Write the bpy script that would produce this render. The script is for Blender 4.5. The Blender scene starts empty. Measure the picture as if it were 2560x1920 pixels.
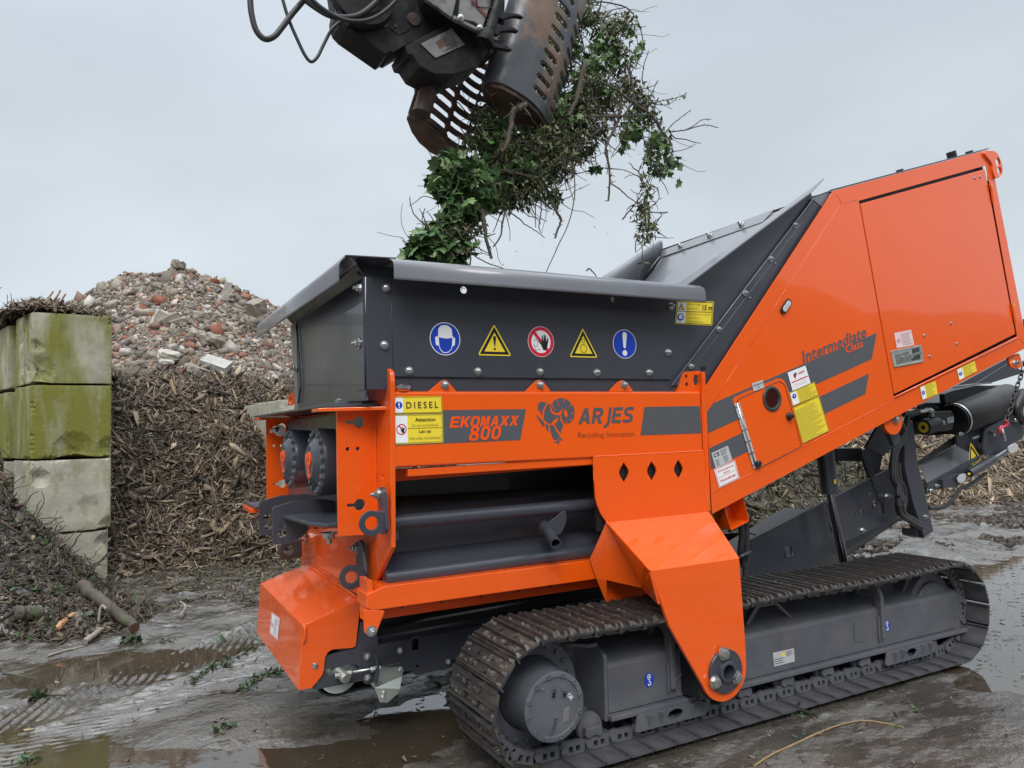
import bpy, bmesh, math, random
import numpy as np
from mathutils import Vector, Matrix, Quaternion
from mathutils.geometry import tessellate_polygon
random.seed(7); RNG = np.random.default_rng(11)
SC = bpy.context.scene; COL = SC.collection
V = Vector
# ------------------------------------------------------------------ camera
FOC, CX, CY = 1861.0, 1280.0, 960.0
CAM = V((0, 0, 1.6))
def _basis():
    a = V((4780-CX, 981-CY, FOC)).normalized(); b = V((290-CX, 1096-CY, FOC)).normalized()
    b = (b - a*a.dot(b)).normalized()
    return Matrix((a, b, a.cross(b)))
RC = _basis()                      # rows: world X (along the machine), Y (away), Z (up) in lens coordinates
cd = bpy.data.cameras.new('camera'); co = bpy.data.objects.new('camera', cd); COL.objects.link(co)
r_, u_, k_ = RC @ V((1, 0, 0)), RC @ V((0, -1, 0)), RC @ V((0, 0, -1))
co.matrix_world = Matrix(((r_.x, u_.x, k_.x, CAM.x), (r_.y, u_.y, k_.y, CAM.y), (r_.z, u_.z, k_.z, CAM.z), (0, 0, 0, 1)))
cd.sensor_width = 36; cd.lens = FOC/2560*36; cd.clip_start = 0.05; cd.clip_end = 2000
SC.camera = co
# ------------------------------------------------------------------ sky and sun (overcast)
w = bpy.data.worlds.new('World'); SC.world = w; w.use_nodes = True
nt = w.node_tree; nt.nodes.clear(); N = nt.nodes.new; L = nt.links.new
out = N('ShaderNodeOutputWorld'); bg = N('ShaderNodeBackground'); bg.inputs['Strength'].default_value = 0.1
sky = N('ShaderNodeTexSky'); sky.sky_type = 'NISHITA'; sky.sun_disc = False
SUN_EL, SUN_AZ = math.radians(44), math.radians(210)
sky.sun_elevation = SUN_EL; sky.sun_rotation = SUN_AZ; sky.dust_density = 4
tc = N('ShaderNodeTexCoord'); sx = N('ShaderNodeSeparateXYZ'); L(tc.outputs['Generated'], sx.inputs[0])
ramp = N('ShaderNodeValToRGB'); L(sx.outputs['Z'], ramp.inputs[0])
cr = ramp.color_ramp
for p, c in ((0.0, (5.3, 5.8, 6.1)), (0.25, (5.2, 5.75, 6.25)), (0.54, (5.0, 5.6, 6.3)), (0.72, (14, 15, 16)), (1.0, (24, 25, 26))):
    e = cr.elements[0] if p == 0 else (cr.elements[-1] if p == 1 else cr.elements.new(p)); e.color = (*[x/25 for x in c], 1)
sc_ = N('ShaderNodeVectorMath'); sc_.operation = 'SCALE'; sc_.inputs['Scale'].default_value = 25; L(ramp.outputs[0], sc_.inputs[0])
noi = N('ShaderNodeTexNoise'); noi.inputs['Scale'].default_value = 2.2; noi.inputs['Detail'].default_value = 4; noi.inputs['Roughness'].default_value = 0.45
mp_ = N('ShaderNodeMapping'); mp_.inputs['Scale'].default_value = (1, 1, 2.2); mp_.inputs['Rotation'].default_value = (0.2, 0.3, 0.4)
L(tc.outputs['Generated'], mp_.inputs[0]); L(mp_.outputs[0], noi.inputs['Vector'])
mr = N('ShaderNodeMapRange'); mr.inputs['From Min'].default_value = 0.3; mr.inputs['From Max'].default_value = 0.7; mr.inputs['To Min'].default_value = 0.9; mr.inputs['To Max'].default_value = 1.12
L(noi.outputs['Fac'], mr.inputs[0])
sc2 = N('ShaderNodeVectorMath'); sc2.operation = 'SCALE'; L(sc_.outputs[0], sc2.inputs[0]); L(mr.outputs[0], sc2.inputs['Scale'])
mx = N('ShaderNodeMixRGB'); mx.inputs[0].default_value = 0.985; L(sky.outputs[0], mx.inputs[1]); L(sc2.outputs[0], mx.inputs[2])
L(mx.outputs[0], bg.inputs['Color']); L(bg.outputs[0], out.inputs[0])
sl = bpy.data.lights.new('sun', 'SUN'); sl.energy = 1.5; sl.angle = math.radians(25); sl.color = (1, 0.97, 0.93)
so = bpy.data.objects.new('sun', sl); COL.objects.link(so)
so.rotation_euler = (math.pi/2-SUN_EL, 0, math.pi-SUN_AZ)
SC.view_settings.view_transform = 'Standard'; SC.view_settings.look = 'None'
SC.view_settings.exposure = 0.35; SC.view_settings.gamma = 1
SC.render.engine = 'CYCLES'
SC.cycles.max_bounces = 6; SC.cycles.diffuse_bounces = 3; SC.cycles.glossy_bounces = 3; SC.cycles.transparent_max_bounces = 4
SC.cycles.use_denoising = True
# ------------------------------------------------------------------ measuring helpers
REG = dict(A=(600, 620, 3.456), B=(1200, 620, 3.456), C=(600, 1000, 3.456), D=(1200, 1000, 3.456), E=(600, 1440, 3.456), F=(1200, 1440, 3.456),
           G=(1800, 340, 2.9105), H=(1760, 800, 3.456), I=(2060, 880, 3.456), J=(1800, 1200, 2.304), K=(600, 0, 3.456), L=(1000, 0, 2.37),
           M=(0, 620, 2.676), N=(0, 1240, 2.4395), O=(1400, 400, 2.7645), P=(2180, 860, 4.366), Q=(1820, 1020, 5.027), R=(840, 0, 3.456),
           S=(0, 0, 0.86406), T=(1330, 980, 11.846), U=(1100, 1020, 13.825), W=(700, 1050, 8.294), X=(2400, 700, 8.294), Z=(0, 0, 1))
def ray(reg, u, v):
    a, b, s = REG[reg]
    return RC @ V((a+u/s-CX, b+v/s-CY, FOC))
def P(s, ax, val):
    """site measurements: sightings in the photograph meeting the plane ax = val (metres)"""
    i = 'xyz'.index(ax); r = None; o = []
    for q in s.split():
        if ',' not in q: r = q; continue
        u, v = map(float, q.split(',')); d = ray(r, u, v)
        o.append(CAM + d*((val-CAM[i])/d[i]))
    return o
def PP(s, p0, n):
    r = None; o = []; n = V(n)
    for q in s.split():
        if ',' not in q: r = q; continue
        u, v = map(float, q.split(',')); d = ray(r, u, v)
        o.append(CAM + d*((V(p0)-CAM).dot(n)/d.dot(n)))
    return o
# ------------------------------------------------------------------ materials
MAT = {}
def mat(name, col, rough=0.5, metal=0.0, coat=0.0, var=0.0, vscale=6.0, bump=0.0, bscale=40.0, col2=None, c2=(0.5, 0.62), c2scale=3.0, spec=0.5, detail=6, attr=None, rvar=0.0, stretch=None, dust=0.0):
    m = bpy.data.materials.new(name); m.use_nodes = True; t = m.node_tree; n = t.nodes; l = t.links
    b = n['Principled BSDF']; b.inputs['Roughness'].default_value = rough; b.inputs['Metallic'].default_value = metal
    b.inputs['Specular IOR Level'].default_value = spec
    if coat: b.inputs['Coat Weight'].default_value = coat; b.inputs['Coat Roughness'].default_value = 0.04
    tc = n.new('ShaderNodeTexCoord'); src = tc.outputs['Object']
    if stretch:
        mp = n.new('ShaderNodeMapping'); mp.inputs['Scale'].default_value = stretch; l.new(src, mp.inputs[0]); src = mp.outputs[0]
    def noise(s, d=detail, r=0.6):
        q = n.new('ShaderNodeTexNoise'); q.inputs['Scale'].default_value = s; q.inputs['Detail'].default_value = d; q.inputs['Roughness'].default_value = r
        l.new(src, q.inputs['Vector']); return q.outputs['Fac']
    def rng(x, a, b_, c, d):
        q = n.new('ShaderNodeMapRange'); q.inputs['From Min'].default_value = a; q.inputs['From Max'].default_value = b_; q.inputs['To Min'].default_value = c; q.inputs['To Max'].default_value = d
        l.new(x, q.inputs[0]); return q.outputs[0]
    base = None
    if attr:
        q = n.new('ShaderNodeAttribute'); q.attribute_name = attr; base = q.outputs['Color']
    else:
        q = n.new('ShaderNodeRGB'); q.outputs[0].default_value = (*col, 1); base = q.outputs[0]
    if col2:
        f = rng(noise(c2scale), c2[0], c2[1], 0, 1)
        q = n.new('ShaderNodeMixRGB'); l.new(f, q.inputs[0]); l.new(base, q.inputs[1]); q.inputs[2].default_value = (*col2, 1); base = q.outputs[0]
    if dust:
        f = rng(noise(3.1, 8, 0.7), 0.45, 0.7, 0, dust)
        q = n.new('ShaderNodeMixRGB'); l.new(f, q.inputs[0]); l.new(base, q.inputs[1]); q.inputs[2].default_value = (0.16, 0.14, 0.12, 1); base = q.outputs[0]
    if var:
        f = rng(noise(vscale), 0.3, 0.7, 1-var, 1+var)
        q = n.new('ShaderNodeVectorMath'); q.operation = 'SCALE'; l.new(base, q.inputs[0]); l.new(f, q.inputs['Scale']); base = q.outputs[0]
    l.new(base, b.inputs['Base Color'])
    if rvar:
        l.new(rng(noise(vscale*1.7), 0.3, 0.7, max(0.02, rough-rvar), rough+rvar), b.inputs['Roughness'])
    if bump:
        q = n.new('ShaderNodeBump'); q.inputs['Strength'].default_value = bump; q.inputs['Distance'].default_value = 0.01
        l.new(noise(bscale, 5), q.inputs['Height']); l.new(q.outputs[0], b.inputs['Normal'])
    MAT[name] = m; return m
mat('orange', (0.80, 0.099, 0.005), 0.28, spec=0.4, coat=0.75, var=0.03, vscale=1.5, bump=0.02, bscale=120, rvar=0.04)
mat('orange_dull', (0.72, 0.075, 0.005), 0.4, spec=0.3, coat=0.2, var=0.06, vscale=3)
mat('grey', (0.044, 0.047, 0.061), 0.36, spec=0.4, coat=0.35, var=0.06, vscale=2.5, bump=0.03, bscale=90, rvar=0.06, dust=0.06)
mat('grey_pale', (0.155, 0.16, 0.18), 0.33, coat=0.3, var=0.05, vscale=2.5, rvar=0.06)  # paler than grey: the rims' sky reflection is put into this base colour
mat('grey_flat', (0.085, 0.09, 0.105), 0.5, coat=0.1, var=0.08, vscale=5, bump=0.05, bscale=60, rvar=0.08, dust=0.25)
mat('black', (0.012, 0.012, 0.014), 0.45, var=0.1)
mat('rubber', (0.018, 0.018, 0.019), 0.5, var=0.2, vscale=8, bump=0.08, bscale=60, dust=0.12)
mat('hose', (0.02, 0.02, 0.022), 0.45, bump=0.1, bscale=200, dust=0.15)
mat('zinc', (0.48, 0.49, 0.48), 0.3, metal=0.9, var=0.1, vscale=20, rvar=0.08)
mat('zinc_pale', (0.58, 0.62, 0.57), 0.35, metal=0.75, var=0.1, vscale=9, rvar=0.1)
mat('chrome', (0.28, 0.28, 0.3), 0.2, metal=1.0)
mat('dark_steel', (0.045, 0.047, 0.052), 0.45, metal=0.2, var=0.25, vscale=14, bump=0.12, bscale=50, rvar=0.1)
mat('shoe_steel', (0.04, 0.04, 0.041), 0.42, metal=0.2, var=0.3, vscale=10, bump=0.35, bscale=35, col2=(0.085, 0.074, 0.06), c2=(0.5, 0.6), c2scale=7, rvar=0.15)
mat('grouser', (0.042, 0.039, 0.037), 0.42, metal=0.3, var=0.3, vscale=14, bump=0.35, bscale=35, col2=(0.058, 0.051, 0.046), c2=(0.45, 0.6), c2scale=6)
mat('clod', (0.085, 0.072, 0.058), 0.8, var=0.3, vscale=20, bump=0.6, bscale=30)
mat('shoe_inner', (0.05, 0.053, 0.062), 0.4, var=0.35, vscale=9, bump=0.2, bscale=40, rvar=0.12, dust=0.35)
mat('track_grey', (0.088, 0.094, 0.112), 0.42, var=0.15, vscale=6, bump=0.1, bscale=50, rvar=0.1, dust=0.42)
mat('rust', (0.10, 0.055, 0.038), 0.6, metal=0.25, var=0.3, vscale=6, bump=0.2, bscale=60, col2=(0.045, 0.036, 0.034), c2=(0.45, 0.6), c2scale=4, rvar=0.15)
mat('grab_steel', (0.085, 0.09, 0.1), 0.42, metal=0.2, var=0.2, vscale=7, bump=0.15, bscale=60, col2=(0.20, 0.135, 0.10), c2=(0.53, 0.60), c2scale=2.3, rvar=0.12)
mat('grab_dark', (0.010, 0.010, 0.0105), 0.55, metal=0.0, spec=0.25, var=0.35, vscale=9, bump=0.3, bscale=30, col2=(0.03, 0.025, 0.022), c2=(0.5, 0.64), c2scale=6, rvar=0.15)
mat('grab_plate', (0.16, 0.16, 0.155), 0.5, var=0.3, vscale=9, col2=(0.07, 0.065, 0.06), c2=(0.5, 0.6), c2scale=8)
for nm, c in dict(white=(0.78, 0.79, 0.8), yellow=(0.80, 0.62, 0.045), ink=(0.012, 0.012, 0.014), blue=(0.012, 0.05, 0.42), red=(0.6, 0.015, 0.045), decal_grey=(0.085, 0.09, 0.1),
                  decal_orange=(0.85, 0.085, 0.005), pink=(0.72, 0.55, 0.56), silver=(0.45, 0.46, 0.47), olive=(0.35, 0.29, 0.05), brown_ink=(0.28, 0.05, 0.02), faded_red=(0.13, 0.025, 0.025)).items():
    mat(nm, c, 0.36 if nm != 'ink' else 0.5, coat=0.15, var=0.03, spec=0.3)
mat('glass_dark', (0.04, 0.004, 0.004), 0.08, coat=1)
mat('knob_red', (0.6, 0.03, 0.05), 0.35, coat=0.3)
mat('lens', (0.6, 0.62, 0.63), 0.15, coat=0.5)
mat('leaf', (0, 0, 0), 0.38, attr='col', var=0.15, vscale=5, spec=0.4)
mat('bark', (0.065, 0.05, 0.038), 0.75, var=0.35, vscale=12, bump=0.5, bscale=40, col2=(0.05, 0.06, 0.03), c2=(0.5, 0.65), c2scale=6)
mat('cut_wood', (0.42, 0.22, 0.11), 0.7, var=0.2, vscale=20)
mat('chips', (0, 0, 0), 0.7, attr='col', var=0.12, vscale=30)
mat('rubble', (0, 0, 0), 0.8, attr='col', var=0.18, vscale=14, bump=0.5, bscale=25)
mat('soil', (0.05, 0.038, 0.028), 0.75, var=0.35, vscale=9, bump=0.9, bscale=14, col2=(0.085, 0.066, 0.048), c2=(0.45, 0.6), c2scale=4)
mat('rubble_dirt', (0.13, 0.105, 0.085), 0.9, var=0.25, vscale=6, bump=0.9, bscale=10, col2=(0.2, 0.165, 0.14), c2=(0.45, 0.6), c2scale=3)
mat('slab_concrete', (0.36, 0.35, 0.33), 0.8, var=0.15, vscale=6, bump=0.3, bscale=30)
def concrete(name, green):
    m = mat(name, (0.36, 0.345, 0.28), 0.85, var=0.25, vscale=3.5, bump=0.5, bscale=22)
    t = m.node_tree; n = t.nodes; l = t.links; b = n['Principled BSDF']; src = b.inputs['Base Color'].links[0].from_socket
    tc = n['Texture Coordinate']; mp = n.new('ShaderNodeMapping'); mp.inputs['Scale'].default_value = (2.6, 2.6, 0.7); l.new(tc.outputs['Object'], mp.inputs[0])
    q = n.new('ShaderNodeTexNoise'); q.inputs['Scale'].default_value = 1.3; q.inputs['Detail'].default_value = 7; q.inputs['Roughness'].default_value = 0.6; l.new(mp.outputs[0], q.inputs['Vector'])
    r = n.new('ShaderNodeMapRange'); r.inputs['From Min'].default_value = 0.60-0.36*green; r.inputs['From Max'].default_value = 0.76-0.24*green; l.new(q.outputs['Fac'], r.inputs[0])
    r.inputs['To Max'].default_value = 0.95
    x = n.new('ShaderNodeMixRGB'); l.new(r.outputs[0], x.inputs[0]); l.new(src, x.inputs[1]); x.inputs[2].default_value = (0.15, 0.155, 0.012, 1)
    q2 = n.new('ShaderNodeTexNoise'); q2.inputs['Scale'].default_value = 5; q2.inputs['Detail'].default_value = 8; l.new(tc.outputs['Object'], q2.inputs['Vector'])
    r2 = n.new('ShaderNodeMapRange'); r2.inputs['From Min'].default_value = 0.6; r2.inputs['From Max'].default_value = 0.68; r2.inputs['To Max'].default_value = 0.45; l.new(q2.outputs['Fac'], r2.inputs[0])
    y = n.new('ShaderNodeMixRGB'); l.new(r2.outputs[0], y.inputs[0]); l.new(x.outputs[0], y.inputs[1]); y.inputs[2].default_value = (0.12, 0.11, 0.085, 1)
    l.new(y.outputs[0], b.inputs['Base Color']); return m
for i_, g_ in enumerate((0.0, 0.25, 0.95, 0.75)): concrete('concrete%d' % i_, g_)
# ------------------------------------------------------------------ object helpers
def link(o, parent=None):
    COL.objects.link(o)
    if parent is not None:
        o.parent = parent; o.matrix_parent_inverse = WM[parent.name].inverted()
    WM[o.name] = o.matrix_basis.copy()
    return o
WM = {}
def tag(o, label=None, cat=None, group=None, kind=None):
    if label: o['label'] = label
    if cat: o['category'] = cat
    if group: o['group'] = group
    if kind: o['kind'] = kind
    return o
def thing(name, loc, label, cat, group=None):
    o = bpy.data.objects.new(name, None); o.location = loc; o.empty_display_size = 0.1; COL.objects.link(o)
    WM[o.name] = Matrix.Translation(V(loc)); return tag(o, label, cat, group)
class MB:
    def __init__(s): s.v = []; s.f = []; s.m = []; s.sm = []
    def add(s, vs, fs, m=0, smooth=False):
        k = len(s.v); s.v += [tuple(x) for x in vs]
        for f in fs: s.f.append(tuple(i+k for i in f)); s.m.append(m); s.sm.append(smooth)
        return s
    def prism(s, loops, vec, m=0, cap2=True):
        if not isinstance(loops[0], (list, tuple)) : loops = [loops]
        loops = [[V(p) for p in lp] for lp in loops]; vec = V(vec)
        flat = [p for lp in loops for p in lp]; tris = tessellate_polygon(loops); n = len(flat)
        s.add(flat, tris, m)
        if vec.length > 0:
            if cap2: s.add([p+vec for p in flat], tris, m)
            for lp in loops:
                k = len(lp)
                s.add(lp+[p+vec for p in lp], [(i, (i+1) % k, (i+1) % k+k, i+k) for i in range(k)], m)
        return s
    def box(s, a, b, m=0):
        x0, y0, z0 = a; x1, y1, z1 = b
        s.add([(x, y, z) for x in (x0, x1) for y in (y0, y1) for z in (z0, z1)], [(0, 1, 3, 2), (4, 6, 7, 5), (0, 4, 5, 1), (2, 3, 7, 6), (0, 2, 6, 4), (1, 5, 7, 3)], m); return s
    def tube(s, pts, r, n=10, m=0, caps=True, smooth=True):
        pts = [V(p) for p in pts]; k = len(pts); rs = r if isinstance(r, (list, tuple)) else [r]*k
        t0 = (pts[1]-pts[0]).normalized(); up = V((0, 0, 1)) if abs(t0.z) < 0.9 else V((1, 0, 0))
        x = t0.cross(up).normalized(); vs = []
        for i, p in enumerate(pts):
            t = ((pts[min(i+1, k-1)]-pts[max(i-1, 0)])).normalized()
            x = (x - t*t.dot(x)).normalized(); y = t.cross(x)
            vs += [p + (x*math.cos(a)+y*math.sin(a))*rs[i] for a in [2*math.pi*j/n for j in range(n)]]
        fs = [(i*n+j, i*n+(j+1) % n, (i+1)*n+(j+1) % n, (i+1)*n+j) for i in range(k-1) for j in range(n)]
        s.add(vs, fs, m, smooth)
        if caps:
            s.add(vs[:n], [tuple(range(n))[::-1]], m); s.add(vs[-n:], [tuple(range(n))], m)
        return s
    def cyl(s, a, b, r, n=24, m=0, r2=None, caps=True): return s.tube([a, b], [r, r if r2 is None else r2], n, m, caps)
    def lathe(s, o, ax, prof, n=32, m=0):
        """prof: (distance along ax, radius)"""
        o = V(o); ax = V(ax).normalized(); x = ax.orthogonal().normalized(); y = ax.cross(x); vs = []
        for d, r in prof: vs += [o+ax*d+(x*math.cos(a)+y*math.sin(a))*max(r, 1e-4) for a in [2*math.pi*j/n for j in range(n)]]
        # split at corners: every ring pair its own verts for crisp edges
        for i in range(len(prof)-1):
            q = vs[i*n:(i+2)*n]; s.add(q, [(j, (j+1) % n, (j+1) % n+n, j+n) for j in range(n)], m, True)
        return s
    def strip(s, a, b, m=0):
        """quads between two polylines"""
        k = len(a); s.add(list(a)+list(b), [(i, i+1, i+1+k, i+k) for i in range(k-1)], m); return s
    def mesh(s, name, recalc=True):
        me = bpy.data.meshes.new(name); me.from_pydata(s.v, [], s.f)
        me.polygons.foreach_set('material_index', s.m); me.polygons.foreach_set('use_smooth', s.sm)
        bm = bmesh.new(); bm.from_mesh(me)
        bmesh.ops.remove_doubles(bm, verts=bm.verts, dist=0.00005)
        if recalc: bmesh.ops.recalc_face_normals(bm, faces=bm.faces)
        for e in bm.edges:
            if len(e.link_faces) == 2 and e.calc_face_angle(0) > 0.6: e.smooth = False
        bm.to_mesh(me); bm.free(); me.update(); return me
    def build(s, name, mats, parent=None, bevel=0.0, solid=0.0, recalc=True, seg=2):
        me = s.mesh(name, recalc)
        for m in ([mats] if isinstance(mats, str) else mats): me.materials.append(MAT[m])
        if bevel:
            bm = bmesh.new(); bm.from_mesh(me)
            bmesh.ops.dissolve_limit(bm, angle_limit=0.01, verts=bm.verts, edges=bm.edges, delimit={'MATERIAL'})
            bm.to_mesh(me); bm.free()
        o = bpy.data.objects.new(name, me); link(o, parent)
        if solid:
            q = o.modifiers.new('Solidify', 'SOLIDIFY'); q.thickness = solid; q.offset = 0
        if bevel:
            q = o.modifiers.new('Bevel', 'BEVEL'); q.width = bevel; q.segments = seg; q.limit_method = 'ANGLE'; q.angle_limit = math.radians(35)
            q.harden_normals = False
        return o
def circ(c, r, ax='y', n=24, ry=None, a0=0):
    c = V(c); ry = ry or r
    e1, e2 = {'y': (V((1, 0, 0)), V((0, 0, 1))), 'x': (V((0, 1, 0)), V((0, 0, 1))), 'z': (V((1, 0, 0)), V((0, 1, 0)))}[ax]
    return [c+e1*r*math.cos(a0+2*math.pi*i/n)+e2*ry*math.sin(a0+2*math.pi*i/n) for i in range(n)]
def fillet(pts, r, n=5, which=None):
    """round the corners of a closed polygon"""
    o = []; k = len(pts)
    for i, p in enumerate(pts):
        rr = r if which is None else which.get(i, 0)
        if not rr: o.append(p); continue
        a = pts[i-1]-p; b = pts[(i+1) % k]-p; d = min(rr, a.length*0.45, b.length*0.45)
        q0 = p+a.normalized()*d; q1 = p+b.normalized()*d
        for j in range(n+1):
            t = j/n; o.append(q0*(1-t)**2+p*2*t*(1-t)+q1*t*t)
    return o
def smooth_path(pts, n=8):
    pts = [V(p) for p in pts]; o = []
    for i in range(len(pts)-1):
        p0, p1, p2, p3 = pts[max(i-1, 0)], pts[i], pts[i+1], pts[min(i+2, len(pts)-1)]
        for j in range(n):
            t = j/n; o.append(0.5*((2*p1)+(p2-p0)*t+(2*p0-5*p1+4*p2-p3)*t*t+(3*p1-p0-3*p2+p3)*t**3))
    o.append(pts[-1]); return o
Y_ = V((0, 1, 0)); X_ = V((1, 0, 0)); Z_ = V((0, 0, 1))
# bolts: one mesh per kind, copied
_bm = {}
def bolt_mesh(kind):
    if kind in _bm: return _bm[kind]
    b = MB()
    if kind == 'nut':      # washer, nut, stud end
        b.lathe((0, 0, 0), Z_, [(0, 0.019), (0.003, 0.019), (0.0035, 0.0)], 20)
        b.prism([V((0.0135*math.cos(a), 0.0135*math.sin(a), 0.003)) for a in [math.pi/3*i for i in range(6)]], (0, 0, 0.011))
        b.lathe((0, 0, 0.014), Z_, [(0, 0.0125), (0.002, 0.009), (0.0021, 0.0065), (0.012, 0.0065), (0.013, 0.005), (0.0131, 0)], 14)
    elif kind == 'hex':
        b.lathe((0, 0, 0), Z_, [(0, 0.016), (0.003, 0.016), (0.0035, 0.0)], 18)
        b.prism([V((0.012*math.cos(a), 0.012*math.sin(a), 0.003)) for a in [math.pi/3*i for i in range(6)]], (0, 0, 0.009))
        b.lathe((0, 0, 0.012), Z_, [(0, 0.0105), (0.001, 0.009), (0.0011, 0)], 12)
    else:                  # rivet
        b.lathe((0, 0, 0), Z_, [(0, 0.008), (0.003, 0.007), (0.0045, 0.003), (0.005, 0)], 12)
    me = b.mesh('bolt_'+kind)
    _bm[kind] = me; return me
_bd = {}
def bolt(p, parent, n=(0, -1, 0), kind='nut', s=1.0, m='zinc', name=None):
    key = (kind, m)
    if key not in _bd:
        me = bolt_mesh(kind).copy(); me.materials.append(MAT[m]); _bd[key] = me
    o = bpy.data.objects.new(name or {'nut': 'nut', 'hex': 'bolt', 'rivet': 'rivet'}[kind], _bd[key])
    q = V((0, 0, 1)).rotation_difference(V(n)); o.matrix_basis = Matrix.Translation(V(p)) @ (q @ Quaternion((0, 0, 1), random.random()*3)).to_matrix().to_4x4() @ Matrix.Scale(s, 4)
    return link(o, parent)
# text from the built-in font, as flat polygons in a unit box
_tc = {}
def text_polys(txt, shear=0.0, bold=0.0, space=1.0):
    key = (txt, shear, bold, space)
    if key in _tc: return _tc[key]
    cu = bpy.data.curves.new('lettering', 'FONT'); cu.body = txt; cu.shear = shear; cu.offset = bold; cu.space_character = space; cu.resolution_u = 3
    o = bpy.data.objects.new('lettering', cu); COL.objects.link(o); dg = bpy.context.evaluated_depsgraph_get(); dg.update()
    me = o.evaluated_get(dg).to_mesh(); vs = [v.co.copy() for v in me.vertices]; fs = [tuple(p.vertices) for p in me.polygons]
    o.evaluated_get(dg).to_mesh_clear(); bpy.data.objects.remove(o); bpy.data.curves.remove(cu)
    if vs:
        x0 = min(v.x for v in vs); x1 = max(v.x for v in vs); y0 = min(v.y for v in vs); y1 = max(v.y for v in vs)
        vs = [((v.x-x0)/(x1-x0), 1-(v.y-y0)/(y1-y0)) for v in vs]
    _tc[key] = (vs, fs); return vs, fs
class Sticker:
    """flat graphics on a quad TL, TR, BR, BL (world)"""
    def __init__(s, q, lift=0.0012, step=0.0007):
        s.q = [V(p) for p in q]; s.n = (s.q[3]-s.q[0]).cross(s.q[1]-s.q[0]).normalized()
        if s.n.dot(CAM-s.q[0]) < 0: s.n = -s.n
        s.lift = lift; s.step = step; s.b = MB(); s.mats = []
    def pt(s, u, v, k):
        a, b, c, d = s.q; return (a*(1-u)+b*u)*(1-v)+(d*(1-u)+c*u)*v+s.n*(s.lift+s.step*k)
    def mi(s, m):
        if m not in s.mats: s.mats.append(m)
        return s.mats.index(m)
    def poly(s, uv, m, k=1, holes=()):
        loops = [[V((u, v, 0)) for u, v in lp] for lp in (uv, *holes)]
        t = tessellate_polygon(loops); fl = [p for lp in loops for p in lp]
        s.b.add([s.pt(p.x, p.y, k) for p in fl], t, s.mi(m)); return s
    def rect(s, u0, v0, u1, v1, m, k=1): return s.poly([(u0, v0), (u1, v0), (u1, v1), (u0, v1)], m, k)
    def frame(s, u0, v0, u1, v1, w, h, m, k=1): return s.poly([(u0, v0), (u1, v0), (u1, v1), (u0, v1)], m, k, [[(u0+w, v0+h), (u1-w, v0+h), (u1-w, v1-h), (u0+w, v1-h)]])
    def disc(s, u, v, ru, rv, m, k=1, n=28, hole=None):
        f = lambda a, b: [(u+a*math.cos(2*math.pi*i/n), v+b*math.sin(2*math.pi*i/n)) for i in range(n)]
        return s.poly(f(ru, rv), m, k, [f(hole*ru, hole*rv)] if hole else [])
    def line(s, pts, w, m, k=1, ar=1.0):
        for (a, b), (c, d) in zip(pts, pts[1:]):
            dx, dy = c-a, (d-b)*ar; l = math.hypot(dx, dy) or 1; nx, ny = -dy/l*w/2, dx/l*w/2/ar
            s.poly([(a+nx, b+ny), (c+nx, d+ny), (c-nx, d-ny), (a-nx, b-ny)], m, k)
        return s
    def text(s, txt, u0, v0, u1, v1, m, k=2, shear=0.0, bold=0.0, space=1.0):
        vs, fs = text_polys(txt, shear, bold, space)
        s.b.add([s.pt(u0+(u1-u0)*a, v0+(v1-v0)*b, k) for a, b in vs], fs, s.mi(m)); return s
    def rows(s, u0, v0, u1, v1, n, m, k=2, th=0.35, seed=0):
        """print too small to read: short dark runs"""
        rr = random.Random(seed)
        for i in range(n):
            y = v0+(v1-v0)*(i+0.5)/n; h = (v1-v0)/n*th/2; x = u0; end = u0+(u1-u0)*rr.uniform(0.55, 1.0)
            while x < end:
                w_ = min((u1-u0)*rr.uniform(0.05, 0.16), end-x); s.rect(x, y-h, x+w_, y+h, m, k); x += w_+(u1-u0)*0.02
        return s
    def build(s, name, parent, th=0.0):
        o = s.b.build(name, s.mats, parent, recalc=False); return o
# ================================================================== THE SHREDDER
YB = 3.37            # plane of the machine's side
YF = 5.50            # far side
SH = thing('shredder', (3.0, 4.4, 0.0), 'orange and grey tracked industrial shredder with open grey hopper standing on the wet mud', 'shredder')
def plate(name, m, s, Y, t=0.015, holes=(), bevel=0.0025, parent=SH, rad=0, which=None):
    o = P(s, 'y', Y) if isinstance(s, str) else s
    if rad: o = fillet(o, rad, 6, which)
    return MB().prism([o]+[h if not isinstance(h, str) else P(h, 'y', Y) for h in holes], Y_*t).build(name, m, parent, bevel)
def platex(name, m, s, X, t=0.015, holes=(), bevel=0.0025, parent=SH, rad=0):
    o = P(s, 'x', X) if isinstance(s, str) else s
    if rad: o = fillet(o, rad, 6)
    return MB().prism([o]+[h if not isinstance(h, str) else P(h, 'x', X) for h in holes], X_*t).build(name, m, parent, bevel)
def rectY(x0, x1, z0, z1, Y): return [V((x0, Y, z0)), V((x1, Y, z0)), V((x1, Y, z1)), V((x0, Y, z1))]
def bolts(at, Y, parent=SH, **k):
    for p in P(at, "y", Y): bolt(p, parent, **k)
# ---- side beam and its folded lower edge
beam = MB().prism(rectY(1.16, 3.065, 1.428, 1.789, YB), Y_*0.11).build('side_beam', 'orange', SH, 0.012, seg=3)
plate('beam_flange', 'orange', 'C 1450,600 1450,662 D 978,558 978,490', YB+0.012, 0.03)
MB().box((1.17, YF-0.11, 1.43), (3.06, YF, 1.789)).build('side_beam', 'orange', SH, 0.008)
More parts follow.
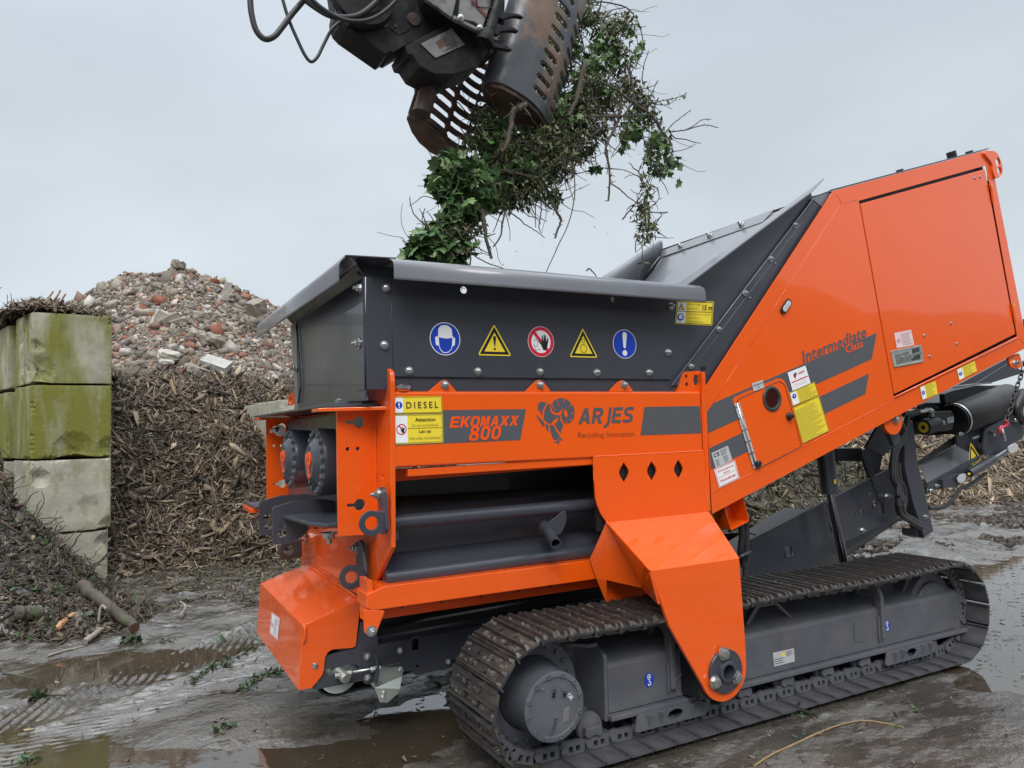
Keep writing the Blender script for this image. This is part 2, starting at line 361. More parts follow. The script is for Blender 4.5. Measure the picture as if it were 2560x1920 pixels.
# ---- shredding chamber seen through the side opening
def band(name, m, top, ytop, bot, ybot, x0=None, t=0.012):
    a = P(top, 'y', ytop); b = P(bot, 'y', ybot)
    e = lambda p, q, x: p+(q-p)*((x-p.x)/(q.x-p.x))
    X0, X1 = x0 or 1.16, 2.66
    q = [e(*a, X0), e(*a, X1), e(*b, X1), e(*b, X0)]
    n = (q[1]-q[0]).cross(q[3]-q[0]).normalized()
    if n.y < 0: n = -n
    return MB().prism([q], n*t).build(name, m, SH, 0.002)
band('inner_plate', 'orange_dull', 'C 1320,600 D 980,495', 3.52, 'C 1320,706 D 980,565', 3.52)
band('inner_wall', 'grey', 'C 1320,640 D 980,500', 3.86, 'C 1320,835 D 985,730', 3.86)
band('rubber_mat', 'soil', 'C 1320,835 D 985,730', 3.85, 'C 1320,935 D 985,785', 3.65)
band('ledge', 'grey', 'C 1320,920 D 985,782', 3.66, 'C 1320,955 D 985,797', 3.64)
band('ledge_web', 'grey', 'C 1320,955 D 985,797', 3.66, 'C 1320,1100 D 985,900', 3.69)
band('side_flap', 'grey', 'C 1320,1060 D 985,900', 3.66, 'C 1320,1325 D 985,1110', 3.66)
band('lower_flap', 'grey', 'C 1320,1325 D 985,1110', 3.66, 'C 1210,1535 D 985,1272', 3.53)
lip = P('C 1210,1535 D 985,1272', 'y', 3.515); lip2 = P('C 1200,1590 D 985,1340', 'y', 3.51)
MB().tube([V((1.16, 3.545, (lip[0].z+lip2[0].z)/2+0.0)), V((2.66, 3.545, (lip[1].z+lip2[1].z)/2))], 0.04, 20).build('rounded_lip', 'grey', SH)
pz = P('C 1320,1062 D 985,905', 'y', 3.50)
MB().tube([V((1.15, 3.52, pz[0].z)), V((2.64, 3.52, pz[1].z))], 0.036, 20).build('guard_pipe', 'grey', SH)
pl_ = MB().prism([fillet(P('D 715,955 745,955 750,1050 700,1160 640,1170 585,1110 600,1050 660,1010', 'y', 3.47), 0.01)], Y_*0.012).build('pipe_bracket', 'grey', SH, 0.002)
q0, q1 = P('D 565,1100', 'y', 3.50)[0], P('D 655,1240', 'y', 3.30)[0]
st = MB().tube([q0, q1], 0.029, 20, caps=False); st.tube([q0, q1], 0.023, 20, caps=False)
dd = (q1-q0).normalized()
st.lathe(q1, dd, [(0, 0.023), (0, 0.029)], 20); st.lathe(q0, dd, [(-0.012, 0.0), (-0.012, 0.034), (0.012, 0.034), (0.012, 0.029)], 20)
st.build('pipe_socket', 'grey', SH)
MB().box((1.228, 3.585, 1.06), (1.25, 3.60, 1.115)).build('clip', 'grey_pale', SH, 0.002)
MB().box((1.17, YB+.12, 1.455), (3.06, 5.3, 1.77)).build('cavity_light_block', 'black', SH)  # unseen black block, added to keep sky light from the hopper out of the cavity
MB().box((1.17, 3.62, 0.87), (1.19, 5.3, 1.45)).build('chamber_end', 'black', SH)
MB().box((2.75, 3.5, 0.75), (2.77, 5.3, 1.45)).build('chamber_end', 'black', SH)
# lower orange bar, its web and hanging lug
bar = P('E 1110,314 1212,108 D 946,1372 1000,1540', 'y', 3.45)
MB().prism([[V((1.04, 3.452, 0.778)), V((1.07, 3.452, 0.762)), V((2.42, 3.452, 0.762)), V((2.42, 3.452, 0.868)), V((1.13, 3.452, 0.868)), V((1.04, 3.452, 0.84))]], Y_*0.16).build('lower_bar', 'orange', SH, 0.004)
MB().box((1.07, 3.56, 0.69), (2.75, 3.572, 0.764)).build('bar_web', 'orange_dull', SH, 0.002)
for x in (1.25, 1.46, 1.68, 1.9, 2.1): bolt((x, 3.56, 0.735), SH, s=0.55, kind='hex', m='dark_steel')
plate('hanging_lug', 'orange', 'E 1072,290 1254,300 1180,492 1152,515 1110,518 1080,495', 3.452, 0.02, rad=0.01)
bolts('E 1135,475', 3.45, s=1.35)
MB().box((1.05, 3.47, 0.70), (1.075, 3.60, 0.90)).build('bar_end_plate', 'orange', SH, 0.002)
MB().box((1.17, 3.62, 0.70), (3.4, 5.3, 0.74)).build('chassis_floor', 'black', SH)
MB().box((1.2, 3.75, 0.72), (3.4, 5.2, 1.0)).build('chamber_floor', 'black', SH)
# ---- end plate with lifting lug
ho = P('A 1228,1085 1245,1120 1243,1165 1228,1192 1212,1175 1208,1130 1214,1098', 'x', 1.14)
near = P('A 1080,1240 1145,1065 1195,1040 1270,1038 1296,1068 1302,1150 C 1308,1275 1130,1660', 'x', 1.14)
near = fillet(near, 0.03, 6, {1: .05, 2: .02, 3: .03, 4: .03})
oth = P('C 620,1480 540,1440 500,1180', 'x', 1.14)
bot = P('E 1035,175', 'x', 1.14)
poly = near+bot+[V((1.14, 5.28, 0.69)), V((1.14, YF, 0.86)), V((1.14, YF, 1.80)), V((1.14, 5.4, 1.89)), V((1.14, 5.3, 1.80)), V((1.14, 5.25, 1.72)), V((1.14, 3.66, 1.72))]
h2 = circ(P('C 1232,662', 'x', 1.14)[0], 0.012, 'x', 14)
END = MB().prism([poly, ho, h2], X_*0.022).build('end_plate', 'orange', SH, 0.003)
# weld seams
def weld(pts, r=0.004, m='orange', parent=SH, name='weld_seam'):
    pts = smooth_path([p+V((random.uniform(-1, 1), random.uniform(-1, 1), random.uniform(-1, 1)))*0.0008 for p in pts], 2) if len(pts) > 2 else pts
    return MB().tube(pts, r, 6, smooth=True).build(name, m, parent)
weld([V((1.163, YB+0.003, z)) for z in np.linspace(1.43, 1.785, 30)])
# far orange lug seen past the hopper
platex('far_lug', 'orange', fillet(P('A 413,1362 420,1272 435,1255 480,1250 484,1345', 'x', 1.2), .02), 1.2, 0.02, holes=[circ(P('A 436,1322', 'x', 1.2)[0], 0.05, 'x', 18, 0.032)])
# ---- keyholed posts, near and far
def post(dy, name='keyhole_post'):
    Y = 3.585
    def key(c, l, r=0.028):
        (c, l) = P(c+l.replace('C', ''), 'y', Y) if False else (P(c, 'y', Y)[0], P(l, 'y', Y)[0])
        k = circ(c, r, 'y', 22, a0=math.pi+0.28)[:-1]
        k = [p for p in k if not (p.x < c.x-r*0.93)]
        up = l.z+0.0075; lo = l.z-0.0075
        arc = [c+V((-math.cos(a)*r, 0, math.sin(a)*r)) for a in np.linspace(0.27, 2*math.pi-0.27, 22)]
        slot = [V((l.x, Y, lo)), V((l.x-0.004, Y, l.z)), V((l.x, Y, up))]
        return arc+slot
    k1 = key('C 1028,190', 'C 922,190'); k2 = key('C 1035,905', 'C 930,912')
    h = [k1, k2]+[circ(p, 0.010, 'y', 12) for p in P('C 932,424 1018,421', 'y', Y)]
    o = P('C 836,95 1180,55 1178,1160 850,1178', 'y', Y)
    o[1].x = o[2].x = 1.139
    mv = V((0, dy, 0))
    ob = MB().prism([[p+mv for p in lp] for lp in [o]+h], Y_*0.018).build(name, 'orange', SH, 0.002)
    return ob
post(0); post(1.92)
weld([V((1.136, 3.583, z)) for z in np.linspace(1.16, 1.70, 40)], 0.004)
# white key-shaped grommet in the far keyhole, with its bolt
g = P('C 345,265 260,270', 'y', 5.48)
MB().prism([circ(g[0], 0.04, 'y', 20)], Y_*-0.012).prism([[g[1]+V((0, 0, .012)), g[0]+V((0, 0, .012)), g[0]+V((0, 0, -.012)), g[1]+V((0, 0, -.012))]], Y_*-0.01).build('white_grommet', 'white', SH, 0.002)
bolt(P('C 318,232', 'y', 5.40)[0], SH, n=(0, 0, -1), s=1.3, m='dark_steel')
# flanges above and below the posts
def slab(name, m, pts, z, t, bevel=0.002, parent=SH, rad=0):
    pts = [V((p[0], p[1], z)) for p in pts]
    if rad: pts = fillet(pts, rad)
    return MB().prism([pts], Z_*t).build(name, m, parent, bevel)
slab('top_flange', 'orange', [(0.85, 3.70), (0.85, 3.56), (0.98, 3.50), (1.15, 3.42), (1.15, 3.70)], 1.703, 0.016)
slab('top_flange', 'orange', [(0.87, 5.40), (0.87, 5.58), (1.15, 5.58), (1.15, 5.40)], 1.703, 0.016)
slab('top_cover', 'grey', [(0.875, 3.74), (0.875, 5.62), (1.30, 5.62), (1.30, 3.50), (1.12, 3.52)], 1.724, 0.012, rad=.01)
slab('top_cover', 'grey', [(1.0, 3.80), (1.0, 4.3), (1.25, 4.3), (1.25, 3.6), (1.08, 3.62)], 1.738, 0.02, rad=.01)
MB().box((1.02, 3.84, 1.758), (1.10, 3.90, 1.775)).build('alloy_block', 'zinc', SH, 0.002)
lf = P('C 580,1065 700,1082 850,1078 850,1118 750,1125 600,1108', 'y', 3.60)
lf = P('C 578,1075 700,1092 848,1082', 'z', 1.10)
MB().prism([fillet([V((lf[0].x, lf[0].y, 1.085)), V((lf[1].x, lf[1].y, 1.085)), V((lf[2].x, lf[2].y, 1.085)), V((1.138, lf[2].y, 1.085)), V((1.138, 4.1, 1.085)), V((lf[0].x, 4.1, 1.085))], .015)], Z_*0.028).build('bottom_flange', 'orange', SH, 0.002)
slab('bottom_flange', 'orange', [(0.80, 5.3), (0.80, 5.62), (1.138, 5.62), (1.138, 5.3)], 1.075, 0.03)
slab('bottom_shelf', 'grey', [(0.82, 5.2), (0.82, 5.6), (1.138, 5.6), (1.138, 5.2)], 1.108, 0.015)
# ---- drive end: grey bearing plate, two ringed covers
MB().box((1.09, 3.62, 1.10), (1.112, 5.48, 1.702)).build('bearing_plate', 'grey', SH, 0.003)
for yc in (4.03, 4.72):
    c = V((0.95, yc, 1.445))
    rg = MB().lathe(c, X_, [(0.15, 0.172), (0.02, 0.182), (0.0, 0.176), (0.0, 0.140), (-0.012, 0.128), (-0.038, 0.096), (-0.042, 0.092), (-0.042, 0.0)], 48).build('gear_cover', 'grey', SH)
    for i in range(20):
        if i in (5, 15): continue
        a = 2*math.pi*(i+0.5)/20
        bolt(c+V((0.0, math.cos(a)*0.158, math.sin(a)*0.158)), rg, n=(-1, 0, 0), s=1.35, kind='hex', m='track_grey', name='cover_bolt')
    # raised orange ram emblem on the hub
    e = [(-.36, .40), (-.1, .62), (.3, .66), (.62, .50), (.72, .2), (.62, -.1), (.36, -.22), (.22, -.45), (.2, -.7), (.34, -.86), (.05, -.98), (-.1, -.82), (-.2, -.45), (-.42, -.1), (-.78, .0), (-.8, .35), (-.62, .5)]
    MB().prism([[c+V((-0.042, -u*0.082, v*0.088)) for u, v in e]], X_*-0.005).build('emblem', 'decal_orange', rg, 0.001)
    for (u, v, a) in ((.25, .2, .9), (.05, -.25, .9), (-.3, .15, 1.3)):
        p = c+V((-0.0475, -u*0.070, v*0.082)); d = V((0, -math.cos(a), math.sin(a)))*0.012; n_ = V((0, math.sin(a), math.cos(a)))*0.0015
        MB().prism([[p-d-n_, p+d-n_, p+d+n_, p-d+n_]], X_*-0.001).build('emblem_line', 'ink', rg)
# ---- towing bracket: two cheeks, shelf, clevis
ck = P('C 278,945 300,925 480,870 720,855 850,870 850,1105 600,1112 555,1170 420,1240 288,1250', 'y', 4.2)
ck[4].x = ck[5].x = 1.09
chh = [circ(p, 0.024, 'y', 16) for p in P('C 358,1078 365,1156', 'y', 4.2)]
for y in (4.2, 4.62):
    mv = V((0, y-4.2, 0)); MB().prism([[p+mv for p in lp] for lp in [fillet(ck, .01)]+chh], Y_*0.02).build('tow_cheek', 'grey', SH, 0.003)
sp = P('C 395,968 700,942 845,958 845,1078 690,1085 640,1065', 'z', 1.155)
MB().prism([[V((0.80, 4.19, 1.145)), V((0.84, 3.75, 1.145)), V((0.90, 3.62, 1.145)), V((1.09, 3.62, 1.145)), V((1.09, 4.19, 1.145))]], Z_*0.018).build('tow_shelf', 'grey', SH, 0.003)
bolt(V((1.09, 3.70, 1.20)), SH, n=(-1, 0, 0), s=1.5, m='dark_steel'); bolt(V((1.09, 3.72, 1.60)), SH, n=(-1, 0, 0), s=1.5, m='dark_steel')
bolt(V((0.98, 3.9, 1.085)), SH, n=(0, 0, -1), s=2.2, m='zinc')
# ---- shackle lugs bolted to the end plate
def shackle(arm, ring, Xp, rr, ri, boltp, m='grey'):
    A = fillet(P(arm, 'x', Xp), 0.02, 5); yy = min(p.y for p in A)+0.012
    a = MB().prism([A], X_*0.016).build('shackle_arm', m, SH, 0.003)
    c = P(ring, 'y', yy)[0]
    rg = [c+V((math.cos(t)*rr, 0, math.sin(t)*rr)) for t in np.linspace(math.radians(60), math.radians(300), 26)]+[V((Xp+.008, yy, c.z-rr*.86)), V((Xp+.008, yy, c.z+rr*.86))]
    MB().prism([rg, circ(c, ri, 'y', 24)], Y_*0.018).build('ring', m, a, 0.003)
    b = P(boltp, 'x', Xp)[0]
    MB().cyl(b, b+X_*-0.005, 0.03, 24).build('washer', 'zinc', a); bolt(b+X_*-0.005, a, n=(-1, 0, 0), s=1.3, name='nut')
shackle('C 1190,752 1225,750 1240,780 1262,1130 1235,1165 1205,1160 1180,1060 1195,980', 'C 1140,1065', 1.10, 0.058, 0.031, 'C 1195,815')
shackle('C 1005,1215 1035,1210 1052,1240 1082,1500 1060,1628 1020,1610 1000,1400', 'C 965,1532', 1.10, 0.060, 0.031, 'C 1005,1280')
shackle('C 470,1190 512,1190 516,1360 490,1368 470,1350', 'C 420,1298', 1.06, 0.062, 0.03, 'C 560,1180', 'dark_steel')
bolt(P('C 560,1180', 'x', 1.13)[0], SH, n=(-1, 0, 0), s=2.2)
# ---- orange tail hood: folded box over the belt's end
Yn, Yf = 3.86, 5.10
sc = Yn/3.3
hn = [CAM+(p-CAM)*sc for p in P('E 1030,200 1000,608 970,622 800,635 765,655 737,700 720,850 620,970 510,985 545,430', 'y', 3.3)]
hn[0].x = 1.135
xf = (hn[8].x+hn[9].x)/2; hn[8].x -= 0.004
side = fillet(hn, .02, 5, {1: .02, 2: .02, 3: .03, 4: .04, 5: .05, 6: .02})
HOOD = MB().prism([side], Y_*0.006).build('tail_hood', 'orange', SH, 0.0015)
zt, zr, zb = hn[9].z, hn[0].z, hn[8].z
MB().prism([[V((hn[9].x, Yn+.006, zt)), V((1.138, Yn+.006, zr)), V((1.138, Yf, zr)), V((hn[9].x, Yf, zt))]], Z_*-0.006).build('hood_top', 'orange', HOOD, 0.0015)
MB().prism([[V((hn[9].x, Yn+.006, zt-.006)), V((hn[9].x, Yf, zt-.006)), V((hn[8].x, Yf, zb)), V((hn[8].x, Yn+.006, zb))]], X_*0.006).build('hood_front', 'orange', HOOD, 0.0015)
MB().prism([[p+Y_*(Yf-Yn) for p in side]], Y_*0.006).build('hood_far_side', 'orange', HOOD)
nb = [hn[9]+V((0.002, -0.002, 0.0)), hn[9]+V((0.006, -0.014, -0.01)), hn[9]+V((0.004, -0.016, -0.06)), hn[9]+V((0.0, -0.002, -0.085))]
MB().tube(smooth_path(nb, 4), 0.005, 8).build('hood_ear', 'orange', HOOD)
bolt(CAM+(P('E 648,775', 'y', 3.3)[0]-CAM)*sc, HOOD, kind='rivet', s=2.0, name='rivet')
ln = [V((1.12, y, zr-0.0+0.006)) for y in np.linspace(Yn+.05, Yf-.1, 20)]
weld(ln, 0.006, parent=HOOD)
# warning label on the hood front
fr = lambda u, v: V((hn[9].x*(1-v)+hn[8].x*v-0.002, 0, 0))
lab = []
for s_ in ('E 275,312', 'E 347,365', 'E 327,555', 'E 257,490'):
    q = PP(s_, V((hn[9].x-.001, Yn, zt)), (V((hn[8].x-hn[9].x, 0, zb-zt)).cross(Y_)))[0]; lab.append(q)
k = Sticker(lab); k.rect(0, 0, 1, 1, 'white', 0); k.frame(.05, .03, .95, .97, .03, .02, 'red', 1); k.disc(.22, .55, .14, .11, 'red', 1, hole=.75); k.rect(.2, .5, .25, .6, 'ink', 1)
k.rows(.42, .15, .9, .9, 9, 'faded_red', 1); k.build('hood_label', HOOD)
# ---- fuel cap
c = V((P('A 1390,1225', 'y', 3.41)[0].x, 3.412, 1.789))
MB().lathe(c, Z_, [(0, 0.047), (0.012, 0.047), (0.012, 0.0)], 32).build('filler_neck', 'orange', SH)
MB().lathe(c, Z_, [(0.012, 0.052), (0.026, 0.052), (0.030, 0.046), (0.030, 0.012), (0.036, 0.012), (0.037, 0)], 32).build('fuel_cap', 'zinc', SH)
# ================================================================== hopper
YH = YB+0.03
# near side wall: two overlapping sheets
side = [V((1.166, YH, 1.862)), V((2.87, YH, 1.862)), V((2.905, YH, 2.34)), V((1.045, YH, 2.34)), V((1.03, YH, 1.80)), V((1.166, YH, 1.80))]
hl = [circ(P('A 1934,362', 'y', YH)[0], 0.0185, 'y', 20), circ(P('B 1150,446', 'y', YH)[0], 0.0155, 'y', 20, .018)]
MB().prism([circ(P('B 1150,446', 'y', YH)[0]+Y_*.009, 0.03, 'y', 20)], Y_*.002).build('hole_sky_disc', 'silver', SH)  # pale disc added behind the hole, standing for sky seen through it
HW = MB().prism([side]+hl, Y_*0.008).build('hopper_side', 'grey', SH, 0.001)
MB().prism([rectY(1.165, 2.90, 1.78, 1.875, YH+0.012)], Y_*0.01).build('hopper_skirt', 'grey', SH)
MB().tube([V((1.170, YH-.0008, 1.865)), V((1.166, YH-.0008, 2.33))], 0.0016, 5).build('sheet_edge', 'grey', SH)
# left (end) wall, slightly gloss, with its folded far edge
XL = 1.03
ew = P('A 1094,240 1075,1240 495,1340 485,655', 'x', XL); ew[0].y = ew[1].y = YH
ew[2].z = ew[1].z = 1.755; ew[3].z = 2.325; ew[0].z = 2.335
MB().prism([ew], X_*0.008).build('hopper_end', 'grey', SH, 0.001)
fe = P('A 486,655 440,690 478,1345 495,1340', 'x', XL-.005); fe[0].z = 2.325; fe[1].z = 2.32; fe[2].z = fe[3].z = 1.755
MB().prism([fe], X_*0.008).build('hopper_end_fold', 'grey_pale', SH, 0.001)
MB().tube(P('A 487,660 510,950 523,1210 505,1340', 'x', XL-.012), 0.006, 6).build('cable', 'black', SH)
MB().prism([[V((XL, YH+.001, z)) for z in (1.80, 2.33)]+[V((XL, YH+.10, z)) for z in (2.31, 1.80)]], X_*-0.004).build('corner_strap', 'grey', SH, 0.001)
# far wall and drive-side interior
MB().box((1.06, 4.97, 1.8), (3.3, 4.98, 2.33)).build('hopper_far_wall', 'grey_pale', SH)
# rolled rim along the near side
rx0, rx1 = P('A 1300,160', 'y', YB-.1)[0].x, P('B 1895,370', 'y', YB-.1)[0].x
prof = [(YH+0.03, 2.395), (YH-0.04, 2.405), (YB-0.085, 2.40), (YB-0.125, 2.385), (YB-0.145, 2.36), (YB-0.148, 2.295)]
prof = [(p.y, p.z) for p in smooth_path([V((0, a, b)) for a, b in prof], 4)]
def rim(name, x0, x1, m='grey_pale', t=0.007):
    a = [V((x0, y, z)) for y, z in prof]; b = [V((x1, y, z)) for y, z in prof]
    n = MB(); k = len(a)
    n.add(a+b, [(i, i+1, i+1+k, i+k) for i in range(k-1)], 0, True)
    return n.build(name, m, SH, solid=t)
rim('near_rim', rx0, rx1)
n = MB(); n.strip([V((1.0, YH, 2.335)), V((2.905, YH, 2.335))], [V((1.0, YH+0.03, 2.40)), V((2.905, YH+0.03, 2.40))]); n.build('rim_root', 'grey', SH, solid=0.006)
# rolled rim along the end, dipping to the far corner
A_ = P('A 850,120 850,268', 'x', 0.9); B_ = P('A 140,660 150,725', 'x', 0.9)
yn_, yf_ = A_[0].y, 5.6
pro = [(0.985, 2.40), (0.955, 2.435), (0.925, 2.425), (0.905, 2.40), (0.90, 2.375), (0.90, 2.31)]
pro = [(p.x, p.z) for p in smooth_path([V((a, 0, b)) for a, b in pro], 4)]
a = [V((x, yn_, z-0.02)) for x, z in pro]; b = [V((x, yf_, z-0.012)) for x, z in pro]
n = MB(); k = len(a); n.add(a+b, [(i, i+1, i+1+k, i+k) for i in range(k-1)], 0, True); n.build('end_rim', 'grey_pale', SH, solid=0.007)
n = MB(); n.strip([V((0.985, yn_, 2.38)), V((0.985, 5.02, 2.386))], [V((1.035, YH, 2.33)), V((1.035, 5.0, 2.322))]); n.build('end_rim_root', 'grey', SH, solid=0.006)
# corner sheet joining the two rims, with the notch where sky shows
cs = PP('A 860,165 905,118 1300,148 1320,200 1350,262 1310,285 1215,215 1065,205 870,250', (1.0, YB-.06, 2.41), (0.05, 0.10, 1))
MB().prism([fillet([V((0.93, YB-.03, 2.412)), V((rx0+.03, YB-.10, 2.402)), V((rx0+.03, YH+.03, 2.392)), V((1.10, YH+.03, 2.392)), V((0.99, YH+.10, 2.392)), V((0.93, YH+.10, 2.41))], .01)], Z_*0.006).build('corner_sheet', 'grey', SH, 0.001)
# bolts
bolts('A 1262,346 1244,838 1458,1060 2052,1066 B 515,1070 1008,1076 1460,1078 1650,503 1622,903', YH, s=1.12)
for s_, n_ in (('A 1040,345', (-1, 0, 0)), ('A 1030,825', (-1, 0, 0)), ('A 490,1035', (-1, 0, 0))): bolt(P(s_, 'x', XL-.006)[0], SH, n=n_, s=1.4)
# orange tabs on the beam
for s_, bs in (('A 1622,1246 1735,1150 1765,1137 1795,1150 1875,1246', 'A 1768,1182'), ('B 388,1242 478,1155 510,1138 545,1150 612,1240', 'B 517,1183'), ('B 1115,1240 1195,1155 1230,1140 1262,1152 1325,1238', 'B 1243,1182')):
    plate('hopper_tab', 'orange', s_, YB+0.012, 0.014, rad=0.012); bolts(bs, YB+0.012, s=1.12)
# right lug plate and right end plate edge
lug = P('B 1708,1240 1755,1082 1775,1070 1895,1060 1920,1080 1945,1190 1948,1245', 'y', YB+0.02)
h = [circ(P('B 1868,1140', 'y', YB+.02)[0], 0.022, 'y', 22, .033), circ(P('B 1782,1110', 'y', YB+.02)[0], 0.011, 'y', 12), circ(P('B 1787,1178', 'y', YB+.02)[0], 0.012, 'y', 12)]
plate('lifting_lug', 'orange', fillet(lug, .02, 5, {1: .01, 2: .01, 3: .03, 4: .03}), YB+0.02, 0.02, holes=h)
MB().box((3.068, YB-0.014, 1.085), (3.092, YF, 1.905)).build('mid_plate', 'orange', SH, 0.004)
weld([V((3.065, YB-0.004, z)) for z in np.linspace(1.10, 1.78, 40)], 0.005)
# near wall of the discharge side (runs up the slope)
ya = YB+0.045
sw = P('B 1640,1235 1655,470 O 850,885 1735,225 1742,250 1885,215 1010,1550 845,1560', 'y', ya)
MB().prism([sw], Y_*0.008).build('chute_side', 'grey', SH, 0.001)
# raised folded band bolted along the slope
bd = P('O 1755,262 1812,320 1010,1545 770,1560', 'y', ya-0.016)
MB().prism([bd], Y_*0.006).build('slope_band', 'grey', SH, 0.0015)
MB().tube(P('O 770,1560 1755,262', 'y', ya-0.018), 0.0045, 6).build('band_edge', 'grey_pale', SH)
MB().tube(P('O 830,1560 1672,432', 'y', ya-0.017), 0.0015, 5).build('band_crease', 'grey_pale', SH)
bolts('O 1622,452 1452,684 1277,920 1094,1170 903,1428', ya-0.018, s=1.0)
for s_ in ('O 1488,716', 'O 1313,952'): bolt(P(s_, 'y', ya-.018)[0], SH, kind='rivet', s=0.9)
MB().prism([circ(P('O 990,1440', 'y', ya-.0175)[0], 0.022, 'y', 16, .014)], Y_*0.001).build('slot_mark', 'ink', SH)
# outward flange of the slope wall
fa = P('O 785,885 1455,345 1825,130', 'y', YB-0.06); fb = P('O 855,884 1735,222 1828,136', 'y', YB+0.04)
f0 = P('O 850,885', 'y', ya)[0]; f1 = P('O 1735,225', 'y', ya)[0]
o0, o1 = P('O 850,885 1735,225', 'y', YB-.07); f0, f1 = P('O 785,884 1824,130', 'y', ya)
n = MB(); n.add([o0, o1, f1, f0], [(0, 1, 2, 3)]); n.build('chute_flange', 'grey_pale', SH, solid=0.007)
# ---- chute floor rising to the engine house, far wall and strips
XT = 4.33
T0 = V((XT+.04, YB+.05, 3.178)); T1 = V((XT+.04, 5.12, 3.155)); Bn = V((2.95, YB+.05, 1.95)); Bf = V((3.40, 5.12, 2.20))
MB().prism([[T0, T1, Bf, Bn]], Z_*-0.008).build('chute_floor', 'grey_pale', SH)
st0, st1 = P('O 690,680 1475,392', 'x', XT)
n_ = V((-.8, 0, .6)); sp_ = PP('O 690,674 1400,428 1480,340 708,624', (XT-.03, 5.0, 3.11), n_); MB().prism([sp_], n_*-.006).build('chute_strip', 'grey_pale', SH, 0.001)
for s_ in ('O 1250,450', 'O 1032,527', 'O 830,598'): bolt(PP(s_, (XT-.03, 5.0, 3.11), n_)[0]+n_*.001, SH, n=(-0.8, 0, 0.6), s=1.6, kind='nut')
fw = PP('O 240,850 300,805 640,585 690,600 715,628 740,680 610,780 530,870', V((4.0, 5.2, 2.85)), (0.25, -1, 0.28))
FW = MB(); c_ = PP('O 150,900 640,582', V((4.0, 5.2, 2.85)), (0.25, -1, 0.28)); d_ = PP('O 520,960 690,668', V((4.0, 5.13, 2.75)), (0.1, -1, 0.1))
ar = []
for i in range(9):
    t = i/8; ar.append([c_[0].lerp(d_[0], t)+V((0, -.06*math.sin(t*math.pi), .10*math.sin(t*math.pi))), c_[1].lerp(d_[1], t)+V((0.02, -.06*math.sin(t*math.pi), .07*math.sin(t*math.pi)))])
for i in range(8): FW.add([ar[i][0], ar[i][1], ar[i+1][1], ar[i+1][0]], [(0, 1, 2, 3)], 0, True)
FW.build('chute_far_wall', 'grey_pale', SH, solid=0.007)
jn = P('O 690,668 600,785', 'y', 5.0); MB().tube([jn[0], jn[1]], 0.008, 6).build('sheet_joint', 'grey', SH)
# corner triangle beside the house roof
MB().prism([P('G 655,455 805,408 740,515 678,462', 'y', ya-.02)], Y_*0.004).build('corner_gusset', 'grey_pale', SH)
# ================================================================== engine house
out_ = P('D 2006,985 B 1950,1195 G 822,400 1960,98 2000,310 X 1250,600 Z 2560,820 2572,866', 'y', YB)
door_h = P('G 1010,472 1938,214 X 1188,1165 H 1640,664', 'y', YB)
hat_h = circ(P('H 587,680', 'y', YB)[0], 0.074, 'y', 28)
ES = MB().prism([fillet(out_, .02, 4, {3: .05}), door_h, hat_h], Y_*0.006).build('house_side', 'orange', SH, 0.001)
MB().prism([[p+Y_*(YF-YB-.01) for p in out_]], Y_*0.006).build('house_side', 'orange', SH)
rA, rB = out_[2], out_[3]; dR = (rB-rA).normalized(); nR = V((-dR.z, 0, dR.x))
rf = [rA-dR*.02+nR*.006, rB+dR*.015+nR*.006]
MB().prism([[rf[0]+Y_*.01, rf[1]+Y_*.01, rf[1]+Y_*(YF-YB), rf[0]+dR*.12+Y_*(YF-YB), rf[0]+dR*.12+Y_*.12]], nR*0.008).build('house_roof', 'grey', SH, 0.001)
MB().prism([[p+X_*.10 for p in (out_[1]+Y_*.02, out_[2]+Y_*.02, out_[2]+Y_*(YF-YB-.02), out_[1]+Y_*(YF-YB-.02))]], nR*-0.02).build('house_slope', 'grey', SH)
bp_ = [out_[0], out_[7]]
MB().prism([[bp_[0]+Y_*.05+Z_*.02, bp_[1]+Y_*.05+Z_*.02, bp_[1]+Y_*(YF-YB-.05)+Z_*.02, bp_[0]+Y_*(YF-YB-.05)+Z_*.02]], Z_*0.02).build('house_belly', 'black', SH)
MB().prism([[bp_[1]+Y_*.02, out_[4]+Y_*.02, out_[4]+Y_*(YF-YB-.02), bp_[1]+Y_*(YF-YB-.02)]], X_*-0.006).build('house_back', 'orange_dull', SH)
MB().prism([[p+V((0, .05, 0)) for p in fillet(P('G 990,452 1955,194 X 1215,1195 H 1600,700', 'y', YB), .01)]], Y_*.01).build('door_recess', 'black', SH)
# door
dp = fillet(P('G 1022,493 1928,241 X 1150,1118 H 1646,640', 'y', YB-.004), .012, 4)
DO = MB().prism([dp], Y_*0.02).build('engine_door', 'orange', SH, 0.003)
for s_ in ('G 1853,307', 'G 1889,297', 'G 1682,1362', 'G 1484,1452', 'G 1722,1510', 'G 1526,1604'): bolt(P(s_, 'y', YB-.005)[0], DO, kind='rivet', s=1.5, name='rivet')
# gutter under the door, frame seams
MB().tube(P('H 1645,668 X 1190,1195', 'y', YB-.004), 0.007, 8).build('door_gutter', 'orange', SH)
for s_ in ('G 845,408 882,490 1003,462', 'G 882,490 X -3,-3'.replace('X -3,-3', '130,1659') , 'H 390,235 75,718', 'H 70,1495 842,1105', 'H 842,1105 1640,692', 'H 1640,692 1645,664', 'X 1185,1158 1327,1310'):
    MB().tube(P(s_, 'y', YB-.0005), 0.0022, 6).build('frame_seam', 'orange', SH)
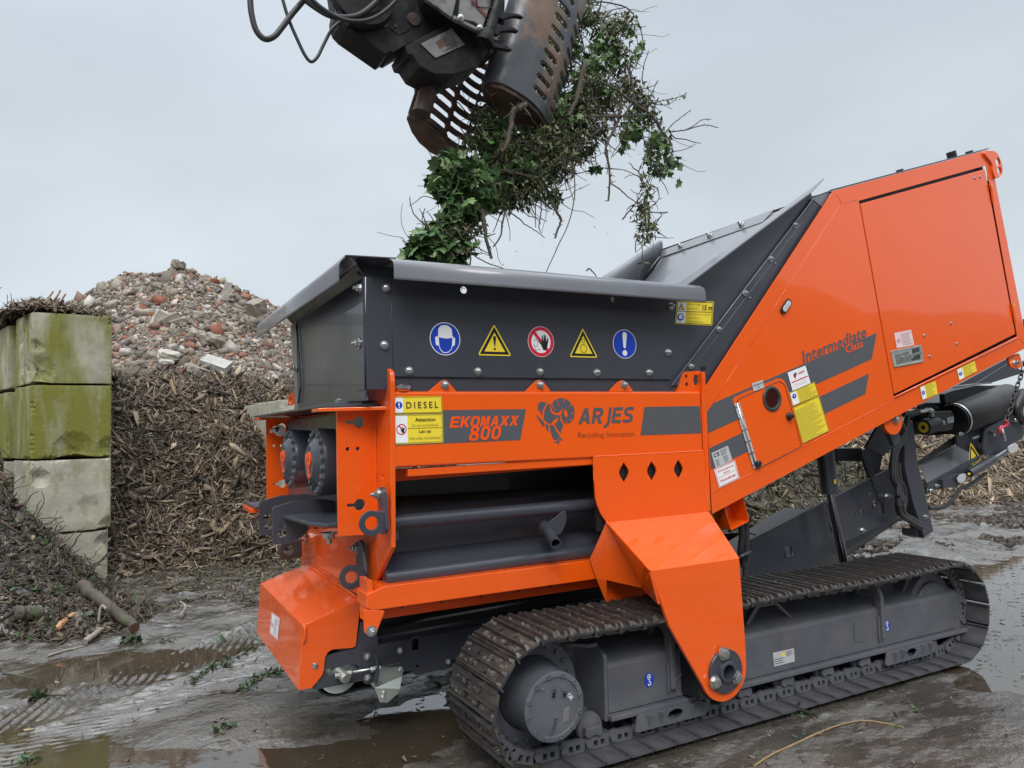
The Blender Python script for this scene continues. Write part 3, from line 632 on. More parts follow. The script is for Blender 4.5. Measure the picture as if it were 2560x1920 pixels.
# door hinges
for a_, b_, c_ in (('G 1962,352', 'G 1975,395', 'G 1988,485'), ('X 1075,500', 'X 1110,690', 'X 1150,885')):
    p = P(a_+' '+b_+' '+c_, 'y', YB-.012); h = MB().tube([p[0], p[1]], 0.012, 12).build('hinge', 'orange', SH)
    MB().tube([p[1], p[2]], 0.010, 12).build('hinge_pin', 'orange', h); MB().tube([p[0]+V((.01, -.006, -.0)), p[0]+V((.014, -.006, -.03))], 0.006, 8).build('grease_cap', 'yellow', h)
# lifting eye at the top corner
le = P('G 1920,120 1950,108 1998,108 2030,140 2060,235 2050,290 2005,312 1985,250 1985,200', 'y', YB-.02)
MB().prism([fillet(le, .03, 5), circ(P('G 2024,193', 'y', YB-.02)[0], .035, 'y', 18, .04), circ(P('G 2034,253', 'y', YB-.02)[0], .03, 'y', 18, .04)], Y_*0.018).build('lifting_eye', 'orange', SH, 0.004)
MB().prism([[p+Y_*.018 for p in P('G 1915,118 1985,200 1990,305 2005,312 1975,120', 'y', YB-.02)]], Y_*0.03).build('eye_gusset', 'orange', SH, 0.002)
# roof fittings
for s_, w_, h_, m_ in (('G 1310,262', .055, .035, 'grey'), ('G 1690,158', .075, .085, 'black'), ('G 1815,124', .06, .03, 'grey')):
    p = P(s_, 'y', YB+.25)[0]; c_ = p; b = MB(); b.tube([c_-nR*.03, c_+nR*h_*0.6], w_/2, 12); b.build('roof_fitting', m_, SH, 0.003)
# side marker lamp
p = PP('G 475,1240', (0, YB-.004, 0), (0, 1, 0))[0]; dM = (P('G 505,1195', 'y', YB)[0]-P('G 445,1285', 'y', YB)[0]).normalized(); nM = V((-dM.z, 0, dM.x))
def stad(c, d, n_, l, r, k=8):
    return [c+d*l+(d*math.cos(a)+n_*math.sin(a))*r for a in np.linspace(-math.pi/2, math.pi/2, k)]+[c-d*l+(-d*math.cos(a)-n_*math.sin(a))*r for a in np.linspace(-math.pi/2, math.pi/2, k)]
ml = MB().prism([stad(p, dM, nM, .036, .024)], Y_*-0.012).build('marker_lamp', 'black', SH, 0.003)
MB().prism([stad(p-Y_*.012, dM, nM, .028, .017)], Y_*-0.004).build('lamp_lens', 'lens', ml, 0.001)
for i in range(6): c_ = p-Y_*.0165+dM*(-.03+.012*i); MB().prism([[c_-dM*.0015-nM*.013, c_+dM*.0015-nM*.013, c_+dM*.0015+nM*.013, c_-dM*.0015+nM*.013]], Y_*-.001).build('led_strip', 'silver', ml)
# recessed door latch
lq = P('H 1612,268 1875,214 1893,362 1640,410', 'y', YB-.006)
lt = MB().prism([fillet(lq, .012, 4), [lq[0].lerp(lq[2], .09)+V((.0, 0, 0)), lq[1].lerp(lq[3], .09), lq[2].lerp(lq[0], .09), lq[3].lerp(lq[1], .09)]], Y_*-.006).build('door_latch', 'zinc_pale', SH, 0.002)
MB().prism([[p+Y_*-.001 for p in lq]], Y_*.001).build('latch_tray', 'zinc_pale', lt)
def lpt(u, v, d): a, b, c, e = lq; return (a*(1-u)+b*u)*(1-v)+(e*(1-u)+c*u)*v-Y_*d
MB().prism([[lpt(.1, .25, .003), lpt(.55, .2, .003), lpt(.55, .75, .003), lpt(.1, .85, .003)]], Y_*-.004).build('latch_plate', 'zinc', lt, 0.001)
MB().prism([[lpt(.68, .15, .0015), lpt(.92, .12, .0015), lpt(.92, .8, .0015), lpt(.62, .82, .0015)]], Y_*-.001).build('latch_gap', 'dark_steel', lt)
MB().prism([[lpt(.40, .42, .006), lpt(.95, .36, .006), lpt(.95, .52, .006), lpt(.7, .55, .006), lpt(.6, .72, .006), lpt(.45, .72, .006)]], Y_*-.005).build('latch_lever', 'zinc', lt, 0.001)
bolt(lpt(.33, .5, .008), lt, kind='rivet', s=1.3, name='rivet')
for u, v in ((.03, .05), (.35, .04), (.7, .04), (.97, .05), (.03, .95), (.35, .96), (.7, .96), (.97, .95)): bolt(lpt(u, v, .011), lt, kind='rivet', s=.5, name='rivet')
# service hatch
hs = fillet(P('H 248,690 262,665 640,500 690,515 720,580 862,1100 470,1290 455,1285', 'y', YB-.0015), .03, 5, {0: .03, 1: .03, 2: .04, 3: .03, 5: .0})
HT = MB().prism([hs, hat_h and [p+V((0, -.0015, 0)) for p in hat_h]], Y_*0.0012).build('hatch_frame', 'orange', SH)
hd = fillet(P('H 288,700 302,680 645,532 675,540 700,570 840,1092 470,1282 440,1270', 'y', YB-.004), .03, 5, {1: .03, 2: .03, 3: .03, 4: .02})
HD = MB().prism([hd, [p+V((0, -.004, 0)) for p in hat_h]], Y_*0.0025).build('hatch_door', 'orange', SH)
MB().tube([p+V((0, -.0005, 0)) for p in hd]+[hd[0]], 0.0022, 5).build('hatch_seal', 'ink', HD)
hp = P('H 587,680', 'y', YB-.006)[0]
MB().lathe(hp+Y_*.004, Y_*-1, [(0, .080), (.008, .080), (.012, .075), (.012, .063), (.004, .058), (-.01, .058)], 40).build('gauge_bezel', 'dark_steel', SH)
MB().prism([circ(hp+Y_*.002, .062, 'y', 30)], Y_*.002).build('gauge_glass', 'glass_dark', SH)
hg = P('H 262,722 305,710 470,1268 430,1288', 'y', YB-.007)
HG = MB().prism([fillet(hg, .008, 3)], Y_*.002).build('strip_hinge', 'silver', HD, 0.001)
hk = P('H 284,716 450,1278', 'y', YB-.009); MB().tube(hk, 0.006, 8).build('hinge_knuckle', 'zinc', HG)
for s_ in ('278,748', '306,735', '307,850', '338,836', '337,952', '368,938', '366,1052', '397,1040', '397,1154', '428,1140', '427,1252'): bolt(P('H '+s_, 'y', YB-.008)[0], HG, kind='rivet', s=.9, name='rivet')
kb = P('H 467,1242', 'y', YB-.012)[0]; MB().lathe(kb+Y_*.01, Y_*-1, [(0, .02), (.022, .02), (.026, .015), (.026, 0)], 18).build('rubber_stop', 'black', SH)
kb = P('H 740,832', 'y', YB-.01)[0]; lk = MB(); lk.lathe(kb+Y_*.01, Y_*-1, [(0, .028), (.012, .026), (.018, .016), (.034, .014), (.034, 0)], 18); lk.box((kb.x-.03, kb.y-.03, kb.z-.008), (kb.x+.012, kb.y-.016, kb.z+.008)); lk.build('hatch_lock', 'black', HD, 0.002)
# ---- painted graphics, side beam
def flat(name, m, polys, Y, parent=SH, lift=.0012, t=0.0):
    b = MB()
    for p in polys:
        loops = p if isinstance(p[0], list) else [p]
        b.prism([[q+V((0, -lift, 0)) for q in lp] for lp in loops], V((0, 0, 0)))
    return b.build(name, m, parent)
def word(name, txt, quad, Y, m, lift=.002, shear=0.0, bold=0.0, space=1.0, parent=SH, grow=0):
    q = P(quad, 'y', Y); st = Sticker(q, lift, 0)
    st.text(txt, -grow, -grow*2, 1+grow, 1+grow*2, m, 0, shear, bold, space); return st.build(name, parent)
GL = {'E': [[(0, 0), (1, 0), (1, .2), (.3, .2), (.3, .4), (.9, .4), (.9, .59), (.3, .59), (.3, .8), (1, .8), (1, 1), (0, 1)]],
      'K': [[(0, 0), (.3, 0), (.3, .4), (.7, 0), (1.08, 0), (.62, .46), (1.05, 1), (.7, 1), (.4, .62), (.3, .7), (.3, 1), (0, 1)]],
      'M': [[(0, 1), (.02, 0), (.36, 0), (.5, .55), (.68, 0), (1, 0), (1, 1), (.76, 1), (.76, .35), (.58, 1), (.42, 1), (.25, .35), (.25, 1)]],
      'A': [[(0, 1), (.36, 0), (.66, 0), (1, 1), (.7, 1), (.64, .8), (.36, .8), (.29, 1)], [(.42, .6), (.58, .6), (.5, .28)]],
      'X': [[(0, 0), (.34, 0), (.5, .3), (.67, 0), (1, 0), (.68, .48), (1, 1), (.66, 1), (.49, .68), (.32, 1), (-.02, 1), (.31, .49)]],
      'R': [[(0, 0), (.6, 0), (.85, .06), (.97, .2), (.97, .38), (.87, .53), (.68, .6), (1.02, 1), (.66, 1), (.4, .64), (.28, .64), (.28, 1), (0, 1)], [(.28, .2), (.56, .2), (.67, .26), (.67, .38), (.56, .45), (.28, .45)]],
      'J': [[(.55, 0), (1, 0), (1, .92), (.9, 1.12), (.65, 1.25), (.2, 1.3), (.05, 1.12), (.4, 1.08), (.55, .95)]],
      'S': [[(.95, .03), (.95, .22), (.62, .19), (.36, .2), (.30, .28), (.36, .37), (.75, .45), (.98, .6), (1, .78), (.88, .94), (.6, 1), (.3, 1), (.02, .96), (.02, .77), (.4, .81), (.64, .8), (.70, .72), (.64, .62), (.24, .54), (.03, .4), (.0, .24), (.12, .07), (.38, 0), (.65, -.01)]]}
def _oval(cx, cy, rx, ry, p=2.6, n=24): return [(cx+rx*abs(math.cos(t))**(2/p)*(1 if math.cos(t) > 0 else -1), cy+ry*abs(math.sin(t))**(2/p)*(1 if math.sin(t) > 0 else -1)) for t in [2*math.pi*i/n for i in range(n)]]
GL['O'] = [_oval(.5, .5, .53, .51), _oval(.5, .5, .24, .3)]; GL['0'] = [_oval(.5, .5, .5, .5), _oval(.5, .5, .21, .3)]
GL['8'] = [_oval(.5, .26, .46, .26, 2.4)+[], _oval(.5, .26, .17, .11, 2.2)]; GL['8b'] = [_oval(.5, .73, .52, .28, 2.4), _oval(.5, .74, .2, .12, 2.2)]
def glyphs(txt, quad, m, lift, shear, widths=None, fat=0):
    st = Sticker(P(quad, 'y', YB), lift, .00004); wd = widths or [1.0]*len(txt); tot = sum(wd)+.16*(len(txt)-1)+shear*1.0; x = 0
    for i, (ch, w_) in enumerate(zip(txt, wd)):
        for gk in ([ch, '8b'] if ch == '8' else [ch]):
            tr = lambda lp, s=1: [((x+((u-.5)*(1+fat*s)+.5)*w_+shear*(1-v))/tot, (v-.5)*(1+fat*s)+.5) for u, v in lp]
            st.poly(tr(GL[gk][0]), m, 0 if gk != '8b' else 1, [tr(h, -2) for h in GL[gk][1:]])
        x += w_+.16
    return st.build('lettering', SH)
flat('grey_stripe', 'decal_grey', [P('C 1325,96 1750,88 D 397,78 347,345 C 1325,396', 'y', YB)], YB)
flat('grey_stripe', 'decal_grey', [P('D 1420,60 1898,52 1912,288 1385,306', 'y', YB)], YB)
glyphs('EKOMAXX', 'Z 1123.1,1041.3 1297.8,1039 1297.8,1063.3 1123.1,1070', 'decal_orange', .002, .25)
glyphs('800', 'Z 1170.5,1065 1254.4,1064.2 1254.4,1098 1170.5,1102.5', 'decal_grey', .0026, .25, fat=.05)
glyphs('800', 'Z 1170.5,1065 1254.4,1064.2 1254.4,1098 1170.5,1102.5', 'decal_orange', .0032, .25)
glyphs('ARJES', 'D 848,72 1336,58 1330,194 848,208', 'decal_grey', .0016, .2, (1.15, 1.05, .62, .98, 1.05))
word('lettering', 'Recycling Innovation', 'D 848,280 1332,268 1332,328 848,342', YB, 'brown_ink', .0016)
ram = ['550,320 450,380 385,490 350,640 350,830 400,845 450,915 520,935 585,915 640,830 720,765 800,740 815,690 690,680 600,640 545,560 530,460 545,370',
       '800,690 830,690 830,800 860,880 925,960 915,1030 870,1090 850,1230 780,1150 720,1040 665,935 740,890 770,830 770,770 800,745',
       '510,985 600,970 640,1000 690,1100 760,1220 830,1310 780,1380 740,1420 640,1410 590,1310 545,1150',
       '640,1460 740,1460 790,1390 850,1350 895,1390 890,1460 850,1420 815,1450 805,1530 740,1520 690,1480 660,1500',
       '120,680 180,710 260,810 350,880 370,1040 290,980 200,830', '385,930 470,970 500,1190 430,1110 400,1010',
       '430,330 350,290 260,285 190,340 165,430 180,560 215,590 250,520 265,520 245,620 255,660 300,670 310,560 340,470 380,400']
horn = '600,310 680,230 820,175 940,190 1050,230 1150,330 1230,430 1255,560 1250,700 1200,840 1130,910 1020,935 930,910 880,800 860,680 880,580 930,490 950,440 850,540 790,600 710,615 630,580 575,500 562,400'
tear = '970,500 1030,560 1062,640 1050,720 1015,750 970,710 935,620 945,540'
polys = [P('T '+s_, 'y', YB) for s_ in ram]+[[P('T '+horn, 'y', YB), P('T '+tear, 'y', YB)]]
flat('ram_emblem', 'decal_grey', polys, YB, lift=.0014)
cuts = []
for s_ in ('760,185 742,290 790,415', '965,195 912,335', '1170,365 1080,438', '1150,608 1270,700', '1128,770 1170,870', '1022,850 1012,945', '585,320 605,430 700,548'):
    p = P('T '+s_, 'y', YB)
    for a, b in zip(p, p[1:]):
        d = (b-a).normalized(); n_ = V((-d.z, 0, d.x))*.0022; cuts.append([a-n_, b-n_*.6, b+n_*.6, a+n_])
flat('emblem_cuts', 'decal_orange', cuts, YB, lift=.0020)
# ---- graphics, engine house
flat('grey_stripe', 'decal_grey', [P('H 80,718 855,383 1395,152 1492,112 1448,338 35,978 25,795', 'y', YB), P('H 45,1108 1425,462 1392,640 60,1293', 'y', YB)], YB, lift=.001)
word('lettering', 'Intermediate', 'H 846,268 1396,50 1402,146 856,384', YB, 'decal_orange', .0014, 0, .055, 1.05, grow=.012)
word('lettering', 'Intermediate', 'H 846,268 1396,50 1402,146 856,384', YB, 'decal_grey', .0020, 0, .025, 1.05)
word('lettering', 'Class', 'H 1215,222 1366,166 1372,232 1226,292', YB, 'decal_orange', .0026, .1, .018, 1.1)
# ---- stickers on the hopper wall
def st_quad(cx_, cy_, rw, rh, reg, Y):
    c = P('%s %f,%f' % (reg, cx_, cy_), 'y', Y)[0]; l_, r_ = P('%s %f,%f %f,%f' % (reg, cx_-rw, cy_, cx_+rw, cy_), 'y', Y); t_, b_ = P('%s %f,%f %f,%f' % (reg, cx_, cy_-rh, cx_, cy_+rh), 'y', Y)
    return [V((l_.x, Y, t_.z)), V((r_.x, Y, t_.z)), V((r_.x, Y, b_.z)), V((l_.x, Y, b_.z))]
YS = YH-.001
k = Sticker(st_quad(1770, 785, 132, 143, 'A', YS)); k.disc(.5, .5, .5, .5, 'white', 0, 40); k.disc(.5, .5, .475, .475, 'blue', 1, 40)
k.poly([(.27, .42), (.28, .2), (.36, .11), (.5, .08), (.62, .11), (.72, .2), (.74, .42), (.80, .45), (.6, .485), (.5, .49), (.38, .475), (.21, .43)], 'white', 2)
k.poly([(.17, .46), (.22, .44), (.29, .46), (.3, .68), (.26, .72), (.19, .68)], 'white', 2); k.poly([(.83, .47), (.78, .46), (.73, .48), (.72, .70), (.76, .72), (.81, .68)], 'white', 2)
k.line([(.29, .68), (.33, .82), (.42, .91), (.5, .92), (.60, .90), (.70, .80), (.73, .70)], .022, 'white', 2); k.build('safety_sticker', HW)
def tri_sticker(q, inner):
    k = Sticker(q); T = lambda s: [(.5, .5+(-.5)*s), (.53, .5-.47*s), (.5+.5*s, .5+.42*s), (.5+.48*s, .5+.48*s), (.5-.48*s, .5+.48*s), (.5-.5*s, .5+.42*s), (.47, .5-.47*s)]
    T2 = lambda s, o: [(.5, .66-.58*s), (.5+.45*s, .66+.27*s), (.5-.45*s, .66+.27*s)]
    k.poly(T(1), 'yellow', 0); k.poly(T2(1.03, 0), 'ink', 1); k.poly(T2(.72, 0), 'yellow', 2); inner(k); return k.build('warning_sticker', HW)
def excl(k): k.poly([(.47, .36), (.53, .36), (.545, .42), (.515, .68), (.485, .68), (.455, .42)], 'ink', 3); k.disc(.5, .77, .035, .035, 'ink', 3)
def roll(k): k.disc(.5, .42, .065, .075, 'ink', 3, hole=.78); k.disc(.5, .68, .125, .145, 'ink', 3, hole=.86)
tri_sticker(st_quad(2196, 800, 138, 136, 'A', YS), excl)
tri_sticker(st_quad(890, 824, 116, 126, 'B', YS), roll)
k = Sticker(st_quad(525, 810, 113, 132, 'B', YS)); k.disc(.5, .5, .5, .5, 'white', 0, 40); k.disc(.5, .5, .485, .485, 'red', 1, 40, hole=.76)
k.poly([(.2, .24), (.28, .17), (.8, .76), (.72, .84)], 'red', 2)
k.line([(.24, .52), (.26, .45), (.33, .42), (.37, .47), (.38, .58), (.36, .65), (.28, .67)], .012, 'ink', 2); k.line([(.19, .61), (.25, .62), (.28, .8), (.4, .74), (.48, .76)], .012, 'ink', 2)
k.poly([(.50, .60), (.40, .50), (.43, .48), (.52, .55), (.52, .30), (.555, .29), (.575, .46), (.59, .46), (.605, .265), (.645, .265), (.645, .47), (.665, .30), (.70, .31), (.69, .50), (.755, .37), (.785, .39), (.74, .62), (.70, .74), (.64, .78), (.57, .76)], 'ink', 3)
k.build('prohibition_sticker', HW)
k = Sticker(st_quad(1248, 830, 101, 125, 'B', YS)); k.disc(.5, .5, .5, .5, 'white', 0, 40); k.disc(.5, .5, .48, .48, 'blue', 1, 40)
k.poly([(.42, .13), (.47, .09), (.53, .09), (.60, .14), (.60, .20), (.53, .63), (.49, .65), (.44, .62), (.41, .2)], 'white', 2); k.disc(.49, .81, .10, .10, 'white', 2); k.build('safety_sticker', HW)
k = Sticker(P('O 806,975 1062,978 1050,1144 793,1132', 'y', ya-.001)); k.rect(0, 0, 1, 1, 'yellow', 0); k.rect(.025, .04, .26, .95, 'white', 1); k.frame(.02, .03, .98, .97, .012, .02, 'ink', 2); k.rect(.02, .44, .98, .46, 'ink', 2)
k.poly([(.13, .08), (.22, .38), (.05, .38)], 'ink', 2); k.poly([(.13, .13), (.195, .355), (.07, .355)], 'yellow', 3); k.rect(.122, .18, .14, .30, 'ink', 4); k.disc(.13, .7, .085, .16, 'blue', 2); k.poly([(.08, .64), (.13, .56), (.18, .64), (.17, .78), (.09, .78)], 'white', 3)
k.text('Area of danger', .28, .09, .66, .19, 'olive', 3); k.text('Gevarenzone', .28, .26, .60, .35, 'olive', 3); k.text('15 m', .70, .16, .96, .38, 'ink', 3, bold=.02)
k.text('Wear head and ear protection', .28, .51, .94, .60, 'olive', 3); k.text('Draag hoofd- en', .28, .67, .65, .76, 'olive', 3); k.text('gehoorbescherming', .28, .82, .74, .92, 'olive', 3); k.build('danger_sticker', SH)
# ---- stickers on the beam
k = Sticker(P('C 1325,-28 1743,-35 1748,112 1330,120', 'y', YB), .0025); k.rect(0, 0, 1, 1, 'yellow', 0); k.frame(.01, .03, .99, .97, .008, .022, 'ink', 2); k.rect(.02, .06, .185, .94, 'white', 1)
k.disc(.1, .5, .07, .21, 'blue', 2); k.rect(.09, .36, .115, .56, 'white', 3); k.rect(.092, .60, .113, .66, 'white', 3); k.text('DIESEL', .25, .32, .91, .70, 'ink', 3, bold=.008, space=1.45); k.build('diesel_sticker', SH)
k = Sticker(P('C 1330,128 1750,118 1755,368 1335,385', 'y', YB), .0025); k.rect(0, 0, 1, 1, 'yellow', 0); k.frame(.01, .02, .985, .97, .008, .012, 'ink', 2); k.rect(.02, .03, .265, .955, 'white', 1); k.rect(.265, .47, .98, .482, 'ink', 2)
k.disc(.14, .5, .105, .185, 'red', 2, hole=.8); k.poly([(.075, .36), (.095, .34), (.205, .64), (.19, .66)], 'red', 3); k.poly([(.12, .5), (.15, .53), (.14, .42), (.16, .42), (.17, .5), (.18, .43), (.2, .46), (.19, .6), (.165, .62), (.14, .58)], 'ink', 4)
k.text('Attention', .42, .12, .84, .25, 'ink', 3, bold=.012); k.text('Do not use biodiesel!', .35, .32, .90, .42, 'olive', 3); k.text('Let op', .50, .53, .74, .67, 'ink', 3, bold=.012); k.text('Niet vullen met biodiesel!', .30, .76, .95, .86, 'olive', 3); k.build('fuel_sticker', SH)
# ---- stickers on the engine house
k = Sticker(P('H 720,455 875,393 920,545 765,612', 'y', YB-.004)); k.rect(0, 0, 1, 1, 'white', 0); k.rect(.06, .55, .94, .61, 'red', 1); k.text('ARJES', .48, .2, .86, .34, 'red', 1, shear=.25, bold=.03)
k.poly([(.25, .2), (.38, .16), (.42, .27), (.34, .42), (.3, .46), (.24, .32)], 'red', 1); k.disc(.36, .23, .075, .09, 'decal_grey', 2, hole=.5); k.rows(.15, .68, .9, .9, 3, 'pink', 1); k.build('maker_sticker', SH)
k = Sticker(P('H 735,630 955,533 990,655 765,748', 'y', YB-.0045)); k.rect(0, 0, 1, 1, 'yellow', 0); k.frame(.01, .02, .99, .98, .01, .02, 'ink', 2); k.rect(.02, .06, .25, .94, 'white', 1); k.disc(.14, .35, .075, .17, 'blue', 2); k.rect(.128, .24, .15, .42, 'white', 3)
k.rows(.3, .06, .96, .95, 8, 'olive', 2, seed=3); k.build('advice_sticker', SH)
k = Sticker(P('H 768,758 992,655 1080,958 852,1068', 'y', YB-.0045)); k.rect(0, 0, 1, 1, 'yellow', 0); k.frame(.015, .01, .985, .99, .01, .007, 'ink', 2); k.text('LET OP', .42, .035, .6, .06, 'ink', 2)
k.rows(.06, .09, .95, .96, 22, 'olive', 2, seed=5); k.build('advice_sticker', SH)
k = Sticker(P('H 412,548 505,518 520,583 428,618', 'y', YB-.004)); k.rect(0, 0, 1, 1, 'silver', 0); k.text('EKOMAXX 800', .1, .22, .92, .48, 'ink', 1); k.text('132', .4, .6, .62, .82, 'ink', 1); k.build('type_plate', SH)
k = Sticker(P('H 62,1150 205,1085 245,1210 100,1285', 'y', YB-.002)); k.rect(0, 0, 1, 1, 'silver', 0); k.text('CE', .08, .1, .42, .34, 'ink', 1, bold=.02); k.rows(.5, .08, .95, .45, 5, 'ink', 1, seed=9); k.rows(.1, .5, .4, .92, 4, 'ink', 1, seed=8); k.rows(.55, .5, .85, .92, 4, 'ink', 1, seed=6); k.build('rating_plate', SH)
k = Sticker(P('H 85,1292 265,1212 305,1365 130,1450', 'y', YB-.003)); k.rect(0, 0, 1, 1, 'white', 0); k.frame(.03, .03, .97, .97, .018, .02, 'red', 1); k.rect(.03, .50, .97, .515, 'red', 1)
k.text('Emergency', .14, .13, .88, .28, 'red', 2, bold=.01, space=1.15); k.text('Stop', .36, .32, .66, .46, 'red', 2, bold=.01, space=1.15); k.text('Noodstop', .14, .64, .86, .82, 'red', 2, bold=.01); k.build('emergency_sticker', SH)
k = Sticker(P('H 1642,112 1788,84 1815,215 1665,245', 'y', YB-.005)); k.rect(0, 0, 1, 1, 'pink', 0); k.frame(.01, .01, .99, .99, .01, .01, 'white', 1); k.disc(.17, .55, .11, .14, 'red', 1, hole=.8); k.poly([(.15, .5), (.19, .48), (.2, .6), (.14, .6)], 'ink', 1); k.rows(.35, .12, .95, .92, 8, 'faded_red', 1, seed=2, th=.25); k.build('door_sticker', SH)
for s_ in ('H 1862,578 2000,525 2022,640 1885,692', 'P 922,278 1120,182 1148,295 950,400'):
    k = Sticker(P(s_, 'y', YB-.002)); k.rect(0, 0, 1, 1, 'yellow', 0); k.rect(.02, .03, .27, .97, 'white', 1); k.disc(.14, .5, .09, .16, 'blue', 2); k.rect(.125, .4, .155, .55, 'white', 3); k.frame(.01, .02, .99, .98, .01, .012, 'olive', 2)
    k.rows(.32, .06, .96, .95, 8, 'olive', 2, seed=4); k.build('advice_sticker', SH)
# ================================================================== leg bracket over the near track
zb1, zb2 = 1.079, 0.8875
yl = 2.95
up = P('D 985,490 1930,440', 'y', YB-.012)
lft = P('D 989,700 1000,850 1015,910 1045,985 1095,1057', 'y', YB-.012); rgt = P('D 1978,965', 'y', YB-.012)
dia = []
for c_ in ('D 1245,626', 'D 1485,613', 'D 1716,598'):
    c0 = P(c_, 'y', YB-.012)[0]; w_, h_ = 0.043, 0.057
    dia.append(fillet([c0+V((w_, 0, 0)), c0+V((0, 0, h_)), c0+V((-w_, 0, 0)), c0+V((0, 0, -h_))], .022, 5, {0: .03, 2: .03, 1: .006, 3: .006}))
LP = MB().prism([[up[0]]+lft+[rgt[0], up[1]]]+dia, Y_*0.011).build('leg_plate', 'orange', SH, 0.002)
weld([up[0].lerp(up[1], i/40)+V((0, .002, .001)) for i in range(41)], 0.004, parent=LP)
weld([up[0].lerp(lft[0], i/10)+V((-.001, .004, 0)) for i in range(11)], 0.004, parent=LP)
MB().box((2.30, YB+.012, 1.03), (3.06, YB+.03, 1.425)).build('leg_backing', 'black', SH)
bL = P('D 1472,1508', 'y', yl)[0]; bR = V((P('S 1597,1203', 'y', yl)[0].x, yl, zb2)); bL = V((bL.x, yl, zb2))
SLP = MB().prism([[lft[-1], rgt[0], bR, bL]], V((0, .008, -.008))).build('leg_slope', 'orange', LP, 0.001)
low = [bL]+P('F 1640,440 1845,935 1880,985 1920,1025 1975,1055 2050,1066 2130,1055 2190,1030 2240,985 J 130,1150', 'y', yl)+P('J 153,1010 157,930', 'y', yl)+[bR]
dc = P('F 2112,818', 'y', yl)[0]
# round foot concentric with the pin
th = [math.radians(a) for a in range(200, 361, 10)]
foot = [dc+V((math.cos(a)*0.154, 0, math.sin(a)*0.154)) for a in th]
low = [bL, P('F 1640,440', 'y', yl)[0]]+foot+[V((dc.x+.154, yl, dc.z+.1)), bR]
MB().prism([low, circ(V((dc.x, yl, dc.z)), .039, 'y', 24)], Y_*0.022).build('leg_foot', 'orange', LP, 0.003)
# triangular gusset on the leg's left side and the inner web
gx = lft[-1].x+.004
G1 = P('D 1092,1078', 'x', gx)[0]
gs = PP('D 1085,1072 948,1372 1008,1540 F 1065,215 1096,28 1400,98 1545,240 D 1470,1505', lft[-1], ((bL-lft[-1]).cross(V((-.16, .30, .06))))) if False else None
e0, e1 = lft[-1], bL
g0 = P('D 950,1370', 'y', 3.44)[0]; g1 = P('D 1008,1542', 'y', 3.44)[0]; g2 = P('F 1098,240', 'y', 3.44)[0]; g3 = P('F 1095,30', 'y', 3.40)[0]; g4 = P('F 1400,98', 'y', 3.24)[0]; g5 = P('F 1548,242', 'y', yl+.01)[0]
n = MB(); n.add([e0, g0, g1, g3, g4, g5, e1, g2], [(0, 1, 2, 3), (0, 3, 4, 6), (4, 5, 6), (2, 7, 3)]); n.build('leg_gusset', 'orange', LP, solid=0.012)
n = MB(); n.add(P('F 1085,25 1545,75 1560,240 1095,243', 'y', 3.46), [(0, 1, 2, 3)]); n.build('leg_inner_web', 'orange_dull', LP, solid=0.012)
weld([e0.lerp(e1, i/24)+V((-.004, -.004, .002)) for i in range(25)], 0.006, parent=LP)
# pivot cap with bolts
PV = MB(); PV.lathe(dc, Y_*-1, [(0, .110), (.014, .110), (.016, .108), (.016, .055), (.03, .053), (.032, .050), (.034, .042), (.034, .038), (-.08, .038), (-.08, 0)], 48)
PV = PV.build('pivot_cap', 'grey', SH)
for s_ in ('F 2100,668', 'F 2025,915', 'J 92,1135'): bolt(P(s_, 'y', yl-.016)[0], PV, kind='hex', s=2.1, name='cap_bolt')
for x in (2.5, 2.7): pass
MB().box((2.62, 2.98, .2), (2.84, 3.24, .40)).build('leg_shoe', 'black', SH)
# ---- emergency stop box
Eb = P('J 30,158 130,94 166,235 66,286', 'y', YB+.02)
back = [p+Y_*.13 for p in Eb]; b = MB()
for i in range(4):
    a_, c_ = Eb[i], Eb[(i+1) % 4]; b.prism([[a_, c_, back[(i+1) % 4], back[i]]], ((a_+c_)/2-(Eb[0]+Eb[2])/2).normalized()*.004)
b.prism([back], Y_*.004); EB = b.build('stop_box', 'orange', SH, 0.001)
bc_ = (back[0]*.62+back[1]*.1+back[3]*.28); cy_ = V(((Eb[0].x+Eb[2].x)/2-.05, YB+.145, (Eb[0].z+Eb[2].z)/2+.02))
MB().box((cy_.x-.05, cy_.y-.006, cy_.z-.06), (cy_.x+.04, cy_.y, cy_.z+.065)).build('yellow_plate', 'yellow', EB, 0.002)
sb = MB(); sb.lathe(cy_, Y_*-1, [(0, .022), (.03, .022)], 18); sb.build('button_collar', 'ink', EB)
MB().lathe(cy_+V((.005, -.03, 0)), Y_*-1, [(0, .026), (.02, .03), (.04, .03), (.048, .024), (.05, 0)], 24).build('stop_button', 'knob_red', EB)
# ================================================================== tail of the belt conveyor (left)
YC = 3.87
cv = P('E 1040,395 1180,395 1192,592 2212,410', 'y', YC); e_ = cv[-1]; sl_ = (e_-cv[2])*(1/(e_.x-cv[2].x))
up_end = e_+sl_*1.4; low_ = P('E 2212,662 1862,780 1520,858 1478,820 1170,852 1060,905 640,985 622,968 725,850 740,690 1000,620', 'y', YC)
low_end = low_[0]+(low_[0]-low_[1])*((up_end.x-low_[0].x)/(low_[0].x-low_[1].x))
sq = fillet(P('E 1485,545 1545,535 1542,640 1485,642', 'y', YC), .004, 3)
slot = P('E 732,815 760,800 985,762 1020,770 1030,795 1020,815 900,840 770,862', 'y', YC)
CF = MB().prism([cv+[up_end, low_end]+low_, sq, slot, circ(P('E 1533,780', 'y', YC)[0], .009, 'y', 12)], Y_*0.008).build('conveyor_frame', 'grey', SH, 0.0015)
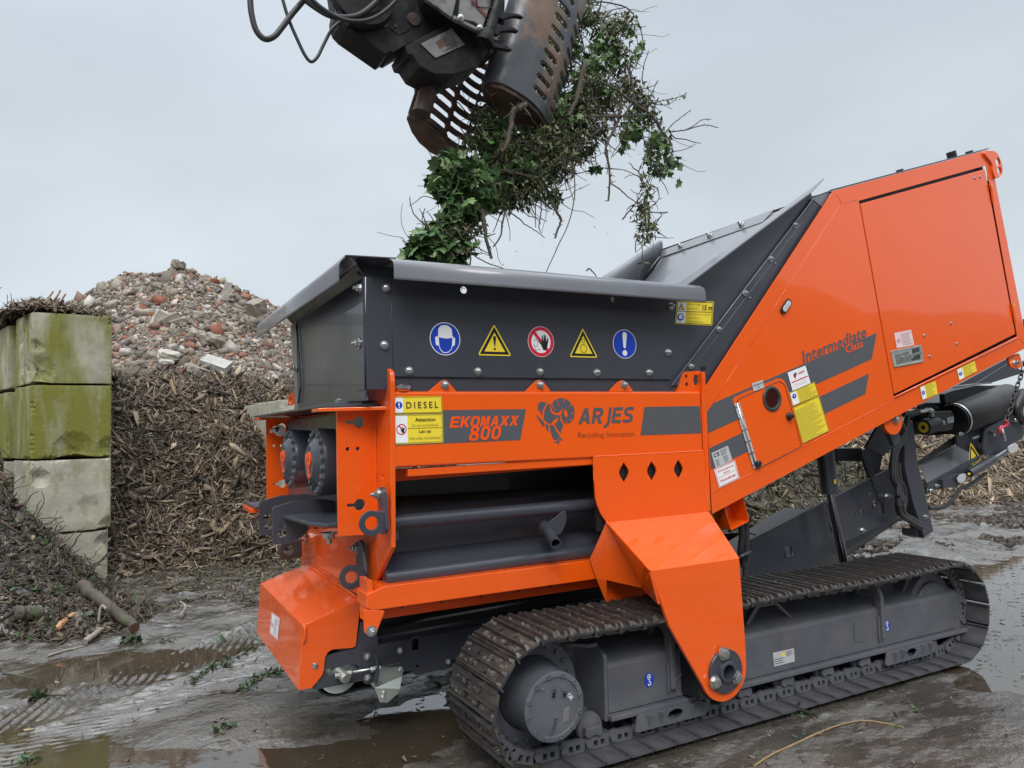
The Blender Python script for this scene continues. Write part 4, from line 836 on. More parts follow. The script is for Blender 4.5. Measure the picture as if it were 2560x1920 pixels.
b = MB(); b.prism([fillet(P('E 1475,530 1552,518 1550,650 1475,655', 'y', YC-.004), .006, 3), [p+Y_*-.004 for p in sq]], Y_*.006); b.build('slot_frame', 'grey', CF, 0.001)
MB().prism([[p+Y_*.05 for p in sq]], Y_*.003).build('slot_back', 'ink', CF)
for s_ in ('E 1383,643', 'E 1798,742'): bolt(P(s_, 'y', YC)[0], CF, kind='nut', s=.95)
MB().prism([P('E 1820,725 1900,712 1900,740 1820,752', 'y', YC-.001)], Y_*.0005).build('slot_mark', 'ink', CF)
n = MB(); n.tube(P('E 1070,855 1068,640 1090,615 1190,598', 'y', YC-.001), .0016, 5); n.tube(P('E 1180,718 1290,700', 'y', YC-.001), .0016, 5); n.build('frame_crease', 'grey', CF)
# far frame plate
MB().prism([[V((p.x, 5.05, p.z)) for p in (cv+[up_end, low_end]+low_)]], Y_*0.008).build('conveyor_frame', 'grey', SH)
# skirt strips between hood and frame
sk = P('E 1190,540 2212,352', 'y', 3.95); d_ = (sk[1]-sk[0])/(sk[1].x-sk[0].x)
for dz, h_, m_, y_ in ((0.0, .03, 'grey', 3.93), (0.04, .035, 'rubber', 3.95), (.08, .10, 'black', 3.99)):
    a = sk[0]+V((0, 0, dz-.03)); c_ = a+d_*2.6
    MB().prism([[V((a.x, y_, a.z)), V((c_.x, y_, c_.z)), V((c_.x, y_, c_.z+h_)), V((a.x, y_, a.z+h_))]], Y_*.01).build('belt_skirt', m_, SH, 0.001)
# tail pulley, belt, take-up screw
pc = V((1.055, 3.90, .315)); pc = P('E 855,842', 'y', 3.90)[0]
MB().lathe(pc, Y_, [(0, .02), (0, .095), (.004, .102), (.03, .102), (.03, .09), (1.08, .09)], 40).build('tail_pulley', 'zinc_pale', SH)
bs = [pc+V((math.cos(a)*.122, 0, math.sin(a)*.122)) for a in np.linspace(math.radians(100), math.radians(275), 26)]
dwn = V((1, 0, .16)).normalized(); bel = [bs[0]+V((2.8, 0, .46))]+bs+[bs[-1]+V((.18, 0, .012)), bs[-1]+V((.5, 0, .07)), bs[-1]+V((2.8, 0, .45))]
n = MB(); n.strip([p+Y_*.04 for p in bel], [p+Y_*1.08 for p in bel]); n.sm = [True]*len(n.sm); n.build('belt', 'rubber', SH, solid=.01)
tk = fillet(P('E 1060,660 1130,650 1165,680 1180,760 1160,915 1105,942 1065,920', 'y', YC-.014), .02)
TK = MB().prism([tk], Y_*.014).build('take_up_plate', 'grey', CF, 0.003)
for s_ in ('E 1098,695', 'E 1100,875'): bolt(P(s_, 'y', YC-.015)[0], TK, s=.95)
MB().prism([[p+Y_*0 for p in P('E 1138,655 1162,662 1182,760 1172,880 1150,920 1140,900 1160,760', 'y', YC-.015)]], Y_*-.05).build('take_up_rib', 'grey', TK, 0.002)
rd = P('E 935,838 1380,757', 'y', YC-.04); MB().tube(rd, .0065, 8).build('threaded_rod', 'zinc', SH)
for s_ in ('E 940,838', 'E 840,858', 'E 1145,805', 'E 1190,797'):
    c_ = P(s_, 'y', YC-.04)[0]; dx = (rd[1]-rd[0]).normalized(); MB().tube([c_-dx*.012, c_+dx*.012], .017, 6, smooth=False).build('lock_nut', 'zinc', SH, .001)
pa = P('E 855,835 905,862', 'y', YC-.03); b = MB(); b.tube([pa[0]+V((0, .06, 0)), pa[1]+V((.0, -.035, -.005))], .026, 20); b.build('pulley_pin', 'zinc_pale', SH, .002)
zb_ = P('E 1175,800 1400,780 1415,815 1400,865 1130,935 1118,925 1170,905', 'y', YC-.012)
ZB = MB().prism([zb_], Y_*.004).build('zinc_bracket', 'zinc_pale', SH, .001)
lo_ = P('E 1130,935 1400,868 1365,960 1345,985 1150,955', 'y', YC-.015); n = MB(); n.add([lo_[0], lo_[1], lo_[2]+V((0, -.03, 0)), lo_[3]+V((0, -.03, 0)), lo_[4]+V((0, -.03, 0))], [(0, 1, 2, 3, 4)]); n.build('bracket_fold', 'zinc_pale', ZB, solid=.003)
MB().prism([[p+V((0, -.03, 0)) for p in P('E 1150,955 1352,985 1350,1000 1262,1078 1195,1075', 'y', YC-.015)]], Y_*.003).build('bracket_tab', 'zinc_pale', ZB, .001)
for s_ in ('E 1243,1008', 'E 1235,1045', 'E 1382,808'): bolt(P(s_, 'y', YC-.047)[0], ZB, s=.8, kind='hex', m='zinc_pale')
# ================================================================== under the engine house (right)
def arm(name, m, s, Y, t=.02, holes=(), rad=0, **k): return plate(name, m, s, Y, t, holes, 0.003, rad=rad, **k)
# discharge conveyor frame
ua = P('J 165,345 640,105', 'y', YC)+P('Q 1360,1090 2045,735 I 640,965', 'y', YC)
la = P('I 640,1430 180,1640 J 728,374 700,372 672,322 640,322 562,385 530,490 490,520 150,552', 'y', YC)
_lw = lambda x: .60-.12*min(1, max(0, (x-ua[0].x)/(ua[-1].x-ua[0].x)))
hq = [circ(p, r, 'y', 14) for p, r in zip(P('Q 540,1603 890,1413 1222,1237 1540,1068 1578,1345 1626,1313 1680,1288', 'y', YC), (.009, .008, .008, .009, .018, .009, .017))]
DF = MB().prism([ua+la]+[fillet(P('J 378,395 405,383 410,432 385,442', 'y', YC), .003, 3), fillet(P('Q 1825,1170 1860,1160 1872,1235 1835,1240', 'y', YC), .003, 3), fillet(P('Q 1290,1450 1320,1440 1345,1530 1315,1540', 'y', YC), .003, 3)]+hq, Y_*.008).build('conveyor_frame', 'grey', SH, 0.0015)
for s_, s2 in (('J 820,290', 1.2), ('I 335,1540', 1.1)): bolt(P(s_, 'y', YC)[0], DF, s=s2)
for s_ in ('J 372,392 412,378 418,436 380,446', 'Q 1808,1160 1865,1150 1885,1258 1825,1262', 'J 632,245 650,240 665,295 645,300'):
    q = P(s_, 'y', YC-.003); MB().tube(q+[q[0]], .004, 6).build('slot_frame', 'grey', DF)
MB().tube([p+V((0, -.001, .0)) for p in ua[:2]]+[ua[-1]], .005, 6).build('frame_edge', 'grey_pale', DF)
MB().prism([[V((p.x, 5.05, p.z-_lw(p.x))) for p in ua+la]], Y_*.008).build('conveyor_frame', 'grey', SH)
n = MB(); n.strip([V((p.x, YC+.02, p.z-_lw(p.x)+.03)) for p in (ua[0], ua[-1])], [V((p.x, 5.05, p.z-_lw(p.x)+.03)) for p in (ua[0], ua[-1])]); n.build('belt', 'rubber', SH, solid=.012)
# hydraulic jack
Yc = 3.72
c0, c1, c2 = P('Q 1195,380 1282,1068', 'y', Yc)+P('J 716,488', 'y', Yc)
JK = MB(); JK.tube([c0, c1], .061, 28); JK = JK.build('jack_cylinder', 'grey', SH, .004)
MB().tube([c1, c2+(c2-c1).normalized()*.35], .03, 24).build('jack_rod', 'chrome', JK)
k = Sticker(PP('Q 1325,905 1355,893 1362,945 1335,955', c1+V((.0, -.064, 0)), (0, 1, 0))); k.rect(0, 0, 1, 1, 'yellow', 0); k.poly([(.2, .8), (.7, .1), (.8, .2), (.4, .8)], 'ink', 1); k.build('hazard_sticker', JK)
# cross tray and gusset arm
tr = P('Q 1290,512 1690,503 1700,672 1300,665', 'y', 4.0)
MB().prism([tr], Y_*.5).build('cross_tray', 'black', SH, .003)
gq = P('Q 1690,560 1745,500 1950,590 1890,880 1870,885 1790,760', 'y', 3.93)
arm('gusset_plate', 'grey', gq, 3.93, .012)
ga = P('Q 1680,575 1700,545 1870,880 1890,885 2030,1120 2020,1160 1975,1200 1930,1195 1900,1150', 'y', 3.86)
arm('gusset_arm', 'grey', ga, 3.86, .03, rad=.015)
bp = P('Q 1945,1115', 'y', 3.86)[0]; bb = MB(); bb.cyl(bp, bp+V((.0, -.05, 0)), .022, 16); bb.build('pivot_boss', 'zinc', SH); bolt(P('Q 2000,1112', 'y', 3.81)[0], SH, s=1.7)
MB().prism([P('Q 1925,1195 1955,1195 1975,1330 1945,1330', 'y', YC-.002)], Y_*.001).build('slot_mark', 'ink', SH)
# orange hinge ear and its grey link
hc = P('Q 2075,150', 'y', YB+.03)[0]
ear = [hc+V((math.cos(a)*.105, 0, math.sin(a)*.105)) for a in np.linspace(math.radians(205), math.radians(375), 20)]
MB().prism([ear+[hc+V((.06, 0, .12)), hc+V((-.12, 0, .05))]], Y_*.03).build('hinge_ear', 'orange', SH, .003); bolt(P('Q 2098,145', 'y', YB+.028)[0], SH, s=1.9, kind='hex')
arm('hinge_link', 'grey', 'Q 1985,240 2120,235 2175,395 2165,430 2110,478 2085,470', YB+.09, .03, rad=.02)
arm('side_brace', 'black', 'Q 1900,200 2010,240 2110,475 1960,600 1730,500', YB+.25, .02)
# second grey leg with hoses
lg = P('I 690,600 765,590 815,970 948,1550 868,1603 770,1300 700,1010', 'y', 3.78)
b = MB().prism([lg], Y_*.10); b.build('support_leg', 'grey', SH, .004)
MB().prism([P('I 790,1530 868,1603 850,1610 795,1590', 'y', 3.83)], Y_*.12).build('support_foot', 'dark_steel', SH)
bolts('I 873,1425', 3.78, s=1.1)
MB().tube(P('I 740,1010 840,970', 'y', 3.779), .002, 5).build('frame_crease', 'grey', SH)
for k_, (s_, r_) in enumerate((('I 640,580 690,680 660,740 640,800 605,850 595,980 600,1100 640,1180 640,1300 660,1400 760,1470 840,1520', .022), ('I 720,560 700,660 680,760 640,830 620,900 615,1050 660,1180 670,1300 700,1400 780,1450 830,1490', .02), ('I 640,960 655,1100 690,1180 700,1300 680,1390 720,1430', .018), ('I 600,900 580,1000 610,1120 650,1240 640,1340', .018))):
    MB().tube(smooth_path(P(s_, 'y', 3.70+.02*k_), 6), r_, 10).build('hydraulic_hose', 'hose', SH)
for s_ in ('I 640,1160 640,1240', 'I 660,1210 665,1290', 'I 640,1260 650,1330', 'I 680,1240 685,1310'):
    q = P(s_, 'y', 3.66); MB().tube([q[0], q[1]], .02, 10).build('hose_coupling', 'dark_steel', SH, .001)
for s_ in ('I 750,1450 800,1480', 'I 790,1500 835,1522'): q = P(s_, 'y', 3.74); MB().tube([q[0], q[1]], .012, 8).build('hose_end', 'zinc', SH)
for k_, s_ in enumerate(('J 120,250 125,330 118,420 138,500', 'J 150,240 152,340 150,430 146,560')): MB().tube(smooth_path(P(s_, 'y', YB+.25), 5), .02, 10).build('hydraulic_hose', 'hose', SH)
q = P('J 108,448 172,412', 'y', YB+.2); MB().tube(q, .012, 8).build('grease_nipple', 'grey', SH)
# ---- overband magnet
Ym = 4.0
m0, m1 = P('P 905,822 1500,600', 'y', Ym); r0 = .148
ax = (V((m1.x-m0.x, 0, m1.z-m0.z))).normalized(); L_ = (m1-m0).length
ax = ax.normalized()
MG = MB(); MG.lathe(m0, ax, [(0, .10), (0, r0*.86), (.0, r0*.9)], 40); MG.lathe(m0, ax, [(.035, r0*.92), (.06, r0), (L_*.5, r0*1.03), (L_-.02, r0), (L_, r0*.8), (L_, 0)], 40)
MG = MG.build('magnet_drum', 'rubber', SH)
MB().lathe(m0, ax, [(-.005, r0*.98), (.012, r0*1.0), (.022, r0*.95)], 40).build('drum_rim', 'zinc_pale', MG)
pr = V((0, 1, 0)); up_ = ax.cross(pr)*-1
n = MB(); a = m0+ax*.05; n.prism([[a+up_*r0, a+ax*(L_-.1)+up_*r0, a+ax*(L_-.1)+up_*r0+pr*1.1, a+up_*r0+pr*1.1]], up_*-.012); n.prism([[a-up_*r0, a+ax*(L_-.1)-up_*r0, a+ax*(L_-.1)-up_*r0+pr*1.1, a-up_*r0+pr*1.1]], up_*.012); n.build('magnet_belt', 'rubber', MG)
a = m0-ax*.03; dk = [a+(pr*math.cos(t_)+up_*math.sin(t_))*(r0*.93) for t_ in np.linspace(0, 2*math.pi, 30)[:-1]]
MB().prism([dk], ax*.03).build('drum_end', 'black', MG, .002)
fr_ = P('P 560,640 860,645 945,800 920,960 720,1000 440,985 430,830', 'y', Ym+.12)
MB().prism([fillet(fr_, .05)], Y_*.04).build('magnet_frame', 'black', MG, .002)
bx = P('P 680,735 870,728 905,800 880,935 790,955 690,900', 'y', Ym-.06)
b = MB().prism([fillet(bx, .01)], Y_*.14); b.build('gear_housing', 'dark_steel', MG, .006)
k = Sticker(P('P 818,808 885,790 890,850 825,868', 'y', Ym-.061)); k.rect(0, 0, 1, 1, 'silver'); k.rows(.1, .1, .9, .9, 4, 'ink', 2); k.build('motor_plate', MG)
mc = P('P 562,910 690,875', 'y', Ym-.1); dm = (mc[1]-mc[0]).normalized()
MB().lathe(mc[0], dm, [(0, 0), (0, .062), (.004, .066), (.10, .066), (.12, .05), (.2, .05)], 28).build('magnet_motor', 'black', MG)
k = MB(); k.lathe(mc[0]-dm*.002, dm, [(0, 0), (0, .046)], 28); k.build('motor_disc', 'yellow', MG); k = MB(); k.lathe(mc[0]-dm*.004, dm, [(0, 0), (0, .018)], 18); k.build('motor_hub', 'ink', MG)
bolt(P('P 765,862', 'y', Ym-.07)[0], MG, s=1.6, kind='hex')
ft = MB(); q = P('P 500,742 570,735 610,715 650,730 655,795', 'y', Ym-.1); ft.tube(q[:3], .017, 10); ft.tube(q[2:], .022, 6, smooth=False); ft.build('hydraulic_fitting', 'zinc', MG, .001)
MB().tube(P('P 330,760 420,765 500,742', 'y', Ym-.1), .028, 10).build('hydraulic_hose', 'hose', MG)
arm('pale_bar', 'grey_pale', 'P 930,462 1130,432 1305,420 1315,432 1140,448 1000,470', Ym-.05, .05)
arm('black_hood', 'black', 'P 790,545 880,510 1150,450 1340,455 1380,470 860,640 800,640', Ym+.02, .05)
# canopy wing behind, beam
arm('upper_wing', 'grey', 'P 850,490 1490,150 1500,200 1130,430 1000,470', 4.35, .02)
arm('upper_wing', 'grey', 'P 1130,432 1500,200 1530,230 1659,300 1640,320 1310,422', 4.6, .02)
arm('rear_ear', 'orange', fillet(P('P 1485,150 1610,95 1645,220 1620,262 1570,272 1510,245', 'y', YB+.03), .03, 5), YB+.03, .02); bolt(P('P 1560,203', 'y', YB+.03)[0], SH, s=1.5)
# conveyor head: plate, cover, hinge plate, links
arm('head_frame', 'grey', 'P 925,1000 935,960 1250,850 1560,660 1659,540 1659,980 1595,1020 1450,1140 1210,1215 1160,1230 940,1110', 3.98, .02)
arm('head_edge', 'grey_pale', 'P 1255,920 1480,795 1485,810 1262,938', 3.93, .04)
arm('head_plate', 'grey', fillet(P('P 1240,940 1285,905 1480,830 1659,800 1659,1010 1520,1100 1475,1190 1290,1222 1240,1200 1205,1140', 'y', 3.90), .04), 3.90, .02)
cvp = P('P 520,1310 960,1085 1175,1205 600,1525', 'y', 3.95); cvp[1].y += .16; cvp[0].y += .10
n = MB(); q = PP('P 520,1310 960,1085 1175,1205 600,1525', (6.0, 3.9, 1.0), (0.05, -1, .9)); n.add(q, [(0, 1, 2, 3)]); n.build('belt_cover', 'grey_pale', SH, solid=.006)
arm('lower_frame', 'grey', 'P 590,1535 1175,1215 1190,1240 1080,1310 1040,1420 935,1420 830,1500 690,1600 600,1640', 3.90, .02)
MB().prism([P('P 500,1290 930,1000 930,1080 520,1320', 'y', 4.05)], Y_*.02).build('belt_edge', 'rubber', SH)
arm('link_box', 'grey', 'P 770,1480 930,1420 1000,1470 935,1560 780,1580', 3.86, .05)
for s_ in ('P 930,1470 975,1420 1025,1412 1030,1470 1000,1510 950,1520', 'P 1490,1120 1560,1080 1600,1095 1590,1170 1530,1200 1495,1180'):
    ob = arm('link_plate', 'silver', fillet(P(s_, 'y', 3.83), .02, 4), 3.83, .012)
h0, h1, h2_ = P('P 1060,1415 1330,1250 1500,1140', 'y', 3.86); HC = MB(); HC.tube([h0, h1], .036, 18); HC = HC.build('fold_cylinder', 'grey', SH, .003); MB().tube([h1, h2_], .022, 14).build('cylinder_rod', 'chrome', HC)
k = Sticker(P('P 1040,1412 1068,1402 1072,1425 1048,1432', 'y', 3.82)); k.rect(0, 0, 1, 1, 'yellow'); k.build('hazard_sticker', HC)
k = Sticker(P('P 1050,1080 1185,1080 1185,1325 1050,1325', 'y', 3.925), .002); k.poly([(.15, 0), (.22, 0), (1, .68), (.98, .75), (.1, 1), (0, .95)], 'yellow', 0); k.poly([(.18, .08), (.92, .68), (.9, .73), (.1, .94), (.06, .9)], 'ink', 1); k.poly([(.22, .25), (.72, .68), (.68, .71), (.18, .85)], 'yellow', 2); k.build('warning_sticker', SH)
bolts('P 645,1600 705,1545 965,983', 3.895, s=1.1)
for s_ in ('P 1145,1065 1190,1090 1195,1150 1165,1140', 'P 555,1510 600,1505 610,1560 570,1570'): MB().prism([P(s_, 'y', 3.889)], Y_*.002).build('slot_mark', 'ink', SH)
MB().tube(P('P 1095,1035 1160,1010', 'y', 3.895), .012, 8).build('weld_seam', 'grey_pale', SH)
# eye nut with red hook and chain
ec = P('P 1425,975', 'y', 3.80)[0]
def ring_obj(name, c, r, t, ax, m, parent, n=26, sx=1.0):
    ax = V(ax).normalized(); x = ax.orthogonal().normalized(); y = ax.cross(x)
    pts = [c+(x*math.cos(a)*sx+y*math.sin(a))*r for a in np.linspace(0, 2*math.pi, n+1)]
    return MB().tube(pts, t, 10, caps=False).build(name, m, parent)
EY = ring_obj('eye_ring', ec, .062, .013, (0.5, -.8, .2), 'zinc', SH)
MB().tube([P('P 1290,960', 'y', 3.88)[0], P('P 1350,985', 'y', 3.82)[0]], .022, 12).build('eye_shank', 'zinc', EY)
MB().tube(smooth_path(P('P 1455,835 1470,880 1440,900 1400,920 1395,965 1425,980', 'y', 3.79), 5), [.016+.004*math.sin(i*.5) for i in range(26)], 10).build('chain_hook', 'knob_red', SH)
cp = smooth_path(P('P 1655,245 1640,310 1600,420 1565,520 1540,600 1515,710 1480,790 1462,845', 'y', 3.62), 12)
L2 = [0]
for a, b in zip(cp, cp[1:]): L2.append(L2[-1]+(b-a).length)
nl = int(L2[-1]/.042); CH = None; lm = None
for i in range(nl):
    s_ = (i+.5)*L2[-1]/nl; j = max(k for k in range(len(L2)) if L2[k] <= s_); j = min(j, len(cp)-2); c_ = cp[j].lerp(cp[j+1], (s_-L2[j])/(L2[j+1]-L2[j])); t_ = (cp[j+1]-cp[j]).normalized()
    if lm is None:
        pts = [V((math.cos(a)*.015, 0, math.sin(a)*.015+(.013 if math.sin(a) > 0 else -.013))) for a in np.linspace(0, 2*math.pi, 21)]
        bb = MB().tube(pts, .0058, 8, caps=False); lm = bb.mesh('chain_link'); lm.materials.append(MAT['black'])
    if CH is None: CH = MB().tube([cp[0]+Z_*.05, cp[0]+Z_*.01], .008, 8).build('chain', 'black', SH)
    o = bpy.data.objects.new('chain_link', lm); q = V((0, 0, 1)).rotation_difference(t_); o.matrix_basis = Matrix.Translation(c_) @ (q @ Quaternion((0, 0, 1), math.pi/2*(i % 2)+.5)).to_matrix().to_4x4(); link(o, CH)
MB().tube(smooth_path(P('P 1659,510 1620,600 1580,680 1590,760 1640,820 1659,860', 'y', 3.85), 6), .034, 12).build('hydraulic_hose', 'hose', SH)
MB().tube(smooth_path(P('I 905,1350 980,1350 1060,1330 1130,1250 1180,1180 1230,1160 1300,1120 1400,1050', 'y', 3.90), 6), .016, 10).build('hydraulic_hose', 'hose', SH)
q = P('P 1540,830 1600,830', 'y', 3.88); MB().tube(q, .02, 8).build('hydraulic_fitting', 'zinc', SH)
# ================================================================== crawler tracks
XA, XB, ZR, RR = 1.768, 4.82, 0.331, 0.331
def track_path(n=56, r=0.305):
    Ls = XB-XA; per = 2*Ls+2*math.pi*r; o = []
    for i in range(n):
        s = (i+.3)*per/n
        if s < Ls: p = V((XA+s, 0, ZR-r)); a = 0.0
        elif s < Ls+math.pi*r: t = (s-Ls)/r; p = V((XB+math.sin(t)*r, 0, ZR-math.cos(t)*r)); a = t
        elif s < 2*Ls+math.pi*r:
            u = s-Ls-math.pi*r; sag = -.012*math.sin(u/Ls*math.pi*2)**2; p = V((XB-u, 0, ZR+r+sag)); a = math.pi
        else: t = (s-2*Ls-math.pi*r)/r; p = V((XA-math.sin(t)*r, 0, ZR+math.cos(t)*r)); a = math.pi+t
        o.append((p, a))
    return o
W0, W1 = 2.965, 3.445          # near and far ends of the shoes
# shoe: local x along the track, y across, z = outwards is -z (bottom run)
b = MB(); p_ = .069; th = .009
pr_ = [(-p_-.006, -.020), (-p_+.006, -.026), (-p_+.014, -.020), (-p_+.016, -.006), (-.012, -.006), (-.008, -.026), (.002, -.026), (.006, -.006), (.040, -.006), (.044, -.024), (.054, -.024), (.060, -.004), (p_+.010, .002), (p_+.010, .006), (.05, .006), (-.05, .006), (-p_-.006, -.008)]
yc = (W0+W1)/2
body = [(-p_+.008, .004), (-p_+.002, -.006), (p_-.006, -.006), (p_-.001, .004), (p_-.003, .018), (p_-.011, .018), (p_-.014, .004)]
b.prism([[V((x, W0, z)) for x, z in body]], Y_*(W1-W0), 0)
for gx0, gx1, zz in ((-p_-.004, -p_+.010, .024), (-.012, .002, .026), (.040, .054, .022)):
    b.add([(gx0-.003, W0+.006, -.006), (gx1+.003, W0+.006, -.006), (gx1+.003, W1-.006, -.006), (gx0-.003, W1-.006, -.006), (gx0+.002, W0+.022, -zz), (gx1-.002, W0+.022, -zz), (gx1-.002, W1-.022, -zz), (gx0+.002, W1-.022, -zz)], [(0, 1, 5, 4), (1, 2, 6, 5), (2, 3, 7, 6), (3, 0, 4, 7), (4, 5, 6, 7)], 1)
for yy in (yc-.07, yc+.07):
    for xx in (-.035, .022):
        b.prism([[V((xx+.012*math.cos(a), yy+.012*math.sin(a), -.006)) for a in [math.pi/3*i for i in range(6)]]], Z_*-.012, 0)
def seedclods(b, k):
    rr = random.Random(k)
    for _ in range(26):
        x, y = rr.choice((-.045, -.025, .015, .03)) + rr.uniform(-.012, .012), rr.uniform(W0+.02, W1-.02); s = rr.uniform(.006, .017)
        vs = [(x+s*rr.uniform(.6, 1.3)*math.cos(a), y+s*rr.uniform(.7, 1.6)*math.sin(a), -.006) for a in [i*math.pi/3 for i in range(6)]]+[(x, y, -.006-s*rr.uniform(.6, 1.0))]
        b.add(vs, [(i, (i+1) % 6, 6) for i in range(6)], 2, True)
shoes = []
for k in range(4):
    bb = MB(); bb.v = list(b.v); bb.f = list(b.f); bb.m = list(b.m); bb.sm = list(b.sm); seedclods(bb, k)
    me = bb.mesh('track_shoe'); [me.materials.append(MAT[m_]) for m_ in ('shoe_steel', 'grouser', 'clod')]; shoes.append(me)
shoe_bottom = b.mesh('track_shoe_clean'); [shoe_bottom.materials.append(MAT[m_]) for m_ in ('shoe_inner', 'grouser', 'clod')]
# link pair: pads with eyes above the shoe
lb = MB()
for yy in (yc-.088, yc+.066):
    prof_ = [(-.088, .012), (-.062, .006), (.05, .006), (.058, .014), (.062, .04), (.052, .062), (.03, .068), (-.03, .068), (-.045, .075), (-.07, .07), (-.088, .05)]
    holes_ = [[V((x, yy, z)) for x, z in ((-.035, .016), (-.012, .016), (-.012, .045), (-.035, .045))], [V((x, yy, z)) for x, z in ((.005, .016), (.028, .016), (.028, .045), (.005, .045))]]
    lb.prism([[V((x, yy, z)) for x, z in prof_]]+holes_, Y_*.022)
lb.cyl(V((-.068, yc-.104, .040)), V((-.068, yc+.104, .040)), .018, 16)
link_me = lb.mesh('track_link'); link_me.materials.append(MAT['track_grey'])
def crawler(dy, near=True):
    root = thing('tmp', (0, 0, 0), None, None) if False else None
    T = MB().box((2.17, 3.15, .175), (5.06, 3.40, .40)).build('track_frame', 'track_grey', SH, .008) if near else MB().box((2.17, 3.15+dy, .175), (5.06, 3.40+dy, .40)).build('track_frame', 'track_grey', SH, .008)
    return T
TF = crawler(0)
TC = MB().cyl(V((XA, 3.2, ZR)), V((XA, 3.5, ZR)), .05, 12).build('track_chain', 'track_grey', SH)
pth = track_path()
for i, (p, a) in enumerate(pth):
    M = Matrix.Translation(p) @ Matrix.Rotation(-a, 4, 'Y')
    bottom = a < 2.6
    o = bpy.data.objects.new('track_shoe', shoe_bottom if bottom else shoes[i % 4]); o.matrix_basis = M; link(o, TC)
    o = bpy.data.objects.new('track_link', link_me); o.matrix_basis = M; link(o, TC)
# far track as one rest-of-kind part
crawler(1.85, False)
fb = MB()
for i, (p, a) in enumerate(pth):
    M = Matrix.Translation(p+V((0, 1.85, 0))) @ Matrix.Rotation(-a, 4, 'Y')
    fb.add([M @ V(v) for v in b.v[:8]+b.v[8:8]], [f for f in b.f if max(f) < 8])
o = fb.build('track_shoe', 'shoe_steel', SH); tag(o, kind='stuff')
# sprocket, hub and motor cover
def hubc(y): return V((XA, y, ZR))
tp = []
for i in range(21*4):
    a = 2*math.pi*i/84; r = (.25, .258, .288, .288)[i % 4] if i % 4 else .248; tp.append(hubc(3.26)+V((math.cos(a)*r, 0, math.sin(a)*r)))
SPK = MB().prism([tp], Y_*.04).build('sprocket', 'track_grey', SH, .002)
MB().lathe(hubc(3.26), Y_*-1, [(0, .262), (.05, .26), (.055, .252), (.055, .175)], 56).build('sprocket_flange', 'track_grey', SPK)
for i in range(22): a = 2*math.pi*i/22; bolt(hubc(3.206)+V((math.cos(a)*.222, 0, math.sin(a)*.222)), SPK, kind='hex', s=1.0, m='track_grey', name='flange_bolt')
HB = MB(); HB.lathe(hubc(3.21), Y_*-1, [(0, .172), (.02, .170), (.03, .162), (.205, .148), (.21, .156), (.225, .156), (.228, .150), (.228, .132), (.222, .130), (.222, 0)], 64); HB = HB.build('motor_cover', 'track_grey', SH)
for i in range(12): a = 2*math.pi*i/12+.2; MB().lathe(hubc(2.982)+V((math.cos(a)*.141, 0, math.sin(a)*.141)), Y_*-1, [(0, .012), (.006, .011), (.006, .006), (.002, .006), (.002, 0)], 12).build('cap_screw', 'track_grey', HB)
for u, v in ((-.03, .085), (.085, .06)): MB().lathe(hubc(2.988)+V((u-.03, 0, v+.01)), Y_*-1, [(0, .02), (.003, .019), (.003, .012), (.006, .011), (.006, .005), (.002, 0)], 16).build('filler_plug', 'track_grey', HB)
def hub_word(t_, c_, w_, h_, rot, m='track_grey', lift=.003):
    c = hubc(2.987)+V((c_[0], 0, c_[1])); ex = V((math.cos(rot), 0, math.sin(rot))); ez = V((-math.sin(rot), 0, math.cos(rot)))
    q = [c-ex*w_/2+ez*h_/2, c+ex*w_/2+ez*h_/2, c+ex*w_/2-ez*h_/2, c-ex*w_/2-ez*h_/2]
    k = Sticker(q, lift, 0); k.text(t_, 0, 0, 1, 1, m, 0, bold=.02); k.build('lettering', HB)
    return q
for args in ((('MIN', (.0, .065), .045, .022, 1.35)), (('MAX', (.055, .06), .05, .022, 1.45)), (('CHANGE', (-.005, -.08), .062, .02, 1.15))):
    q = hub_word(*args, m='dark_steel'); cc = sum(q, V())/4; q2 = [cc+(p-cc)*1.22 for p in q]; MB().prism([q2], Y_*-.003).build('cast_pad', 'track_grey', HB, .001)
hub_word('OK', (.085, .03), .035, .02, -.9, 'white')
q2 = [hubc(2.988)+V((x, 0, z)) for x, z in ((.048, -.02), (.08, -.012), (.072, -.075), (.04, -.08))]; MB().prism([q2], Y_*-.002).build('name_plate', 'zinc', HB)
# idler
MB().lathe(V((XB, 3.15, ZR)), Y_, [(0, 0), (0, .165), (.006, .172), (.02, .172), (.02, .225), (.06, .235), (.06, .262), (.13, .262), (.13, .235), (.2, .2)], 48).build('idler_wheel', 'track_grey', SH)
# frame casing with sloping shoulders
f_ = P('F 1105,690 J 1395,642 1402,850', 'y', 3.2)
xa, xb = 2.16, 5.085
prof_ = [(3.12, .178), (3.12, .402), (3.135, .42), (3.22, .462), (3.34, .495), (3.40, .495), (3.40, .18)]
MB().prism([[V((xa, y, z)) for y, z in prof_]], X_*(xb-xa)).build('frame_casing', 'track_grey', TF, .006, seg=3)
MB().box((2.15, 3.085, .152), (xb+.03, 3.40, .176)).build('frame_lip', 'track_grey', TF, .004)
ep = [(3.12, .145), (3.115, .452), (3.125, .468), (3.30, .545), (3.40, .545), (3.40, .09), (3.33, .06), (3.25, .145)]
MB().prism([[V((2.135, y, z)) for y, z in ep]], X_*.022).build('frame_end', 'track_grey', TF, .004)
MB().prism([fillet([V((1.99, 3.33, .50)), V((2.135, 3.23, .5)), V((2.135, 3.16, .5)), V((2.08, 3.16, .5)), V((1.95, 3.29, .5))], .01)], Z_*.02).build('chain_guide', 'track_grey', TF, .004)
